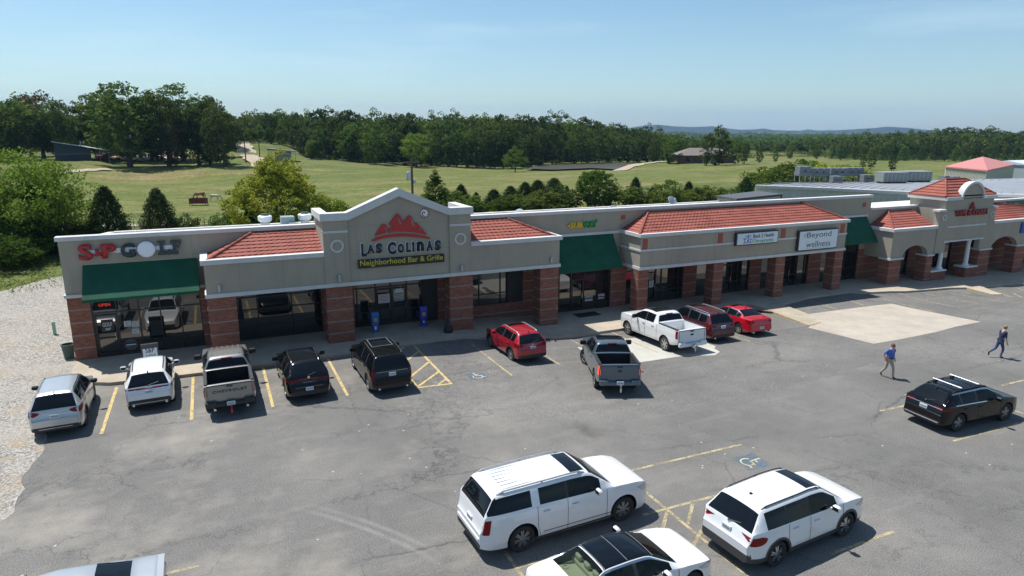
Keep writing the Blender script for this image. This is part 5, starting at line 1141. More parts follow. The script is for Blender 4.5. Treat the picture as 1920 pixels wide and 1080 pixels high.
    # caps, split in columns by y so that lamps and plates can sit on them
    for s, xx, fl in ((0, .0, 1), (len(xs)-1, L, 0)):
        r = rings[s]
        for i in range(n-1):
            z = (r[i][1]+r[i+1][1])/2; q = (lid(s, i), rid(s, i), rid(s, i+1), lid(s, i+1)) if i < n-2 and i > 0 else ((lid(s, 0), rid(s, 1), lid(s, 1)) if i == 0 else (lid(s, n-2), rid(s, n-2), lid(s, n-1)))
            if i == 0: q = (lid(s, 0), rid(s, 1), lid(s, 1))
            q = tuple(q) if fl else tuple(reversed(q))
            zz0, zz1 = S.get('rearblack' if s == 0 else 'frontblack', (0, .5)); F.append(q); FT.append(1 if zz0 <= z <= zz1 else 0)
    me = bpy.data.meshes.new('car_shell'); me.from_pydata(V, [], F); me.polygons.foreach_set('material_index', FT)
    for t in tags: me.materials.append(mt[t])
    bm = bmesh.new(); bm.from_mesh(me); bmesh.ops.remove_doubles(bm, verts=bm.verts, dist=1e-5); bmesh.ops.recalc_face_normals(bm, faces=bm.faces); bm.to_mesh(me); bm.free()
    # cut the wheel wells (and the load bed) with real booleans
    if S.get('bed'): T('bed_liner', S.get('bedm', M['bedblack'])); me.materials.append(mt['bed_liner'])
    o = bpy.data.objects.new('car_shell', me); COL.objects.link(o)
    R = S['R']; wx = [S['ro']-L/2, L/2-S['fo']]; cuts = MB()
    for x in wx:
        for sy in (1, -1):
            a, b = sorted((sy*(W/2-.30), sy*(W/2+.2))); cuts.tube((x, a, R+.015), (x, b, R+.015), R+S.get('gap', .065), n=28)
    def cutter(mb, nm):
        k = mb.build(nm, [M['plastic']]); 
        return k
    cs = [cutter(cuts, 'cut')]
    if S.get('bed'):
        x0, x1, yy, zf = S['bed']; cs.append(cutter(MB().box(x0-L/2, x1-L/2, -yy, yy, zf, 3), 'cut2'))
    for k in cs:
        k.data.materials[0] = M['archliner'] if k is cs[0] else mt['bed_liner']
        md = o.modifiers.new('b', 'BOOLEAN'); md.operation = 'DIFFERENCE'; md.object = k; md.solver = 'EXACT'; md.use_self = True
    dg = bpy.context.evaluated_depsgraph_get(); dg.update(); m2 = bpy.data.meshes.new_from_object(o.evaluated_get(dg))
    bpy.data.objects.remove(o)
    for k in cs: bpy.data.objects.remove(k)
    P = np.empty(len(m2.vertices)*3); m2.vertices.foreach_get('co', P); P = P.reshape(-1, 3)
    # smooth normals are shared by the split pieces so their borders stay invisible
    m2.polygons.foreach_set('use_smooth', [True]*len(m2.polygons)); m2.set_sharp_from_angle(angle=R_(40))
    cn = [tuple(v.vector) for v in m2.corner_normals]
    groups = {}
    matnames = [m_.name if m_ else '' for m_ in m2.materials]
    SPL = {i for i, t in enumerate(tags) if t in ('arch_liner', 'window_pillar', 'window_surround')}
    cuts_x = [0.0]; pil = [((win[q][1]+win[q+1][0])/2-L/2) for q in range(len(win)-1)]
    for p in m2.polygons:
        i = p.material_index
        if i in SPL:
            if tags[i] == 'arch_liner': sub_ = 1 if p.center.x > 0 else 0
            elif tags[i] == 'window_pillar' and pil: sub_ = min(range(len(pil)), key=lambda q: abs(pil[q]-p.center.x))
            else: sub_ = 0
            i = i+1000*(1+sub_*2+(p.center.y > 0))
        groups.setdefault(i, []).append(p)
    parts = {}; bodyobj = None
    order = sorted(groups, key=lambda k: (k != 0))
    for k in order:
        ps = groups[k]; kk = k % 1000; t = tags[kk] if kk < len(tags) else 'body'; used = {}; vv = []; ff = []; nn = []
        for p in ps:
            idx = []
            for li in p.loop_indices:
                vi = m2.loops[li].vertex_index
                if vi not in used: used[vi] = len(vv); vv.append(P[vi].tolist())
                idx.append(used[vi]); nn.append(cn[li])
            ff.append(idx)
        nm = t.split('.')[0].rstrip('0123456789').rstrip('_'); m3 = bpy.data.meshes.new(nm); m3.from_pydata(vv, [], ff); m3.materials.append(mt[t]); m3.polygons.foreach_set('use_smooth', [True]*len(ff))
        m3.normals_split_custom_set(nn)
        parts[t+('#%d' % k if k >= 1000 else '')] = link(nm, m3, root)
    bpy.data.meshes.remove(m2)
    # lamps that wrap the corner: smooth-edged patches lying just over the skin
    def side_y(x, z):
        r = c.ring(x)[2:IB+5]
        for p, q in zip(r[:-1], r[1:]):
            if p[1] <= z <= q[1] and q[1] > p[1]: u = (z-p[1])/(q[1]-p[1]); return p[0]+(q[0]-p[0])*u
        return r[-1][0] if z > r[-1][1] else r[0][0]
    def lamp(rows, m_, nm, rear=True):
        zs = [r_[0] for r_ in rows]; N = 9; K_ = 16
        for sy in (1, -1):
            v = []
            for a in range(N+1):
                z = zs[0]+(zs[-1]-zs[0])*a/N; u0 = float(np.interp(z, zs, [r_[1] for r_ in rows])); u1 = float(np.interp(z, zs, [r_[2] for r_ in rows]))
                if rear: k = np.where(c.top > z)[0]; x0 = float(c.gx[k[0]])
                else: k = np.where(c.top > z)[0]; x0 = float(c.gx[k[-1]])
                sg = 1 if rear else -1; ye = min(side_y(min(max(x0+sg*.03, 0), L), z), c.at(x0)[2])
                path = [(x0, 0.0), (x0, ye*.88)]+[(x0+sg*dd, side_y(min(max(x0+sg*dd, .0), L), z)) for dd in (.03, .06, .1, .15, .2, .3, .4, .5, .6, .8)]
                acc = [0.0]
                for p, q in zip(path[:-1], path[1:]): acc.append(acc[-1]+math.dist(p, q))
                for b in range(K_+1):
                    u = u0+(u1-u0)*b/K_; px = float(np.interp(u, acc, [p[0] for p in path])); py = float(np.interp(u, acc, [p[1] for p in path]))
                    e = .011; v.append((px-L/2-(e*sg if u < acc[2] else 0), sy*(py+(e if u > acc[1] else 0)), z))
            MB().add(v, [(a*(K_+1)+b, a*(K_+1)+b+1, (a+1)*(K_+1)+b+1, (a+1)*(K_+1)+b) for a in range(N) for b in range(K_)]).build(nm, m_, root, smooth=True)
    if S.get('lights'): lamp(S['lights'], S.get('tail', M['tail']), 'tail_light')
    if S.get('heads'): lamp(S['heads'], M['head'], 'headlight', False)
    # panel gaps
    def yz(x, f):   # point on the side at fraction f of the ring side list
        r = c.ring(x); a = 2+f*(IB-2); i = int(a); u = a-i; p, q = r[i], r[min(i+1, n-1)]; return (p[0]*(1-u)+q[0]*u, p[1]*(1-u)+q[1]*u)
    for x in S.get('seams', []):
        for sy in (1, -1):
            v = []; sm = MB()
            for k in range(10):
                f = .08+.92*k/9; xx = x
                if any(abs(x-w_) < R+.12 for w_ in (S['ro'], L-S['fo'])):   # gaps bend round the arch
                    wc = S['ro'] if abs(x-S['ro']) < R+.12 else L-S['fo']; y_, z_ = yz(x, f); dzz = z_-R; rr = R+S.get('gap', .065)+.05
                    if abs(dzz) < rr: xx = max(x, wc+math.sqrt(rr*rr-dzz*dzz)) if x >= wc else min(x, wc-math.sqrt(rr*rr-dzz*dzz))
                for e in (-.008, .008): y_, z_ = yz(xx+e, f); v.append((xx+e-L/2, sy*(y_+.004), z_))
            sm.add(v, [(2*k, 2*k+2, 2*k+3, 2*k+1) for k in range(9)]).build('panel_gap', M['seam'], root)
    for a, b, f in S.get('creases', []):
        for sy in (1, -1):
            v = []; sm = MB()
            for k in range(13):
                x = a+(b-a)*k/12
                for e in (0, .022): y_, z_ = yz(x, f); v.append((x-L/2, sy*(y_+.004), z_+e))
            sm.add(v, [(2*k, 2*k+2, 2*k+3, 2*k+1) for k in range(12)]).build('side_crease', M['seam'], root)
    # wheels
    rimm = S.get('rim', M['rimsilver']); sp = S.get('spokes', 5); tw = .24
    for x in wx:
        for sy in (1, -1):
            wo = empty('wheel', (x, sy*(W/2-tw/2-.035), R)); wo.parent = root; wo['_l'] = 1
            if x > 0 and S.get('steer'): wo.rotation_euler = (0, 0, S['steer'])
            rr = R*.70
            MB().lathe([(rr-.01, -tw/2+.02), (rr+.02, -tw/2), (R-.03, -tw/2), (R-.004, -tw/2+.03), (R, 0), (R-.004, tw/2-.03), (R-.03, tw/2), (rr+.02, tw/2), (rr-.01, tw/2-.02)], n=30, axis='y').build('tyre', M['rubber'], wo, smooth=True)
            rm = MB(); yo = sy*(tw/2-.035); rm.lathe([(rr, -tw/2+.02), (rr, tw/2-.015), (rr-.022, tw/2-.015), (rr-.03, sy*.02), (rr-.03, -tw/2+.03)], n=30, axis='y')
            for k in range(sp):
                a = 2*math.pi*k/sp; wsp = .62*math.pi*rr/sp*.62; Mx = Matrix.Rotation(a, 4, 'Y')
                for q in ((-1, 1) if S.get('split') else (0,)):
                    rm.add([Mx @ Vector((p[0], p[1], p[2])) for p in [(-wsp*.5+q*wsp*.1, yo+sy*.012, .04), (wsp*.5+q*wsp*.1, yo+sy*.012, .04), (wsp*.36+q*wsp*.75, yo-sy*.006, rr-.015), (-wsp*.36+q*wsp*.75, yo-sy*.006, rr-.015), (-wsp*.5+q*wsp*.1, yo-sy*.03, .04), (wsp*.5+q*wsp*.1, yo-sy*.03, .04), (wsp*.36+q*wsp*.75, yo-sy*.04, rr-.015), (-wsp*.36+q*wsp*.75, yo-sy*.04, rr-.015)]], [(0, 1, 2, 3), (4, 7, 6, 5), (0, 4, 5, 1), (1, 5, 6, 2), (2, 6, 7, 3), (3, 7, 4, 0)])
            rm.lathe([(.001, yo+sy*.02), (.055, yo+sy*.02), (.07, yo-sy*.02)], n=12, axis='y'); rm.build('rim', rimm, wo)
            MB().lathe([(.001, yo-sy*.05), (rr-.02, yo-sy*.05)], n=20, axis='y').build('brake_disc', M['darkmetal'], wo)
    # cladding round the arches
    if S.get('archtrim'):
        for x in wx:
            for sy in (1, -1):
                xr = x+L/2; r0 = R+S.get('gap', .065)-.008; v = []
                N = 22
                for k in range(N+1):
                    t = math.pi*(-.06+1.12*k/N)
                    for r_ in (r0, r0+.075):
                        px_, pz = x+r_*math.cos(t), R+.015+r_*math.sin(t); lo, hi = 0.0, 1.0
                        for _ in range(14):
                            f = (lo+hi)/2; y_, z_ = yz(px_+L/2, f)
                            if z_ < pz: lo = f
                            else: hi = f
                        v.append((px_, sy*(y_+.012), pz))
                MB().add(v, [(2*k, 2*k+1, 2*k+3, 2*k+2) for k in range(N)]).build('arch_trim', S.get('lower', M['plastic']), root)
    # door handles, mirrors
    for x in S.get('handles', []):
        for sy in (1, -1):
            y_, z_ = yz(x, S.get('handlef', .84)); MB().bbox(x-L/2-.11, x-L/2+.11, *sorted((sy*(y_-.01), sy*(y_+.035))), z_-.018, z_+.018, .008).build('door_handle', S.get('handlem', S['paint']), root)
    mxp = S['mirror']; top, belt, w_, rf, bot = c.at(mxp)
    for sy in (1, -1):
        mb = MB(); mw = S.get('mw', .24); y0 = w_*.93; mb.bbox(mxp-L/2-.07, mxp-L/2+.07, *sorted((sy*(y0+.06), sy*(y0+.06+mw))), belt+.0, belt+.0+S.get('mh', .17), .04); mb.tube((mxp-L/2, sy*(y0-.03), belt+.01), (mxp-L/2, sy*(y0+.1), belt+.05), .03, n=6)
        m_ = mb.build('door_mirror', S.get('mirrorm', S['paint']), root); MB().box(mxp-L/2-.078, mxp-L/2-.0705, *sorted((sy*(y0+.09), sy*(y0+.03+mw))), belt+.03, belt-.03+S.get('mh', .17)).build('mirror_glass', M['carglass'], m_)
    # roof rails
    if S.get('rails'):
        x0, x1, m_, r_, hgt = S['rails']
        for sy in (1, -1):
            pts = []
            for k in range(15):
                x = x0+(x1-x0)*k/14; t_, b_, w2, rf2, _ = c.at(x); pts.append((x-L/2, sy*(min(rf2, w2*.97)*.93), t_+.0+(hgt if 0 < k < 14 else -.02)))
            mb = MB().path(pts, r_, 7)
            for k in (1, 7, 13): x = pts[k]; mb.tube((x[0], x[1], x[2]-hgt-.02), x, r_*1.2, n=6)
            mb.build('roof_rail', m_, root, smooth=True)
    if S.get('crossbars'):
        for x in S['crossbars']:
            t_, b_, w2, rf2, _ = c.at(x); yy = min(rf2, w2)*1.0; mb = MB().bbox(x-L/2-.035, x-L/2+.035, -yy, yy, t_+.11, t_+.138, .012); mb.build('cross_bar', M['rail_silver'], root)
            mb = MB()
            for sy in (1, -1): mb.bbox(x-L/2-.06, x-L/2+.06, *sorted((sy*(yy-.16), sy*(yy-.04))), t_-.03, t_+.11, .02)
            mb.build('bar_foot', M['plastic'], root)
    # rear surface position at a height
    def xr(z):
        k = np.where(c.top > z)[0]; return float(c.gx[k[0]]) if len(k) else 0
    pz = S.get('plate', .95); px_ = (xr(pz) if not S.get('plate_x') is not None else S['plate_x']) if 'plate_x' not in S else S['plate_x']
    po = MB().bbox(px_-L/2-.035, px_-L/2+.01, -.16, .16, pz-.08, pz+.08, .006).build('licence_plate', M['plate'], root)
    mb = MB()
    for k in range(6): mb.box(px_-L/2-.038, px_-L/2-.0352, -.12+k*.042, -.10+k*.042, pz-.03, pz+.035)
    mb.build('plate_print', M['platetxt'], po)
    if S.get('antenna'): x, = S['antenna'][:1]; t_ = c.at(x)[0]; MB().prism([(x-L/2-.09, t_+.02), (x-L/2+.07, t_+.02), (x-L/2-.06, t_+.10)], -.02, .02).build('antenna', S.get('antm', M['plastic']), root)
    if S.get('wiper'): 
        z = S['wiper']; a = Vector((xr(z)-L/2-.03, 0, z+.03)); b = Vector((xr(z+.12)-L/2-.035, -.38, z+.10)); MB().tube(a, b, .012, n=5).tube((a.x+.03, 0, a.z-.03), a, .03, n=6).build('rear_wiper', M['plastic'], root)
    if S.get('exhaust'):
        for sy in S['exhaust'][0]: MB().tube((-L/2-.03, sy*W*.32, S['exhaust'][1]), (-L/2+.2, sy*W*.32, S['exhaust'][1]+.02), .05, n=10).build('exhaust_tip', M['chrome'], root)
    root['_c'] = 0
    return root, c, parts, xr
def suv(L, W, H, paint_, hood=1.03, belt=1.12, rb=.74, rr=.55, hatch=.12, wsf=1.95, wsb=1.12, R=.36, ro=.95, fo=.92, roofw=.66, **kw):
    """profile knots of an estate-shaped body: rb bumper height, rr where the roof meets the rear glass"""
    S = dict(L=L, W=W, H=H, paint=paint_, R=R, ro=ro, fo=fo)
    H = H-.035
    S['top'] = [(0, rb), (.035, rb+.05), (.06, rb+.08), (hatch, belt+.02), (rr, H-.10), (rr+.12, H-.045), (L*.36, H-.008), (L*.5, H), (L-wsf-.1, H-.03), (L-wsf+.08, H-.075), (L-wsb, hood+.06), (L-wsb+.05, hood+.03), (L-.55, hood-.04), (L-.18, hood-.14), (L-.03, hood-.30), (L, hood-.36)]
    S['belt'] = [(0, belt+.03), (L*.3, belt+.01), (L-wsf, belt-.03), (L-wsb, hood+.0), (L, hood-.02)]
    S['plan'] = [(0, .80), (.05, .87), (.15, .93), (.4, .98), (.9, 1.0), (L-1.0, 1.0), (L-.5, .965), (L-.2, .90), (L-.05, .80), (L, .72)]
    S['roofw'] = [(0, .80), (hatch, .84), (rr, roofw+.0), (L*.4, roofw+.03), (L-wsf, roofw+.0), (L-wsb, .82), (L-.3, .84), (L, .66)]
    S['bot'] = [(0, .34), (.25, .28), (.6, .25), (L-.7, .24), (L-.2, .22), (L, .30)]
    S['ws'] = (L-wsf+.05, L-wsb-.02); S['rw'] = (hatch+.015, rr-.02)
    S['mirror'] = L-wsb-.62
    S.update(kw); return S
def pickup(L, W, H, paint_, rail=1.42, hood=1.36, bedl=1.78, R=.41, ro=1.18, fo=.95, **kw):
    S = dict(L=L, W=W, H=H, paint=paint_, R=R, ro=ro, fo=fo, crown=.03); H = H-.03
    cab = bedl+.12
    S['top'] = [(0, rail-.05), (.02, rail), (cab-.05, rail), (cab+.02, rail+.03), (cab+.20, H-.09), (cab+.36, H-.035), (cab+1.0, H), (L-2.6, H-.02), (L-2.25, H-.08), (L-1.48, hood+.05), (L-1.40, hood+.03), (L-.6, hood-.02), (L-.15, hood-.10), (L, hood-.28)]
    S['belt'] = [(0, rail-.04), (cab, rail-.03), (cab+.3, rail-.08), (L-2.0, rail-.10), (L-1.4, hood-.03), (L, hood-.08)]
    S['plan'] = [(0, .93), (.12, .965), (.5, .98), (L-1.0, 1.0), (L-.5, .98), (L-.15, .92), (L, .84)]
    S['roofw'] = [(0, .93), (cab-.05, .92), (cab+.22, .66), (cab+.6, .70), (L-2.3, .68), (L-1.45, .84), (L-.3, .86), (L, .74)]
    S['bot'] = [(0, .62), (.4, .50), (1.2, .42), (L-.7, .36), (L-.1, .34), (L, .42)]
    S['ws'] = (L-2.24, L-1.46); S['rw'] = (cab+.03, cab+.17); S['rwi'] = 1
    S['bed'] = (.10, cab-.06, W/2*.80, .86); S['mirror'] = L-1.98; S['mw'] = .30; S['mh'] = .24
    S['win'] = [(cab+.38, cab+1.12), (cab+1.22, L-1.72)]; S['seams'] = [cab+.02, cab+1.17, L-1.42]; S['handles'] = [cab+.42, cab+1.32]; S['gap'] = .09; S['tail'] = M['tail']
    S['lights'] = [(rail-.48, W/2*.84, W/2*.84+.24), (rail-.08, W/2*.84, W/2*.84+.24)]; S['plate'] = .62; S['plate_x'] = -.16; S['rearblack'] = (0, .3)
    S.update(kw); return S
def pickup_extras(root, c, S, bump, badge=None, hitch=True):
    L, W = c.L, c.W; mb = MB()
    mb.bbox(-L/2-.17, -L/2+.05, -W*.44, W*.44, .48, .66, .04); mb.bbox(-L/2-.18, -L/2-.02, -W*.45, -W*.25, .50, .74, .04); mb.bbox(-L/2-.18, -L/2-.02, W*.25, W*.45, .50, .74, .04); bo = mb.build('rear_bumper', bump, root)
    rail = S['top'][1][1]
    tg = MB(); tg.box(-L/2-.012, -L/2+.0, -W*.425, W*.425, rail-.06, rail-.02); tg.box(-L/2-.008, -L/2+.0, -W*.415, -W*.41, .70, rail-.06); tg.box(-L/2-.008, -L/2+.0, W*.41, W*.415, .70, rail-.06); tg.box(-L/2-.008, -L/2, -W*.41, W*.41, .695, .705); tg.build('tailgate_gap', M['seam'], root)
    MB().box(-L/2-.02, -L/2-.001, -.12, .12, rail-.14, rail-.085).build('tailgate_handle', M['plastic'], root)
    # third brake light above the rear window, bed rail caps
    k = [p for p in S['top'] if p[0] > S['bed'][1]]; cabx = S['rw'][1]+.06; t_ = c.at(cabx)[0]; MB().bbox(cabx-L/2-.06, cabx-L/2+.05, -.22, .22, t_-.035, t_+.02, .01).build('brake_light', M['tail'], root)
    for sy in (1, -1): MB().bbox(-L/2+.05, S['bed'][1]-L/2, *sorted((sy*W/2*.805, sy*W/2*.925)), rail+.018, rail+.045, .008).build('bed_rail_cap', M['plastic'], root)
    if hitch: MB().bbox(-L/2-.36, -L/2-.1, -.04, .04, .42, .50, .01).bbox(-L/2-.36, -L/2-.30, -.04, .04, .24, .50, .01).lathe([(.001, .50), (.045, .53), (.045, .57), (.001, .60)], (-L/2-.33, 0, 0), 10).build('tow_hitch', badge or M['chrome'], root)
def rearbar(root, L, W, z, x, w_, m_, name='trim_bar', h=.025):
    MB().bbox(x-L/2-.03, x-L/2+.01, -w_*W/2, w_*W/2, z-h/2, z+h/2, .006).build(name, m_, root)
def place(rear, heading_deg, L):      # rear = ground point under the middle of the rear bumper
    h = R_(heading_deg); return (rear[0]+math.cos(h)*L/2, rear[1]+math.sin(h)*L/2), h
P_silver = paint('silver', (.46, .48, .49), .55, .32); P_white = paint('white', (.72, .73, .74)); P_beige = paint('silver_beige', (.27, .262, .25), .5, .3); P_black = mat('paint_black', (.003, .003, .0035), .2, 0, .18, .45)
P_red = paint('deep_red', (.36, .010, .022), .15, .25); P_blue = paint('slate_blue', (.095, .13, .165), .45, .3); P_maroon = paint('maroon', (.085, .008, .016), .25, .25); P_bred = paint('bright_red', (.52, .008, .022), .1, .25); P_pearl = paint('pearl_white', (.70, .71, .73))
G1 = 'vehicles parked facing the shops'; G2 = 'vehicles in the middle rows'
# 1 silver crossover
S = suv(4.65, 1.84, 1.70, P_silver, win=[(.62, 1.05), (1.15, 1.95), (2.05, 3.15)], seams=[1.1, 2.0, 3.35], handles=[1.28, 2.2], rails=(.75, 2.6, P_silver, .02, .03), antenna=(.62,), plate=.88, group=G1,
        lights=[(.92, .72, 1.0), (.97, .56, 1.22), (1.03, .46, 1.34), (1.09, .52, 1.36), (1.13, .80, 1.2)], boxes=[('lower_trim', (-1, .1, 0, 1, .2, .48))], rearblack=(.2, .5), mirrorm=M['plastic'], archtrim=1, beltchrome=M['chrome'], rim=M['rimsilver'])
p, h = place((-6.15, 28.4), 91.5, 4.65); r, c, pa, xr = build_car('parked_crossover', 'silver crossover parked half on the gravel at the left end', S, p, h); rearbar(r, 4.65, 1.84, .44, .0, .6, M['chrome'], 'bumper_trim'); rearbar(r, 4.65, 1.84, 1.00, xr(1.0), .5, M['chrome'], 'tailgate_trim')
# 2 white crossover
S = suv(4.58, 1.90, 1.64, P_white, belt=1.08, roofw=.64, win=[(.66, 1.0), (1.1, 1.9), (2.0, 3.1)], seams=[1.05, 1.95, 3.3], handles=[1.25, 2.15], antenna=(.6,), wiper=1.10, plate=.86, rb=.76, group=G1, rails=(.8, 2.6, M['plastic'], .018, .02),
        lights=[(.985, .30, .95), (1.01, .15, 1.15), (1.045, .12, 1.2)], boxes=[('lower_trim', (-1, .08, 0, 1, .2, .50))], rearblack=(.2, .56), mirrorm=P_white, exhaust=((1, -1), .36), tail=M['tail'])
p, h = place((-3.06, 29.75), 92, 4.58); r, c, pa, xr = build_car('parked_crossover', 'white crossover behind the sandwich board with thin full width tail lights', S, p, h); rearbar(r, 4.58, 1.9, 1.0, xr(1.0), .5, M['tail'], 'light_bar', .03); rearbar(r, 4.58, 1.9, .42, .0, .7, M['chrome'], 'bumper_trim')
# 3 silver beige pickup
S = pickup(5.89, 2.06, 1.95, P_beige, mirrorm=M['plastic'], handlem=M['plastic'], group=G1, gtop=0)
p, h = place((.02, 27.95), 90.5, 5.89); r, c, pa, xr = build_car('parked_pickup', 'silver beige pickup with maker name across its tailgate', S, p, h, 'pickup'); pickup_extras(r, c, S, M['plastic'], M['sred'])
text('tailgate_lettering', 'CHEVROLET', .115, Matrix.Translation((-5.89/2-.013, .66, 1.06)) @ Matrix(((0, 0, -1, 0), (-1, 0, 0, 0), (0, 1, 0, 0), (0, 0, 0, 1))), M['kick'], r, .006, .02, 1.32, 1.2)
for sy in (.62, -.62): MB().tube((-5.89/2-.2, sy, .42), (-5.89/2+.1, sy, .45), .05, n=10).build('exhaust_tip', M['chrome'], r)
mb = MB()
for k in range(6): yy = -.55+k*.22; x0 = 2.35-5.89/2; mb.bbox(x0, x0+1.25, yy-.03, yy+.03, 1.90, 1.928, .005)
mb.build('roof_bead', P_beige, r)
# 4 black crossover with bright rails
S = suv(4.75, 1.93, 1.67, P_black, belt=1.10, rr=.7, roofw=.64, win=[(.75, 1.1), (1.2, 2.0), (2.1, 3.2)], seams=[1.15, 2.05, 3.4], handles=[1.35, 2.25], rails=(.85, 2.75, M['chrome'], .028, .02), wiper=1.14, plate=.62, plate_x=.0, group=G1, roofglass=[(1.45, 2.75)], sri=2, R=.38,
        lights=[(.95, .60, 1.0), (.99, .35, 1.2), (1.04, .30, 1.3)], archtrim=1, rim=M['rimdark'], split=1, mirrorm=P_black)
p, h = place((3.18, 28.1), 91, 4.75); r, c, pa, xr = build_car('parked_crossover', 'black crossover with bright silver roof rails and a glass roof', S, p, h); rearbar(r, 4.75, 1.93, 1.02, xr(1.0), .4, M['tail'], 'light_bar', .03); rearbar(r, 4.75, 1.93, .70, .02, .6, M['chrome'], 'bumper_trim', .012)
MB().tube((xr(1.09)-4.75/2-.03, 0, 1.09), (xr(1.09)-4.75/2, 0, 1.09), .06, n=12).build('badge', M['chrome'], r)
text('tailgate_lettering', 'INFINITI', .04, Matrix.Translation((xr(.9)-4.75/2-.03, .28, .88)) @ Matrix(((0, 0, -1, 0), (-1, 0, 0, 0), (0, 1, 0, 0), (0, 0, 0, 1))), M['chrome'], r, .004, .01, .56, 1.3)
# 5 black upright crossover
S = suv(5.05, 1.96, 1.78, P_black, hood=1.12, belt=1.18, rr=.42, hatch=.13, roofw=.68, win=[(.62, 1.25), (1.35, 2.15), (2.25, 3.35)], seams=[1.3, 2.2, 3.6], handles=[1.5, 2.4], rails=(.75, 2.8, M['plastic'], .02, .03), antenna=(.6,), plate=.97, group=G1, roofglass=[(1.7, 3.0)], sri=2, R=.39,
        lights=[(.72, .83, .95), (1.0, .80, .98), (1.20, .76, .93)], rim=M['rimdark'], split=1, exhaust=((1, -1), .36), mirrorm=P_black)
p, h = place((6.68, 27.4), 90.5, 5.05); r, c, pa, xr = build_car('parked_crossover', 'black boxy crossover with framed sunroof beside the yellow hatching', S, p, h); rearbar(r, 5.05, 1.96, 1.10, xr(1.10), .72, M['chrome'], 'tailgate_trim', .02)
t_ = c.at(2.3)[0]; mb = MB()
for a, b in (((1.75, -.48), (1.75, .48)), ((2.95, -.46), (2.95, .46)), ((1.75, -.48), (2.95, -.46)), ((1.75, .48), (2.95, .46))): mb.tube((a[0]-2.525, a[1], t_+.03), (b[0]-2.525, b[1], t_+.03), .013, n=4)
mb.build('sunroof_frame', M['rail_silver'], r)
# 6 red crossover
S = suv(4.40, 1.84, 1.61, P_red, belt=1.08, rr=.52, roofw=.64, win=[(.62, .95), (1.05, 1.85), (1.95, 2.95)], seams=[1.0, 1.9, 3.1], handles=[1.2, 2.1], rails=(.7, 2.5, M['rail_silver'], .022, .02), antenna=(.62,), wiper=1.1, plate=.86, group=G1, roofglass=[(1.85, 2.3)], sri=3, R=.35,
        lights=[(.90, .75, 1.0), (.96, .56, 1.18), (1.02, .50, 1.3), (1.07, .62, 1.22)], boxes=[('lower_trim', (-1, .12, 0, 1, .2, .50))], rearblack=(.2, .52), archtrim=1, rim=M['rimdark'], spokes=6, split=1, mirrorm=P_red)
p, h = place((14.45, 29.0), 92, 4.40); r, c, pa, xr = build_car('parked_crossover', 'deep red crossover parked alone between the brick pillars', S, p, h); rearbar(r, 4.4, 1.84, 1.0, xr(1.0), .34, M['chrome'], 'tailgate_trim', .02); MB().tube((xr(1.02)-2.2-.03, 0, 1.02), (xr(1.02)-2.2, 0, 1.02), .055, n=12).build('badge', M['chrome'], r)
# 7 slate blue pickup backing out
S = pickup(5.89, 2.03, 1.96, P_blue, tail=M['taillit'], mirrorm=M['plastic'], roofglass=[(2.5, 3.45)], sri=2, steer=R_(22), rim=M['rimdark'])
p, h = place((15.95, 23.35), 67, 5.80); r, c, pa, xr = build_car('moving_pickup', 'slate blue pickup reversing out with red tail lights lit', S, p, h, 'pickup'); pickup_extras(r, c, S, P_blue)
MB().lathe([(.001, -.008), (.10, -.006), (.11, 0)], (0, 0, 0), 18, axis='y').xf(Matrix.Translation((-5.89/2-.004, 0, 1.12)) @ Matrix.Rotation(R_(-90), 4, 'Z') @ Matrix.Diagonal((1, 1, .5, 1))).build('badge', M['kick'], r)
# 8 white pickup
S = pickup(5.89, 2.03, 1.97, P_white, bedm=M['bedwhite'], mirrorm=M['plastic'], roofglass=[(2.45, 3.5)], sri=2, split=1, spokes=6, rim=M['rimsilver'], handlem=M['chrome'], group=G1)
p, h = place((23.3, 27.35), 88.5, 5.89); r, c, pa, xr = build_car('parked_pickup', 'white crew cab pickup standing on the pale concrete patch', S, p, h, 'pickup'); pickup_extras(r, c, S, P_white)
MB().lathe([(.001, -.008), (.10, -.006), (.11, 0)], (0, 0, 0), 18, axis='y').xf(Matrix.Translation((-5.89/2-.004, 0, 1.12)) @ Matrix.Rotation(R_(-90), 4, 'Z') @ Matrix.Diagonal((1, 1, .5, 1))).build('badge', M['navy'], r)
# 9 maroon
S = suv(4.92, 1.93, 1.73, P_maroon, belt=1.13, rr=.5, win=[(.6, 1.2), (1.3, 2.15), (2.25, 3.35)], seams=[1.25, 2.2, 3.5], handles=[1.45, 2.4], rails=(.7, 2.85, M['rail_silver'], .022, .03), antenna=(.6,), plate=.93, group=G1, beltchrome=M['chrome'], roofglass=[(2.35, 2.85)], sri=3, exhaust=((1,), .34),
        lights=[(.92, .78, 1.05), (.97, .50, 1.25), (1.03, .45, 1.36), (1.08, .62, 1.3)], boxes=[('lower_trim', (-1, .1, 0, 1, .2, .5))], rearblack=(.2, .5), R=.37)
p, h = place((26.45, 28.35), 88, 4.92); r, c, pa, xr = build_car('parked_crossover', 'maroon crossover between the white pickup and the red sedan', S, p, h)
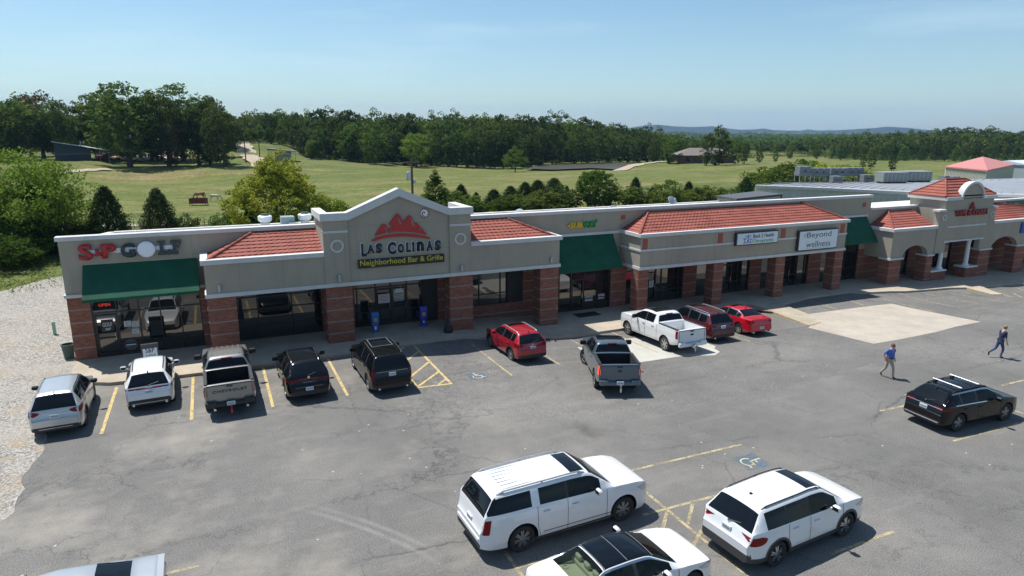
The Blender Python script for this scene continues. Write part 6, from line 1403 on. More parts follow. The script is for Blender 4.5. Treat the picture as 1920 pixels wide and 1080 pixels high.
# 10 bright red sedan
def sedan(L, W, H, paint_, deck=1.06, hood=.92, R=.34, ro=1.05, fo=.88, **kw):
    S = dict(L=L, W=W, H=H, paint=paint_, R=R, ro=ro, fo=fo); H = H-.03
    S['top'] = [(0, .72), (.03, .90), (.07, deck-.01), (.12, deck+.01), (.62, deck+.02), (.70, deck+.03), (1.42, H-.06), (1.6, H-.03), (2.2, H), (L-2.25, H-.03), (L-2.05, H-.075), (L-1.28, hood+.07), (L-1.2, hood+.05), (L-.6, hood-.05), (L-.2, hood-.14), (L-.04, hood-.26), (L, hood-.34)]
    S['belt'] = [(0, deck-.03), (1.0, deck-.02), (L-2.0, deck-.08), (L-1.28, hood+.02), (L, hood-.02)]
    S['plan'] = [(0, .80), (.05, .86), (.2, .93), (.5, .97), (1.0, 1.0), (L-1.0, 1.0), (L-.5, .96), (L-.2, .88), (L-.05, .76), (L, .66)]
    S['roofw'] = [(0, .76), (.6, .80), (1.45, .60), (2.2, .64), (L-2.1, .62), (L-1.28, .80), (L-.3, .80), (L, .6)]
    S['bot'] = [(0, .36), (.3, .24), (.6, .18), (L-.7, .18), (L-.2, .18), (L, .24)]
    S['ws'] = (L-2.07, L-1.3); S['rw'] = (.74, 1.40); S['mirror'] = L-1.85; S['win'] = [(1.0, 1.36), (1.42, 2.2), (2.3, L-1.55)]; S['seams'] = [1.45, 2.25, L-1.35]; S['handles'] = [1.62, 2.42]; S['plate'] = .78
    S.update(kw); return S
S = sedan(4.78, 1.80, 1.46, P_bred, roofglass=[(2.1, 2.55)], sri=3, antenna=(1.55,), group=G1, spokes=7, split=1, beltchrome=M['chrome'], clad=0,
          lights=[(.82, .72, .95), (.88, .56, 1.12), (.95, .52, 1.18), (1.0, .60, 1.0)], plate=.55, plate_x=.0, rearblack=(.9, .91), exhaust=((1, -1), .3))
p, h = place((29.4, 28.4), 86, 4.78); r, c, pa, xr = build_car('parked_sedan', 'bright red sedan beside the maroon crossover and the ramp', S, p, h); 
# 11 black crossover with cross bars
S = suv(4.66, 1.90, 1.62, P_black, belt=1.08, rr=.62, roofw=.63, win=[(.7, 1.0), (1.08, 1.9), (1.98, 3.1)], seams=[1.04, 1.94, 3.3], handles=[1.25, 2.1], rails=(.8, 2.8, M['plastic'], .022, .03), crossbars=(1.25, 2.25), antenna=(.7,), wiper=1.12, plate=.88, group=G2, beltchrome=M['chrome'], frontglass=M['lightglass'],
        lights=[(.94, .55, 1.05), (.98, .42, 1.25), (1.04, .42, 1.3)], rim=M['rimdark'], split=1, R=.375, roofglass=[(1.5, 2.6)], sri=3)
p, h = place((25.22, 15.66), -3, 4.66); r, c, pa, xr = build_car('parked_crossover', 'black crossover with two silver cross bars on its roof', S, p, h); rearbar(r, 4.66, 1.9, .99, xr(.99), .8, M['chrome'], 'tailgate_trim', .02); rearbar(r, 4.66, 1.9, .45, .0, .76, M['chrome'], 'bumper_trim', .035)
# 12 long white SUV
S = suv(5.70, 2.04, 1.89, P_pearl, hood=1.24, belt=1.28, rb=.78, rr=.42, hatch=.12, wsf=2.18, wsb=1.42, R=.40, ro=1.25, fo=1.02, roofw=.72, win=[(.5, 1.55), (1.82, 2.66), (2.74, 3.85)], paintpillar=0, seams=[1.72, 2.70, 4.05], handles=[2.0, 2.95], rails=(.55, 3.4, M['galv'], .026, .045), plate=.90, group=G2,
        roofglass=[(3.0, 3.45)], sri=3, wraprear=.5, lights=[(.80, .86, 1.06), (1.22, .84, 1.06)], heads=[(.84, .66, 1.10), (.98, .62, 1.22), (1.03, .7, 1.26)], boxes=[('bumper', (1.56, 1.8, .6, 1.2, 1.30, 2.0))], rim=M['rimdark'], spokes=7, split=1, creases=[(1.9, 4.3, .22)], gap=.09, handlem=M['chrome'], frontglass=M['lightglass'], wsglass=M['lightglass'], frontblack=(.4, .9), crown=.03, mirrorm=P_pearl)
p, h = place((5.83, 15.74), 1.9, 5.70); r, c, pa, xr = build_car('parked_suv', 'long white full size SUV with dark wheels in the middle row', S, p, h)
mb = MB()
for k in range(7): yy = -.54+k*.18; mb.bbox(.8-2.85, 2.85-2.85, yy-.012, yy+.012, c.at(1.8)[0]+.015, c.at(1.8)[0]+.026, .003)
mb.build('roof_bead', P_pearl, r); MB().bbox(-2.85+.44, -2.85+.50, -.3, .3, c.at(.5)[0]-.05, c.at(.5)[0]-.01, .01).build('brake_light', M['tail'], r); rearbar(r, 5.7, 2.04, .60, .0, .75, P_pearl, 'bumper_step', .1)
for sy in (1, -1): MB().bbox(1.5-2.85, 4.3-2.85, *sorted((sy*.86, sy*1.02)), .30, .36, .02).build('running_board', M['plastic'], r)
# 13 white crossover with grey lower trim
S = suv(4.95, 1.99, 1.78, P_white, hood=1.14, belt=1.16, rb=.80, rr=.52, hatch=.12, wsf=2.0, wsb=1.15, R=.375, ro=1.05, fo=1.0, roofw=.67, win=[(.62, 1.40), (1.46, 2.25), (2.35, 3.45)], seams=[1.43, 2.30, 3.70], handles=[1.68, 2.55], rails=(.62, 3.0, M['plastic'], .018, .022), antenna=(.95,), antm=M['plastic'], plate=.98, group=G2, wiper=1.17,
        lower=M['cladding'], clad=3, roofglass=[(2.55, 2.98)], sri=3, lights=[(.86, .84, 1.14), (.90, .82, 1.30), (.98, .74, 1.36), (1.03, .60, 1.34), (1.09, .48, 1.15)], heads=[(.82, .62, 1.1), (.90, .58, 1.3), (.94, .7, 1.34)], boxes=[('lower_trim', (-1, .12, 0, 1.2, .2, .60))], rearblack=(.2, .62), archtrim=1, rim=M['rimsilver'], split=1, handlem=M['chrome'], frontglass=M['lightglass'], frontblack=(.2, .6))
p, h = place((12.04, 12.27), 4.2, 4.95); r, c, pa, xr = build_car('parked_crossover', 'white crossover with grey lower trim beside the blue wheelchair symbol', S, p, h)
# 14 white sedan with glass roof and cream seats
S = sedan(4.85, 1.86, 1.47, P_white, deck=1.06, roofglass=[(1.45, 2.93)], sri=1, rearglass=M['clearglass'], sideglass=M['lightglass'], wsglass=M['lightglass'], lights=[(.82, .72, 1.0), (1.0, .70, 1.06)], heads=[(.62, .6, 1.0), (.70, .56, 1.2), (.76, .7, 1.26)], beltchrome=M['chrome'], handlem=P_white, clad=0, group=G2, rearblack=(.9, .91), frontblack=(.2, .45), spokes=8)
p, h = place((6.25, 12.08), 3.0, 4.85); r, c, pa, xr = build_car('parked_sedan', 'white sedan with black glass roof and cream rear shelf', S, p, h)
mb = MB(); mb.bbox(.78-2.425, 1.3-2.425, -.62, .62, .92, .97, .02); mb.bbox(1.28-2.425, 1.48-2.425, -.62, .62, .55, 1.12, .05)
for y in (-.38, .0, .38): mb.bbox(1.30-2.425, 1.40-2.425, y-.13, y+.13, 1.12, 1.27, .04)
for y in (-.38, .38): mb.bbox(2.3-2.425, 2.45-2.425, y-.25, y+.25, .55, 1.12, .05); mb.bbox(2.34-2.425, 2.43-2.425, y-.13, y+.13, 1.12, 1.30, .04)
for y in (-.45, .45): mb.lathe([(.07, .971), (.09, .985), (.05, .985)], (1.0-2.425, y, 0), 12)
mb.build('cream_seats', M['cream'], r); mb = MB()
for x in (1.47, 2.12, 2.90): t_ = c.at(x)[0]; mb.path([(x-2.425, y, t_+.036-.03*(abs(y)/.6)**2) for y in np.linspace(-.56, .56, 7)], .006, 4)
mb.build('roof_glass_joint', M['galv'], r)
# 15 silver car at the lower left
S = sedan(4.9, 1.86, 1.47, P_silver, deck=1.10, lights=[(.84, .62, .95), (1.02, .60, 1.1)], clad=0, group=G2, rearblack=(.9, .91), handlem=P_silver)
p, h = place((-1.85, 16.32), 181, 4.9); r, c, pa, xr = build_car('parked_sedan', 'silver sedan cut off at the lower left with a dark rear window', S, p, h); MB().bbox(.0-2.45, .16-2.45, -.66, .66, 1.135, 1.155, .008).build('boot_spoiler', P_silver, r)
# ------------------------------------------------------------ people and horses
def skin_body(name, joints, edges, parent, mats, assign, root='pelvis', sub=2, smooth=True):
    idx = {k: i for i, k in enumerate(joints)}; me = bpy.data.meshes.new(name)
    me.from_pydata([j[0] for j in joints.values()], [(idx[a], idx[b]) for a, b in edges], [])
    o = bpy.data.objects.new(name, me); COL.objects.link(o)
    md = o.modifiers.new('s', 'SKIN'); md.use_smooth_shade = True
    sv = me.skin_vertices[0].data
    for (k, j), v in zip(joints.items(), sv):
        r = j[1]; v.radius = r if isinstance(r, tuple) else (r, r); v.use_root = (k == root)
    sd = o.modifiers.new('u', 'SUBSURF'); sd.levels = sub; sd.render_levels = sub
    dg = bpy.context.evaluated_depsgraph_get(); dg.update(); m2 = bpy.data.meshes.new_from_object(o.evaluated_get(dg)); bpy.data.objects.remove(o)
    m2.materials.clear()
    for m_ in mats: m2.materials.append(m_)
    segs = [(Vector(joints[a][0]), Vector(joints[b][0]), assign(a, b)) for a, b in edges]
    for p in m2.polygons:
        best = 1e9; bi = 0
        for a, b, k in segs:
            ab = b-a; t = max(0, min(1, (p.center-a).dot(ab)/max(1e-9, ab.length_squared))); d = (p.center-(a+ab*t)).length
            if d < best: best = d; bi = k
        p.material_index = bi; p.use_smooth = True
    m2.name = name; o = bpy.data.objects.new(name, m2); COL.objects.link(o)
    if parent is not None: o.parent = parent
    return o
def hand(J, E, pre, wrist, d, side, curl):      # palm, four fingers and a thumb
    d = Vector(d).normalized(); sdv = Vector(side).normalized(); up = d.cross(sdv).normalized(); w_ = Vector(wrist)
    pm = w_+d*.05; J[pre+'palm'] = (pm, (.036, .022)); E.append((pre+'wrist', pre+'palm'))
    for k, (off, ln) in enumerate(((-.027, .062), (-.009, .07), (.009, .066), (.027, .05))):
        a = w_+d*.088+sdv*off; b = a+d*ln*.5*math.cos(curl)+up*ln*.5*math.sin(curl); c_ = b+d*ln*.5*math.cos(curl*2)+up*ln*.5*math.sin(curl*2)
        for nm, q, r in (('k%d' % k, a, .0095), ('m%d' % k, b, .0085), ('t%d' % k, c_, .0075)): J[pre+nm] = (q, r)
        E += [(pre+'palm', pre+'k%d' % k), (pre+'k%d' % k, pre+'m%d' % k), (pre+'m%d' % k, pre+'t%d' % k)]
    a = w_+d*.035+sdv*-.04; b = a+d*.035-sdv*.012+up*.012; J[pre+'th1'] = (a, .011); J[pre+'th2'] = (b, .009); E += [(pre+'palm', pre+'th1'), (pre+'th1', pre+'th2')]
def person(loc, heading, label, pose, shirt, trousers, shoes, haircol, short=True, bald=False):
    s = empty('person', (loc[0], loc[1], float(g(*loc))), heading, True); tag(s, label, 'person')
    skin = mat('skin', (.50, .29, .20), .55); J = {}; E = []
    V_ = lambda *a: Vector(a)
    for k, v in pose.items(): J[k] = (V_(*v[0]), v[1])
    E += [('pelvis', 'waist'), ('waist', 'chest'), ('chest', 'neck'), ('neck', 'skull'), ('skull', 'crown'), ('chest', 'l_sh'), ('l_sh', 'l_el'), ('l_el', 'l_wrist'), ('chest', 'r_sh'), ('r_sh', 'r_el'), ('r_el', 'r_wrist'), ('pelvis', 'l_hip'), ('l_hip', 'l_knee'), ('l_knee', 'l_ankle'), ('l_ankle', 'l_toe'), ('pelvis', 'r_hip'), ('r_hip', 'r_knee'), ('r_knee', 'r_ankle'), ('r_ankle', 'r_toe')]
    for sd in 'lr':
        w_ = J[sd+'_wrist'][0]; e_ = J[sd+'_el'][0]; hand(J, E, sd+'_', w_, (w_-e_), (1, 0, 0), .45)
    def asg(a, b):
        if b in ('waist', 'chest', 'l_sh', 'r_sh'): return 1
        if b in ('l_el', 'r_el'): return 1
        if 'hip' in b or 'knee' in b or 'ankle' in b: return 2
        if 'toe' in b: return 3
        return 0
    b = skin_body('body', J, E, s, [skin, shirt, trousers, shoes], asg); 
    hd = J['skull'][0]; cr = J['crown'][0]; f = Vector((1, 0, 0))
    mb = MB()     # face: nose, ears, brow, eyes
    mb.prism([(hd.x+.085, hd.z-.02), (hd.x+.115, hd.z-.025), (hd.x+.09, hd.z+.03)], hd.y-.012, hd.y+.012)
    for sy in (1, -1): mb.bbox(hd.x-.02, hd.x+.02, *sorted((hd.y+sy*.070, hd.y+sy*.088)), hd.z-.03, hd.z+.03, .006)
    mb.build('face', skin, s); mb = MB()
    for sy in (1, -1): mb.bbox(hd.x+.082, hd.x+.094, hd.y+sy*.032-.012, hd.y+sy*.032+.012, hd.z+.012, hd.z+.024, .003)
    mb.bbox(hd.x+.08, hd.x+.09, hd.y-.022, hd.y+.022, hd.z-.052, hd.z-.044, .003); mb.build('eyes', M['plastic'], s)
    h_ = MB(); 
    h_.lathe([(.001, .118), (.05, .108), (.083, .07), (.094, .02), (.092, -.03), (.07, -.05)], n=18)
    h_.xf(Matrix.Translation(hd+Vector((-.018, 0, .032))) @ Matrix.Rotation(-.35, 4, 'Y')); h_.build('hair', haircol, s, smooth=True)
    mb = MB(); pz = J['pelvis'][0]; 
    mb.lathe([(.168, .0), (.172, .04), (.168, .045)], tuple(pz+Vector((0, 0, .05))), 18); mb.build('belt', M['plastic'], s, smooth=True)
    return s
hair1 = mat('brown_hair', (.10, .05, .03), .7); hair2 = mat('sandy_grey_hair', (.24, .16, .10), .7)
walk1 = {'pelvis': ((0, 0, .93), (.165, .14)), 'waist': ((.02, 0, 1.06), (.18, .155)), 'chest': ((.04, 0, 1.33), (.19, .14)), 'neck': ((.08, 0, 1.49), .058), 'skull': ((.12, .0, 1.60), (.075, .088)), 'crown': ((.125, 0, 1.675), (.06, .07)),
  'l_sh': ((.05, .19, 1.40), .062), 'l_el': ((-.08, .27, 1.16), .045), 'l_wrist': ((.05, .25, .93), .030), 'r_sh': ((.05, -.19, 1.40), .062), 'r_el': ((-.10, -.27, 1.17), .045), 'r_wrist': ((.0, -.24, .93), .030),
  'l_hip': ((0, .10, .86), .098), 'l_knee': ((.18, .11, .50), .066), 'l_ankle': ((.22, .11, .09), .045), 'l_toe': ((.38, .12, .04), .040), 'r_hip': ((0, -.10, .86), .098), 'r_knee': ((-.05, -.11, .48), .066), 'r_ankle': ((-.32, -.11, .16), .045), 'r_toe': ((-.22, -.12, .04), .040)}
walk2 = {'pelvis': ((0, 0, .92), (.135, .12)), 'waist': ((.02, 0, 1.06), (.14, .12)), 'chest': ((.06, 0, 1.35), (.175, .135)), 'neck': ((.09, 0, 1.51), .056), 'skull': ((.14, .0, 1.62), (.075, .088)), 'crown': ((.15, 0, 1.695), (.06, .07)),
  'l_sh': ((.07, .19, 1.42), .065), 'l_el': ((.12, .26, 1.13), .043), 'l_wrist': ((.38, .20, 1.12), .029), 'r_sh': ((.07, -.19, 1.42), .065), 'r_el': ((.06, -.25, 1.13), .043), 'r_wrist': ((.17, -.24, .88), .029),
  'l_hip': ((0, .10, .85), .095), 'l_knee': ((-.12, .10, .48), .064), 'l_ankle': ((-.46, .10, .27), .044), 'l_toe': ((-.42, .11, .10), .038), 'r_hip': ((0, -.10, .85), .095), 'r_knee': ((.14, -.10, .48), .064), 'r_ankle': ((.05, -.10, .08), .044), 'r_toe': ((.21, -.11, .04), .038)}
person((29.0, 19.9), R_(-100), 'man in a blue shirt and khaki trousers walking across the car park', walk1, mat('royal_blue_shirt', (.055, .14, .52), .85), mat('khaki_cloth', (.42, .36, .28), .85), M['plastic'], hair1)
person((37.0, 19.5), R_(-22), 'man in a navy shirt and jeans striding toward the right edge', walk2, mat('navy_shirt', (.012, .02, .07), .85), mat('denim', (.035, .065, .14), .85), M['plastic'], hair2)
def horse(px, py, t, heading, label, col, mane):
    x, y, z, _ = on_ground(px, py, 90, 200); s = empty('horse', (x, y, z), heading, True); tag(s, label, 'horse')
    J = {'pelvis': (Vector((-.55, 0, 1.12)), (.25, .27)), 'rump': (Vector((-.80, 0, 1.10)), (.19, .22)), 'mid': (Vector((-.1, 0, 1.05)), (.27, .26)), 'chest': (Vector((.45, 0, 1.08)), (.23, .27)), 'neck': (Vector((.85, 0, 1.0)), (.12, .17)), 'poll': (Vector((1.12, 0, .62)), (.09, .12)), 'cheek': (Vector((1.18, 0, .42)), (.08, .11)), 'muzzle': (Vector((1.22, 0, .14)), (.055, .065)),
         'tail0': (Vector((-.98, 0, 1.12)), .05), 'tail1': (Vector((-1.08, 0, .8)), .045), 'tail2': (Vector((-1.06, 0, .45)), .035)}
    E = [('pelvis', 'rump'), ('pelvis', 'mid'), ('mid', 'chest'), ('chest', 'neck'), ('neck', 'poll'), ('poll', 'cheek'), ('cheek', 'muzzle'), ('rump', 'tail0'), ('tail0', 'tail1'), ('tail1', 'tail2')]
    for sd, yy in (('l', .16), ('r', -.16)):
        dx = .12 if sd == 'l' else -.06
        J[sd+'f0'] = (Vector((.42, yy, .85)), .12); J[sd+'f1'] = (Vector((.44+dx, yy, .48)), .062); J[sd+'f2'] = (Vector((.42+dx, yy, .12)), .042); J[sd+'f3'] = (Vector((.47+dx, yy, .04)), .05); E += [('chest', sd+'f0'), (sd+'f0', sd+'f1'), (sd+'f1', sd+'f2'), (sd+'f2', sd+'f3')]
        J[sd+'h0'] = (Vector((-.66, yy, .88)), .16); J[sd+'h1'] = (Vector((-.56-dx, yy, .66)), .10); J[sd+'h2'] = (Vector((-.84-dx, yy, .48)), .06); J[sd+'h3'] = (Vector((-.80-dx, yy, .12)), .042); J[sd+'h4'] = (Vector((-.75-dx, yy, .04)), .05); E += [('rump', sd+'h0'), (sd+'h0', sd+'h1'), (sd+'h1', sd+'h2'), (sd+'h2', sd+'h3'), (sd+'h3', sd+'h4')]
    b = skin_body('body', J, E, s, [col, mane], lambda a, b: 1 if b.startswith('tail') else 0)
    mb = MB(); mb.prism([(.5, 1.38), (.9, 1.22), (1.16, .78), (1.08, .72), (.8, 1.12), (.45, 1.3)], -.03, .03); mb.build('mane', mane, s); mb = MB()
    for yy in (.06, -.06): mb.tube((1.08, yy, .74), (1.04, yy, .88), .035, .008, 6)
    mb.build('ears', col, s)
horse(404, 378, 0, R_(-12), 'cream white horse grazing beside the red feeder', mat('cream_coat', (.58, .50, .38), .8), mat('pale_mane', (.62, .56, .46), .8))
horse(375, 374, 0, R_(200), 'brown horse grazing behind the dark red feeder', mat('chestnut_coat', (.22, .11, .05), .8), mat('tan_mane', (.35, .24, .13), .8))
x, y, z, _ = on_ground(373, 385, 90, 200); s = empty('hay_feeder', (x, y, z), R_(-15), True); tag(s, 'dark red box feeder on legs in the pasture', 'feeder')
mb = MB().box(-1.35, 1.35, -.7, -.64, .35, 1.25); mb.box(-1.35, 1.35, .64, .7, .35, 1.25); mb.box(-1.35, -1.29, -.64, .64, .35, 1.25); mb.box(1.29, 1.35, -.64, .64, .35, 1.25); mb.box(-1.29, 1.29, -.64, .64, .35, .4); mb.build('trough', mat('dark_red_boards', (.13, .018, .018), .7), s)
mb = MB()
for xx in (-1.3, 1.3):
    for yy in (-.65, .65): mb.box(xx-.05, xx+.05, yy-.05, yy+.05, -.1, .349)
mb.build('leg', M['darkmetal'], s)
# ------------------------------------------------------------ vegetation
L_oak = leaf_mat('oak_leaves', (.050, .084, .018), (.092, .142, .027), (.16, .21, .05)); L_dark = leaf_mat('dark_oak_leaves', (.036, .060, .017), (.066, .103, .026), (.12, .165, .045))
L_brt = leaf_mat('bright_leaves', (.050, .092, .016), (.090, .150, .024), (.155, .215, .05)); L_will = leaf_mat('willow_leaves', (.09, .15, .02), (.15, .22, .032), (.22, .29, .06))
L_yel = leaf_mat('yellowing_leaves', (.10, .15, .016), (.22, .28, .03), (.40, .43, .08), .4, (.40, .30, .05)); L_ced = leaf_mat('cedar_needles', (.022, .042, .015), (.042, .072, .023), (.080, .115, .04), .2); L_rus = leaf_mat('rusty_leaves', (.04, .045, .014), (.075, .065, .025), (.13, .085, .04))
BARK = mat('bark', (.075, .06, .048), .95, var=.3, vscale=5)
def leaves(name, C, sz, m_, up=.25, flat=None, seed=0, parent=None, asp=.62):
    r = np.random.default_rng(seed+5); N = len(C); nrm = r.normal(size=(N, 3)); nrm[:, 2] += up; nrm /= np.linalg.norm(nrm, axis=1)[:, None]
    t = np.cross(nrm, r.normal(size=(N, 3))); t /= np.linalg.norm(t, axis=1)[:, None]+1e-9; b = np.cross(nrm, t)
    s_ = (sz*r.uniform(.6, 1.35, N))[:, None]; a = t*s_; b = b*s_*asp
    V = np.stack([C-a*.5-b*.15, C-b*.5+a*.05, C+a*.5+b*.1, C+b*.5-a*.05], 1).reshape(-1, 3)
    me = bpy.data.meshes.new(name); me.vertices.add(4*N); me.vertices.foreach_set('co', V.ravel()); me.loops.add(4*N); me.loops.foreach_set('vertex_index', np.arange(4*N)); me.polygons.add(N); me.polygons.foreach_set('loop_start', np.arange(0, 4*N, 4)); me.polygons.foreach_set('loop_total', np.full(N, 4)); me.update(calc_edges=True)
    me.materials.append(m_); return me
def crown_pts(rx, ry, rz, zc, nclump, per, rc, seed, hollow=.45, low=.75, taper=0.0):
    """leaf points in many small clumps spread unevenly through the crown's volume"""
    r = np.random.default_rng(seed); out = []; lobes = [(r.normal(size=3), r.uniform(.78, 1.12)) for _ in range(9)]
    for k in range(nclump):
        d = r.normal(size=3); d /= np.linalg.norm(d); rad_ = r.uniform(hollow, 1)**.6
        f = 1.0
        for (ld, lm) in lobes:
            c_ = d@ld/np.linalg.norm(ld)
            if c_ > .6: f *= 1+(lm-1)*(c_-.6)/.4
        z = d[2]*rz*rad_*f
        if z < 0: z *= low
        k_ = 1-taper*max(0, d[2])
        p = np.array([d[0]*rx*rad_*f*k_, d[1]*ry*rad_*f*k_, zc+z]); q = r.normal(size=(per, 3)); q /= np.linalg.norm(q, axis=1)[:, None]; q *= (r.uniform(.35, 1, per)**.5)[:, None]*rc*r.uniform(.7, 1.35); q[:, 2] *= .62
        out.append(p+q)
    return np.concatenate(out)
def trunk_mb(h, r0, zc, rx, rz, seed, limbs=7, lean=(0, 0)):
    rr = random.Random(seed); mb = MB(); top = zc+rz*.35; pts = [Vector((0, 0, -.4))]; k = 6
    for i in range(1, k+1): pts.append(Vector((lean[0]*i/k+rr.uniform(-.05, .05)*h*.08, lean[1]*i/k+rr.uniform(-.05, .05)*h*.08, top*i/k)))
    for i in range(k): mb.tube(pts[i], pts[i+1], r0*(1-i/k*.8)*(1.35 if i == 0 else 1), r0*(1-(i+1)/k*.8), 8, cap=False)
    for j in range(limbs):
        t = rr.uniform(.35, .95); i = min(k-1, int(t*k)); p = pts[i].lerp(pts[i+1], t*k-i); a = rr.uniform(0, 6.28); ln = rx*rr.uniform(.55, .9)
        q = p+Vector((math.cos(a)*ln*.5, math.sin(a)*ln*.5, ln*.3)); e = q+Vector((math.cos(a+.3)*ln*.45, math.sin(a+.3)*ln*.45, ln*.28)); r1 = r0*(1-t*.8)*.55
        mb.tube(p, q, r1, r1*.6, 6, cap=False); mb.tube(q, e, r1*.6, r1*.2, 5, cap=False)
    return mb
def tree_proto(name, h, rx, ry, m_, n, per, rc, lsz, seed, base_f=.18, r0=.25, hollow=.45, limbs=7, up=.7, taper=0.0, lean=(0, 0), zlow=.75):
    rz = h*(1-base_f)/2*1.05; zc = h-rz; C = crown_pts(rx, ry, rz, zc, n, per, rc, seed, hollow, zlow, taper); C[:, 2] = np.maximum(C[:, 2], .15)
    s = empty(name, (0, 0, -500)); s['_l'] = 1; tb = trunk_mb(h, r0, zc, rx, rz, seed, limbs, lean).build('trunk', BARK, s, smooth=True); cr = link('crown', leaves('crown', C, lsz, m_, up, seed=seed), s); return s
def conifer(name, h, r, m_, n, lsz, seed, base=.03, fuzz=.16, belly=.12):
    q = np.random.default_rng(seed); C = []
    for k in range(n):
        t = q.uniform(0, 1)**1.25; z = h*(base+(1-base)*t); rad_ = r*((1-t)**.66)*(1-math.exp(-(t+.03)/belly)); 
        a = q.uniform(0, 2*np.pi); wv = 1+fuzz*math.sin(a*5+z*3.1)+fuzz*.8*math.sin(a*9-z*5)
        rr_ = rad_*wv*q.uniform(.4, 1.22)**.5; p = np.array([math.cos(a)*rr_, math.sin(a)*rr_, z+q.normal()*.05]); C.append(p+q.normal(size=(7, 3))*np.array([.12, .12, .10])*(.5+.5*h/5))
    C = np.concatenate(C); s = empty(name, (0, 0, -500)); s['_l'] = 1; MB().tube((0, 0, -.3), (0, 0, h*.9), .12*h/5, .02, 8).build('trunk', BARK, s); link('crown', leaves('crown', C, lsz, m_, .5, seed=seed, asp=.4), s); return s
used = set()
def plant(proto, x, y, z, sc, label, cat, group=None, name=None, rot=None, szz=None):
    if proto.name not in used: used.add(proto.name); o = proto
    else: o = copy_tree(proto)
    o.location = (x, y, z-.05*sc); o.rotation_euler = (0, 0, random.uniform(0, 6.28) if rot is None else rot); o.scale = (sc, sc, sc*(szz or 1)); tag(o, label, cat)
    if group: o['group'] = group
    elif 'group' in o: del o['group']
    return o
def by_px(px, pyb, t, pyt):         # ground point below a sight line at depth t, and the height that reaches the row pyt
    x, y, z = pt(px, pyb, t); zt = pt(px, pyt, t)[2]; zg = terr1(x, y); return x, y, zg, zt-zg
# grove of large oaks on the left
GA = [tree_proto('oak_tree', 10, 3.9, 3.9, m_, 200, 42, .72, .34, sd, .07, .30, zlow=1.0) for m_, sd in ((L_oak, 1), (L_dark, 2), (L_dark, 3), (L_oak, 8))]
GR = tree_proto('oak_tree', 10, 3.9, 3.9, L_rus, 150, 36, .8, .34, 21, .10, .3, zlow=1.0); GB = tree_proto('oak_tree', 10, 3.6, 3.6, L_brt, 170, 40, .8, .34, 22, .05, .28, zlow=1.0)
grove = [(245, 318, 168, 165, 0, 1.1, 'broad tall oak with low branches left of the leaning trunk'), (318, 309, 172, 170, 1, .9, 'oak with a bare leaning trunk at the farm yard'), (205, 300, 185, 172, 3, 1.0, 'oak crown rising behind the barn roof'), (285, 304, 188, 170, 2, .9, 'dense oak behind the broad one in the grove'), (345, 303, 190, 167, 0, 1.05, 'lighter green tall oak right of the leaning trunk'), (373, 310, 175, 186, 1, .75, 'slim dark oak with a clear trunk'), (395, 309, 178, 185, 2, .75, 'dark oak between two slim trunks in the grove'), (422, 315, 170, 194, 1, .78, 'dark round oak at the right end of the grove'), (405, 300, 200, 182, 3, .9, 'oak standing behind the dark round one'),
   (40, 300, 168, 188, 3, 1.05, 'leafy oak rising above the willow at the left edge'), (82, 296, 178, 170, 'r', 1.0, 'rusty brown topped oak above the left willow'), (112, 296, 172, 196, 0, .9, 'green oak left of the barn'), (150, 292, 186, 186, 1, .85, 'dark narrow oak directly behind the barn'), (-10, 300, 160, 192, 1, 1.1, 'dark oak cut by the left edge'), (10, 292, 190, 190, 2, 1.1, 'dark oak behind the leafy one at the left edge'), (60, 292, 200, 182, 2, 1.0, 'dark oak under the rusty top'), (330, 310, 170, 230, 'y', .6, 'small golden brown tree among the dark trunks'), (190, 300, 180, 225, 'b', .8, 'bright green low tree beside the barn roof'), (440, 298, 215, 215, 2, .8, 'dark tree behind the end of the grove by the track'), (228, 300, 195, 180, 2, 1, 'dark oak filling the gap behind the broad oak'), (-40, 300, 175, 185, 0, 1.1, 'oak just beyond the left edge of the view')]
for px, pb, t, top, k, wd, lb in grove:
    x, y, z, h = by_px(px, pb, t, top); pr = GA[k] if isinstance(k, int) else {'r': GR, 'y': GR, 'b': GB}[k]; sc = h/10*wd
    o = plant(pr, x, y, z, sc, lb, 'tree', 'large oaks of the grove by the barn', szz=1/wd)
# the woods behind the pasture: rows of single trees
WA = [tree_proto('woodland_tree', 10, 2.9+.3*(i % 3), 2.9, m_, 95, 26, .70, .46, 40+i, b_, .17, limbs=4, zlow=1.0) for i, (m_, b_) in enumerate(((L_oak, .03), (L_dark, .05), (L_oak, .08), (L_dark, .10), (L_brt, .02), (L_dark, .0)))]
WL = ['dark oak in the front row of the woods beyond the pasture', 'oak crown in the second row of the woods beyond the pasture', 'oak crown on the skyline of the woods beyond the pasture']
edge = [(455, 282, 240), (520, 298, 236), (600, 302, 230), (640, 304, 226), (700, 306, 224), (760, 309, 222), (820, 311, 221), (900, 313, 219), (960, 311, 222), (1020, 305, 235), (1080, 302, 245), (1150, 300, 250), (1220, 300, 250), (1275, 299, 250)]
tops = [(440, 214), (470, 205), (500, 202), (545, 202), (600, 206), (650, 206), (700, 211), (740, 209), (790, 214), (830, 209), (868, 206), (900, 206), (950, 212), (1010, 214), (1080, 220), (1120, 223), (1160, 232), (1230, 240), (1290, 252)]
E_ = np.array(edge); T_ = np.array(tops); rq = random.Random(4)
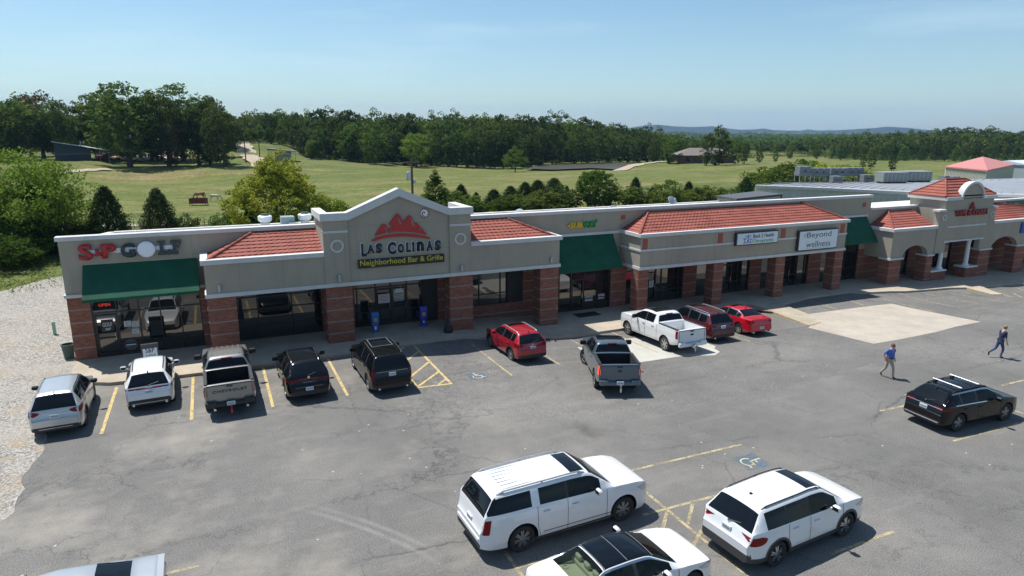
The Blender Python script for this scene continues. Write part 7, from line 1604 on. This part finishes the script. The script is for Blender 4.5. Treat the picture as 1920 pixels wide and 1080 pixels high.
for row in range(3):
    px = 455+row*6
    while px < 1285:
        base_y = np.interp(px, E_[:, 0], E_[:, 1])-row*3; t = np.interp(px, E_[:, 0], E_[:, 2])+row*15+rq.uniform(-4, 4); top = np.interp(px, T_[:, 0], T_[:, 1])
        full = base_y-top; tp = top+(full*(.34, .15, .02)[row])+rq.uniform(-5, 7)
        x, y, z, h = by_px(px, base_y, t, tp); k = rq.choice([0, 0, 1, 1, 2, 3, 3, 5, 5, 4] if row < 2 else [0, 1, 2, 3, 0, 2])
        h = max(h, 6); wd = rq.uniform(.85, 1.15)*(9/h if row == 0 and h > 9 else 1)**.4
        o = plant(WA[k], x, y, z, h/10*wd, WL[row], 'tree', WL[row].replace('dark oak', 'oaks').replace('oak crown', 'oaks'), szz=1/wd)
        px += rq.uniform(14, 22)*(1, 1.05, 1.1)[row]
# trees one can single out in front of the woods
x, y, z, h = by_px(966, 319, 200, 275); o = plant(tree_proto('pond_tree', 7, 3.9, 3.6, L_will, 90, 50, .6, .26, 61, .12, .16, taper=.2), x, y, z, h/7, 'bright green rounded tree standing alone by the pond', 'tree', rot=.4)
WS = tree_proto('willow_tree', 9, 3.6, 3.4, L_will, 90, 40, .7, .34, 62, .05, .2)
for px, pb, t, tp, lb in [(781, 312, 212, 243, 'bright green willow at the edge of the woods above the utility pole'), (655, 305, 222, 236, 'rounded mid green tree at the left foot of the woods'), (705, 306, 215, 228, 'full green tree at the front of the woods left of the pole'), (583, 303, 225, 262, 'small pale grey green tree before the woods')]:
    x, y, z, h = by_px(px, pb, t, tp); plant(WS if 'willow' in lb else (WA[4] if 'mid' in lb or 'full' in lb else WA[0]), x, y, z, h/(9 if 'willow' in lb else 10)*1.15, lb, 'tree', szz=.9)
# house trees
for px, pb, t, tp, wd, k, lb in [(1348, 307, 205, 232, .9, 0, 'tall oak in front of the brick house'), (1325, 306, 208, 250, .8, 3, 'dark oak touching the brick house roof'), (1378, 309, 210, 262, .95, 2, 'spreading oak right of the brick house'), (1395, 312, 205, 266, .8, 3, 'small dark oak on the slope right of the house'), (1423, 309, 215, 274, .8, 1, 'dark round tree farther right of the house'), (1255, 303, 222, 256, 1.1, 0, 'broad oak left of the brick house'), (1224, 301, 235, 262, .9, 3, 'dark oak two places left of the brick house'), (1300, 300, 260, 262, 1, 2, 'brownish oak behind the house roof'), (1453, 309, 240, 280, .8, 1, 'small dark field tree beyond the slope'),
     (1632, 322, 200, 285, .9, 3, 'dark field tree with two thin trunks'), (1617, 320, 205, 290, .8, 1, 'dark field tree beside its taller neighbour'), (1672, 320, 190, 291, .85, 3, 'lone dark field tree right of the pair'), (1480, 300, 320, 270, 1, 0, 'mid green tree in the far field left'), (1530, 300, 300, 272, 1.1, 2, 'mid green tree in the far field centre'), (1575, 303, 270, 272, 1.1, 3, 'dark spreading tree in the far field')]:
    x, y, z, h = by_px(px, pb, t, tp); plant(WA[k], x, y, z, h/10*wd, lb, 'tree', szz=1/wd)
# right hand woods
px = 1420; WR = 'tree in the woods across the field behind the warehouse'
re_ = np.array([(1420, 292, 420), (1500, 290, 400), (1560, 296, 330), (1640, 303, 300), (1700, 304, 300), (1800, 305, 290), (1860, 303, 300), (1960, 302, 300)]); rt = np.array([(1400, 262), (1480, 262), (1560, 252), (1620, 246), (1680, 243), (1740, 240), (1800, 236), (1840, 236), (1900, 239), (1980, 240)])
for row in range(3):
    px = 1560+row*9
    while px < 1950:
        t = np.interp(px, re_[:, 0], re_[:, 2])*(1+row*.09)+rq.uniform(-5, 5); b_ = np.interp(px, re_[:, 0], re_[:, 1])-row*4; top = np.interp(px, rt[:, 0], rt[:, 1]); tp = top+(b_-top)*(.48, .24, .04)[row]+rq.uniform(-3, 4)
        x, y, z, h = by_px(px, b_, t, tp); h = max(h, 6); plant(WA[rq.choice([0, 0, 1, 2, 3, 4, 5])], x, y, z, h/10, WR, 'tree', 'trees in the woods across the right field', szz=rq.uniform(.95, 1.1)); px += rq.uniform(15, 23)
# far-off woods as one mass of crowns
def mass(name, pts, hts, m_, label, per=46, seed=9):
    r = np.random.default_rng(seed); C = []
    for (x, y, z), h in zip(pts, hts):
        q = r.normal(size=(per, 3)); q /= np.linalg.norm(q, axis=1)[:, None]; q[:, 2] = np.abs(q[:, 2])*1.0-.35; rr_ = h*.36*r.uniform(.8, 1.2); C.append(np.array([x, y, z+h*.55])+q*np.array([rr_, rr_, h*.46])*r.uniform(.75, 1.05, (per, 1)))
    C = np.concatenate(C); o = link(name, leaves(name, C, 1.7, m_, .8, seed=seed)); tag(o, label, kind='stuff'); return o
pts = []; hts = []
for k in range(3600):
    a = RNG.uniform(-22, 80); r_ = RNG.uniform(250, 520)
    x, y = r_*math.sin(R_(a)), r_*math.cos(R_(a)); d = x*CF[0]+y*CF[1]; u = 960+FPX*(x*CR[0]+y*CR[1])/d
    if u < 455: mn = 215
    elif u < 1285: mn = np.interp(u, E_[:, 0], E_[:, 2])+48
    elif u < 1400: mn = 300
    elif u < 1560: mn = 350
    else: mn = np.interp(u, re_[:, 0], re_[:, 2])*1.0+4
    if d < mn: continue
    z = terr1(x, y); top = np.interp(u, np.r_[T_[:, 0], 1300, 1400, rt[:, 0]], np.r_[T_[:, 1], 258, 260, rt[:, 1]]) if u > 440 else 205
    zt = pt(u, top+RNG.uniform(0, 14), d)[2]; h = np.clip(zt-z, 6, 24); pts.append((x, y, z)); hts.append(h)
mass('distant_woods', pts, hts, L_dark, 'dense oak woods massed behind the front rows of trees')
pts = []; hts = []
for k in range(3600):
    a = RNG.uniform(10, 75); r_ = 520*(1900/520)**RNG.uniform(0, 1)
    x, y = r_*math.sin(R_(a)), r_*math.cos(R_(a)); z = terr1(x, y); lift = 14*math.sin(min(1, (r_-400)/1500)*1.57); pts.append((x, y, z)); hts.append(RNG.uniform(9, 13)*(r_/700)**.25)
mass('distant_forest', pts, hts, L_oak, 'far wooded plain fading toward the blue hills', 30, 12)
# undergrowth at the foot of the woods
C = []
for k in range(700):
    px = RNG.uniform(455, 1280); b_ = np.interp(px, E_[:, 0], E_[:, 1])+RNG.uniform(-6, 1); t = np.interp(px, E_[:, 0], E_[:, 2])+RNG.uniform(2, 25); x, y, _ = pt(px, b_, t); z = terr1(x, y); C.append(np.array([x, y, z+.4])+RNG.normal(size=(26, 3))*np.array([.9, .9, .45]))
for k in range(700):
    px = RNG.uniform(1290, 1960); q0 = np.interp(px, re_[:, 0], re_[:, 1])+RNG.uniform(-4, 0); t = np.interp(px, re_[:, 0], re_[:, 2])*RNG.uniform(.97, 1.1) if px > 1420 else RNG.uniform(290, 340); x, y, _ = pt(px, q0, t); z = terr1(x, y); C.append(np.array([x, y, z+1.0])+RNG.normal(size=(26, 3))*np.array([1.6, 1.6, 1.1]))
o = link('undergrowth', leaves('undergrowth', np.concatenate(C), .6, L_dark, .3, seed=3)); tag(o, 'low dark undergrowth along the foot of the woods', kind='stuff')
# near plants behind the shops
t_ = tree_proto('yellowing_tree', 9, 5.9, 4.8, L_yel, 640, 62, .52, .22, 71, .0, .2, hollow=.3, taper=.45, up=.4, zlow=1.0); x, y, z, h = by_px(520, 420, 72, 283); plant(t_, x, y, z, h/9, 'big yellow green tree turning colour behind the roof fans', 'tree', rot=.5)
t_ = tree_proto('round_tree', 7, 3.9, 3.7, L_brt, 400, 60, .48, .22, 72, .0, .16, hollow=.5, up=.5, zlow=1.0); x, y, z, h = by_px(1116, 400, 92, 313); plant(t_, x, y, z, h/7, 'dense round bright green tree behind the middle roof', 'tree', rot=1.2)
t_ = tree_proto('willow_tree', 8, 5.4, 4.6, L_will, 360, 70, .75, .20, 73, .1, .22, hollow=.25, up=.6, lean=(.8, 0)); x, y, z, h = by_px(62, 470, 62, 282); plant(t_, x, y, z, h/8, 'feathery light green willow at the left edge', 'tree', rot=.3)
CE = [conifer('cedar_tree', 5, 1.9, L_ced, 2300, .17, 80), conifer('cedar_tree', 5, 1.7, L_ced, 1800, .17, 81), conifer('cedar_tree', 6, 1.9, L_ced, 2000, .18, 82, fuzz=.26)]
for px, pb, t, tp, k, w_, lb in [(205, 438, 66, 350, 0, 1.05, 'pointed dark cedar left of its twin behind the golf shop'), (301, 432, 68, 354, 0, 1.05, 'pointed dark cedar right of its twin behind the golf shop'), (865, 400, 90, 345, 1, 1.4, 'ragged green cedar right of the pine'), (893, 402, 88, 360, 2, 1.2, 'small slim cedar behind the gable corner'), (926, 400, 90, 354, 1, 1.9, 'squat cedar first in the row behind the roof'), (957, 398, 92, 348, 2, 1.9, 'second cedar in the row behind the roof'), (984, 398, 92, 341, 2, 1.7, 'slim cedar third in the row behind the roof'), (1008, 396, 93, 337, 2, 1.8, 'fourth cedar in the row behind the roof'), (1038, 394, 93, 333, 2, 1.8, 'tallest cedar last in the row beside the round tree'), (1062, 392, 98, 348, 2, 1, 'cedar half hidden by the round tree'), (1190, 388, 95, 332, 1, 1.1, 'dark cedar right behind the round tree'), (1222, 386, 94, 350, 1, 1.4, 'spreading dark cedar left of the big satellite dish'), (1397, 365, 105, 331, 1, 1.25, 'dark cedar beside the equipment shed'), (30, 488, 60, 395, 1, 1.0, 'dark cedar among the bushes at the left edge'), (80, 470, 62, 345, 1, 1.15, 'tall dark cedar in front of the willow'), (470, 428, 70, 385, 1, .9, 'small cedar at the foot of the yellowing tree'), (1290, 372, 100, 340, 1, 1.2, 'cedar behind the big satellite dish')]:
    x, y, z, h = by_px(px, pb, t, tp); hh = 6 if k == 2 else 5; plant(CE[k], x, y, z, h/hh*w_, lb, 'tree', 'cedars behind the shops', szz=1/w_)
pi_ = tree_proto('pine_tree', 8, 2.7, 2.7, L_oak, 200, 46, .45, .22, 90, .05, .16, taper=.75, hollow=.3, up=.8); x, y, z, h = by_px(818, 400, 84, 317); plant(pi_, x, y, z, h/8, 'loose tufted pine behind the right gable slope', 'tree')
BU = [tree_proto('bush', 3, 1.9, 1.9, m_, 110, 40, .34, .17, 95+i, .0, .05, limbs=3, hollow=.3) for i, m_ in enumerate((L_brt, L_oak, L_yel, L_dark))]
for px, pb, t, tp, k, w_, lb in [(12, 470, 62, 345, 0, 1.2, 'yellow flecked bush high at the left edge'), (60, 484, 60, 408, 0, 1.0, 'bright green bush below the willow'), (92, 478, 62, 430, 3, 1.3, 'dark bush beside the building corner'), (35, 500, 57, 440, 1, 1.3, 'broad green bush at the left edge above the gravel'), (6, 508, 55, 432, 0, 1.2, 'bright bush cut by the left edge above the gravel'), (130, 440, 66, 398, 3, 1.2, 'low dark bush by the wire fence'), (162, 438, 66, 408, 1, 1.0, 'small bush left of the first cedar'), (905, 402, 86, 378, 1, 1.2, 'low bush behind the gable corner'), (1250, 382, 90, 334, 0, .85, 'thin bright bush beside the big satellite dish'), (1268, 385, 92, 352, 0, 1.2, 'bright low bush behind the big satellite dish'), (1320, 372, 96, 345, 1, 1.5, 'wide green bush right of the satellite dish'), (1345, 372, 98, 348, 1, 1.2, 'green bush left of the shed'), (1445, 345, 120, 312, 0, 1.4, 'bright bush behind the warehouse corner'), (1475, 345, 122, 305, 0, 1.7, 'larger bright bush behind the condensers'), (1430, 350, 118, 318, 0, 1.2, 'low bright bush at the warehouse corner'), (1500, 335, 130, 296, 0, 1.3, 'bright tall bush left of the first condenser'), (1545, 335, 135, 300, 2, 1.6, 'yellow green bush behind the condensers'), (1590, 335, 140, 305, 2, 1.6, 'yellowish bush at the end of the condenser row'), (418, 420, 72, 395, 1, .9, 'small bush left of the yellowing tree'), (345, 425, 70, 400, 3, 1, 'tiny dark bush right of the second cedar'), (640, 402, 78, 375, 1, 1.1, 'small bush by the left gable shoulder'), (620, 404, 76, 362, 2, .8, 'yellow green bush tucked under the yellowing tree'), (945, 402, 86, 364, 1, 1.6, 'rounded green shrub in front of the first cedars'), (975, 400, 87, 362, 0, 1.5, 'bright shrub between the cedars of the row'), (1022, 399, 88, 354, 1, 1.7, 'dense shrub below the tallest cedars'), (1048, 398, 90, 346, 3, 1.8, 'dark shrub joining the row to the round tree'), (880, 402, 86, 362, 1, 1.4, 'green shrub at the foot of the ragged cedar'), (843, 402, 84, 352, 1, 1.2, 'loose tall shrub between the pine and the ragged cedar'), (1172, 392, 93, 345, 1, 1.7, 'rounded shrub right under the round tree'), (1205, 390, 93, 352, 3, 1.7, 'dark broad shrub right of the round tree'), (1235, 386, 94, 360, 1, 1.6, 'low green shrub left of the satellite mast'), (1300, 378, 96, 352, 1, 1.6, 'wide shrub behind the arcade roof'), (1370, 370, 104, 352, 0, 1.4, 'small bright shrub before the shed')]:
    x, y, z, h = by_px(px, pb, t, tp); plant(BU[k], x, y, z, h/3*w_, lb, 'bush', 'bushes around the shops', szz=1/w_)
# tree standing left of the picture: only its shadow reaches the gravel
o = plant(GA[0], -15.8, 45.0, -.4, .75, 'leafy tree leaning in at the left edge above the gravel', 'tree')
# rough grass tufts along the fence line and the gravel edge
C = []
for k in range(1500):
    px = RNG.uniform(0, 700); py = RNG.uniform(404, 450) if px > 110 else RNG.uniform(430, 550); x, y, z, t = on_ground(px, py, 40, 110) if k % 3 == 0 else (None,)*4
    if x is None or (x > -6.9 and y < 57): continue
    if x > -22 and y < 52: continue
    C.append(np.array([x, y, terr1(x, y)+.12])+RNG.normal(size=(24, 3))*np.array([.5, .5, .10]))
o = link('rough_grass', leaves('rough_grass', np.concatenate(C), .24, L_brt, .1, seed=31, asp=.25)); tag(o, 'rough grass and weeds along the wire fence', kind='stuff')
# ------------------------------------------------------------ air
def haze_box():
    mb = MB().box(-6900, 6900, -2600, 6900, -620, 230); q = NG('haze_air'); t = q.t; o = [n for n in t.nodes if n.type == 'OUTPUT_MATERIAL'][0]
    for l in list(t.links):
        if l.to_node == o: t.links.remove(l)
    t.nodes.remove(q.b); v = t.nodes.new('ShaderNodeVolumePrincipled'); v.inputs['Color'].default_value = (.30, .58, 1.0, 1); v.inputs['Density'].default_value = HAZE; v.inputs['Anisotropy'].default_value = .0
    t.links.new(v.outputs[0], o.inputs['Volume']); ob = mb.build('haze', q.m); tag(ob, 'thin pale summer haze', kind='stuff'); ob.display_type = 'WIRE'
HAZE = 0.9e-4
if HAZE: haze_box()
for o in bpy.data.objects:
    for k in ('_l', '_c'):
        if k in o: del o[k]
for o in list(bpy.data.objects):      # prototypes that were never planted
    if o.parent is None and o.location.z < -400:
        for ch in list(o.children): bpy.data.objects.remove(ch)
        bpy.data.objects.remove(o)
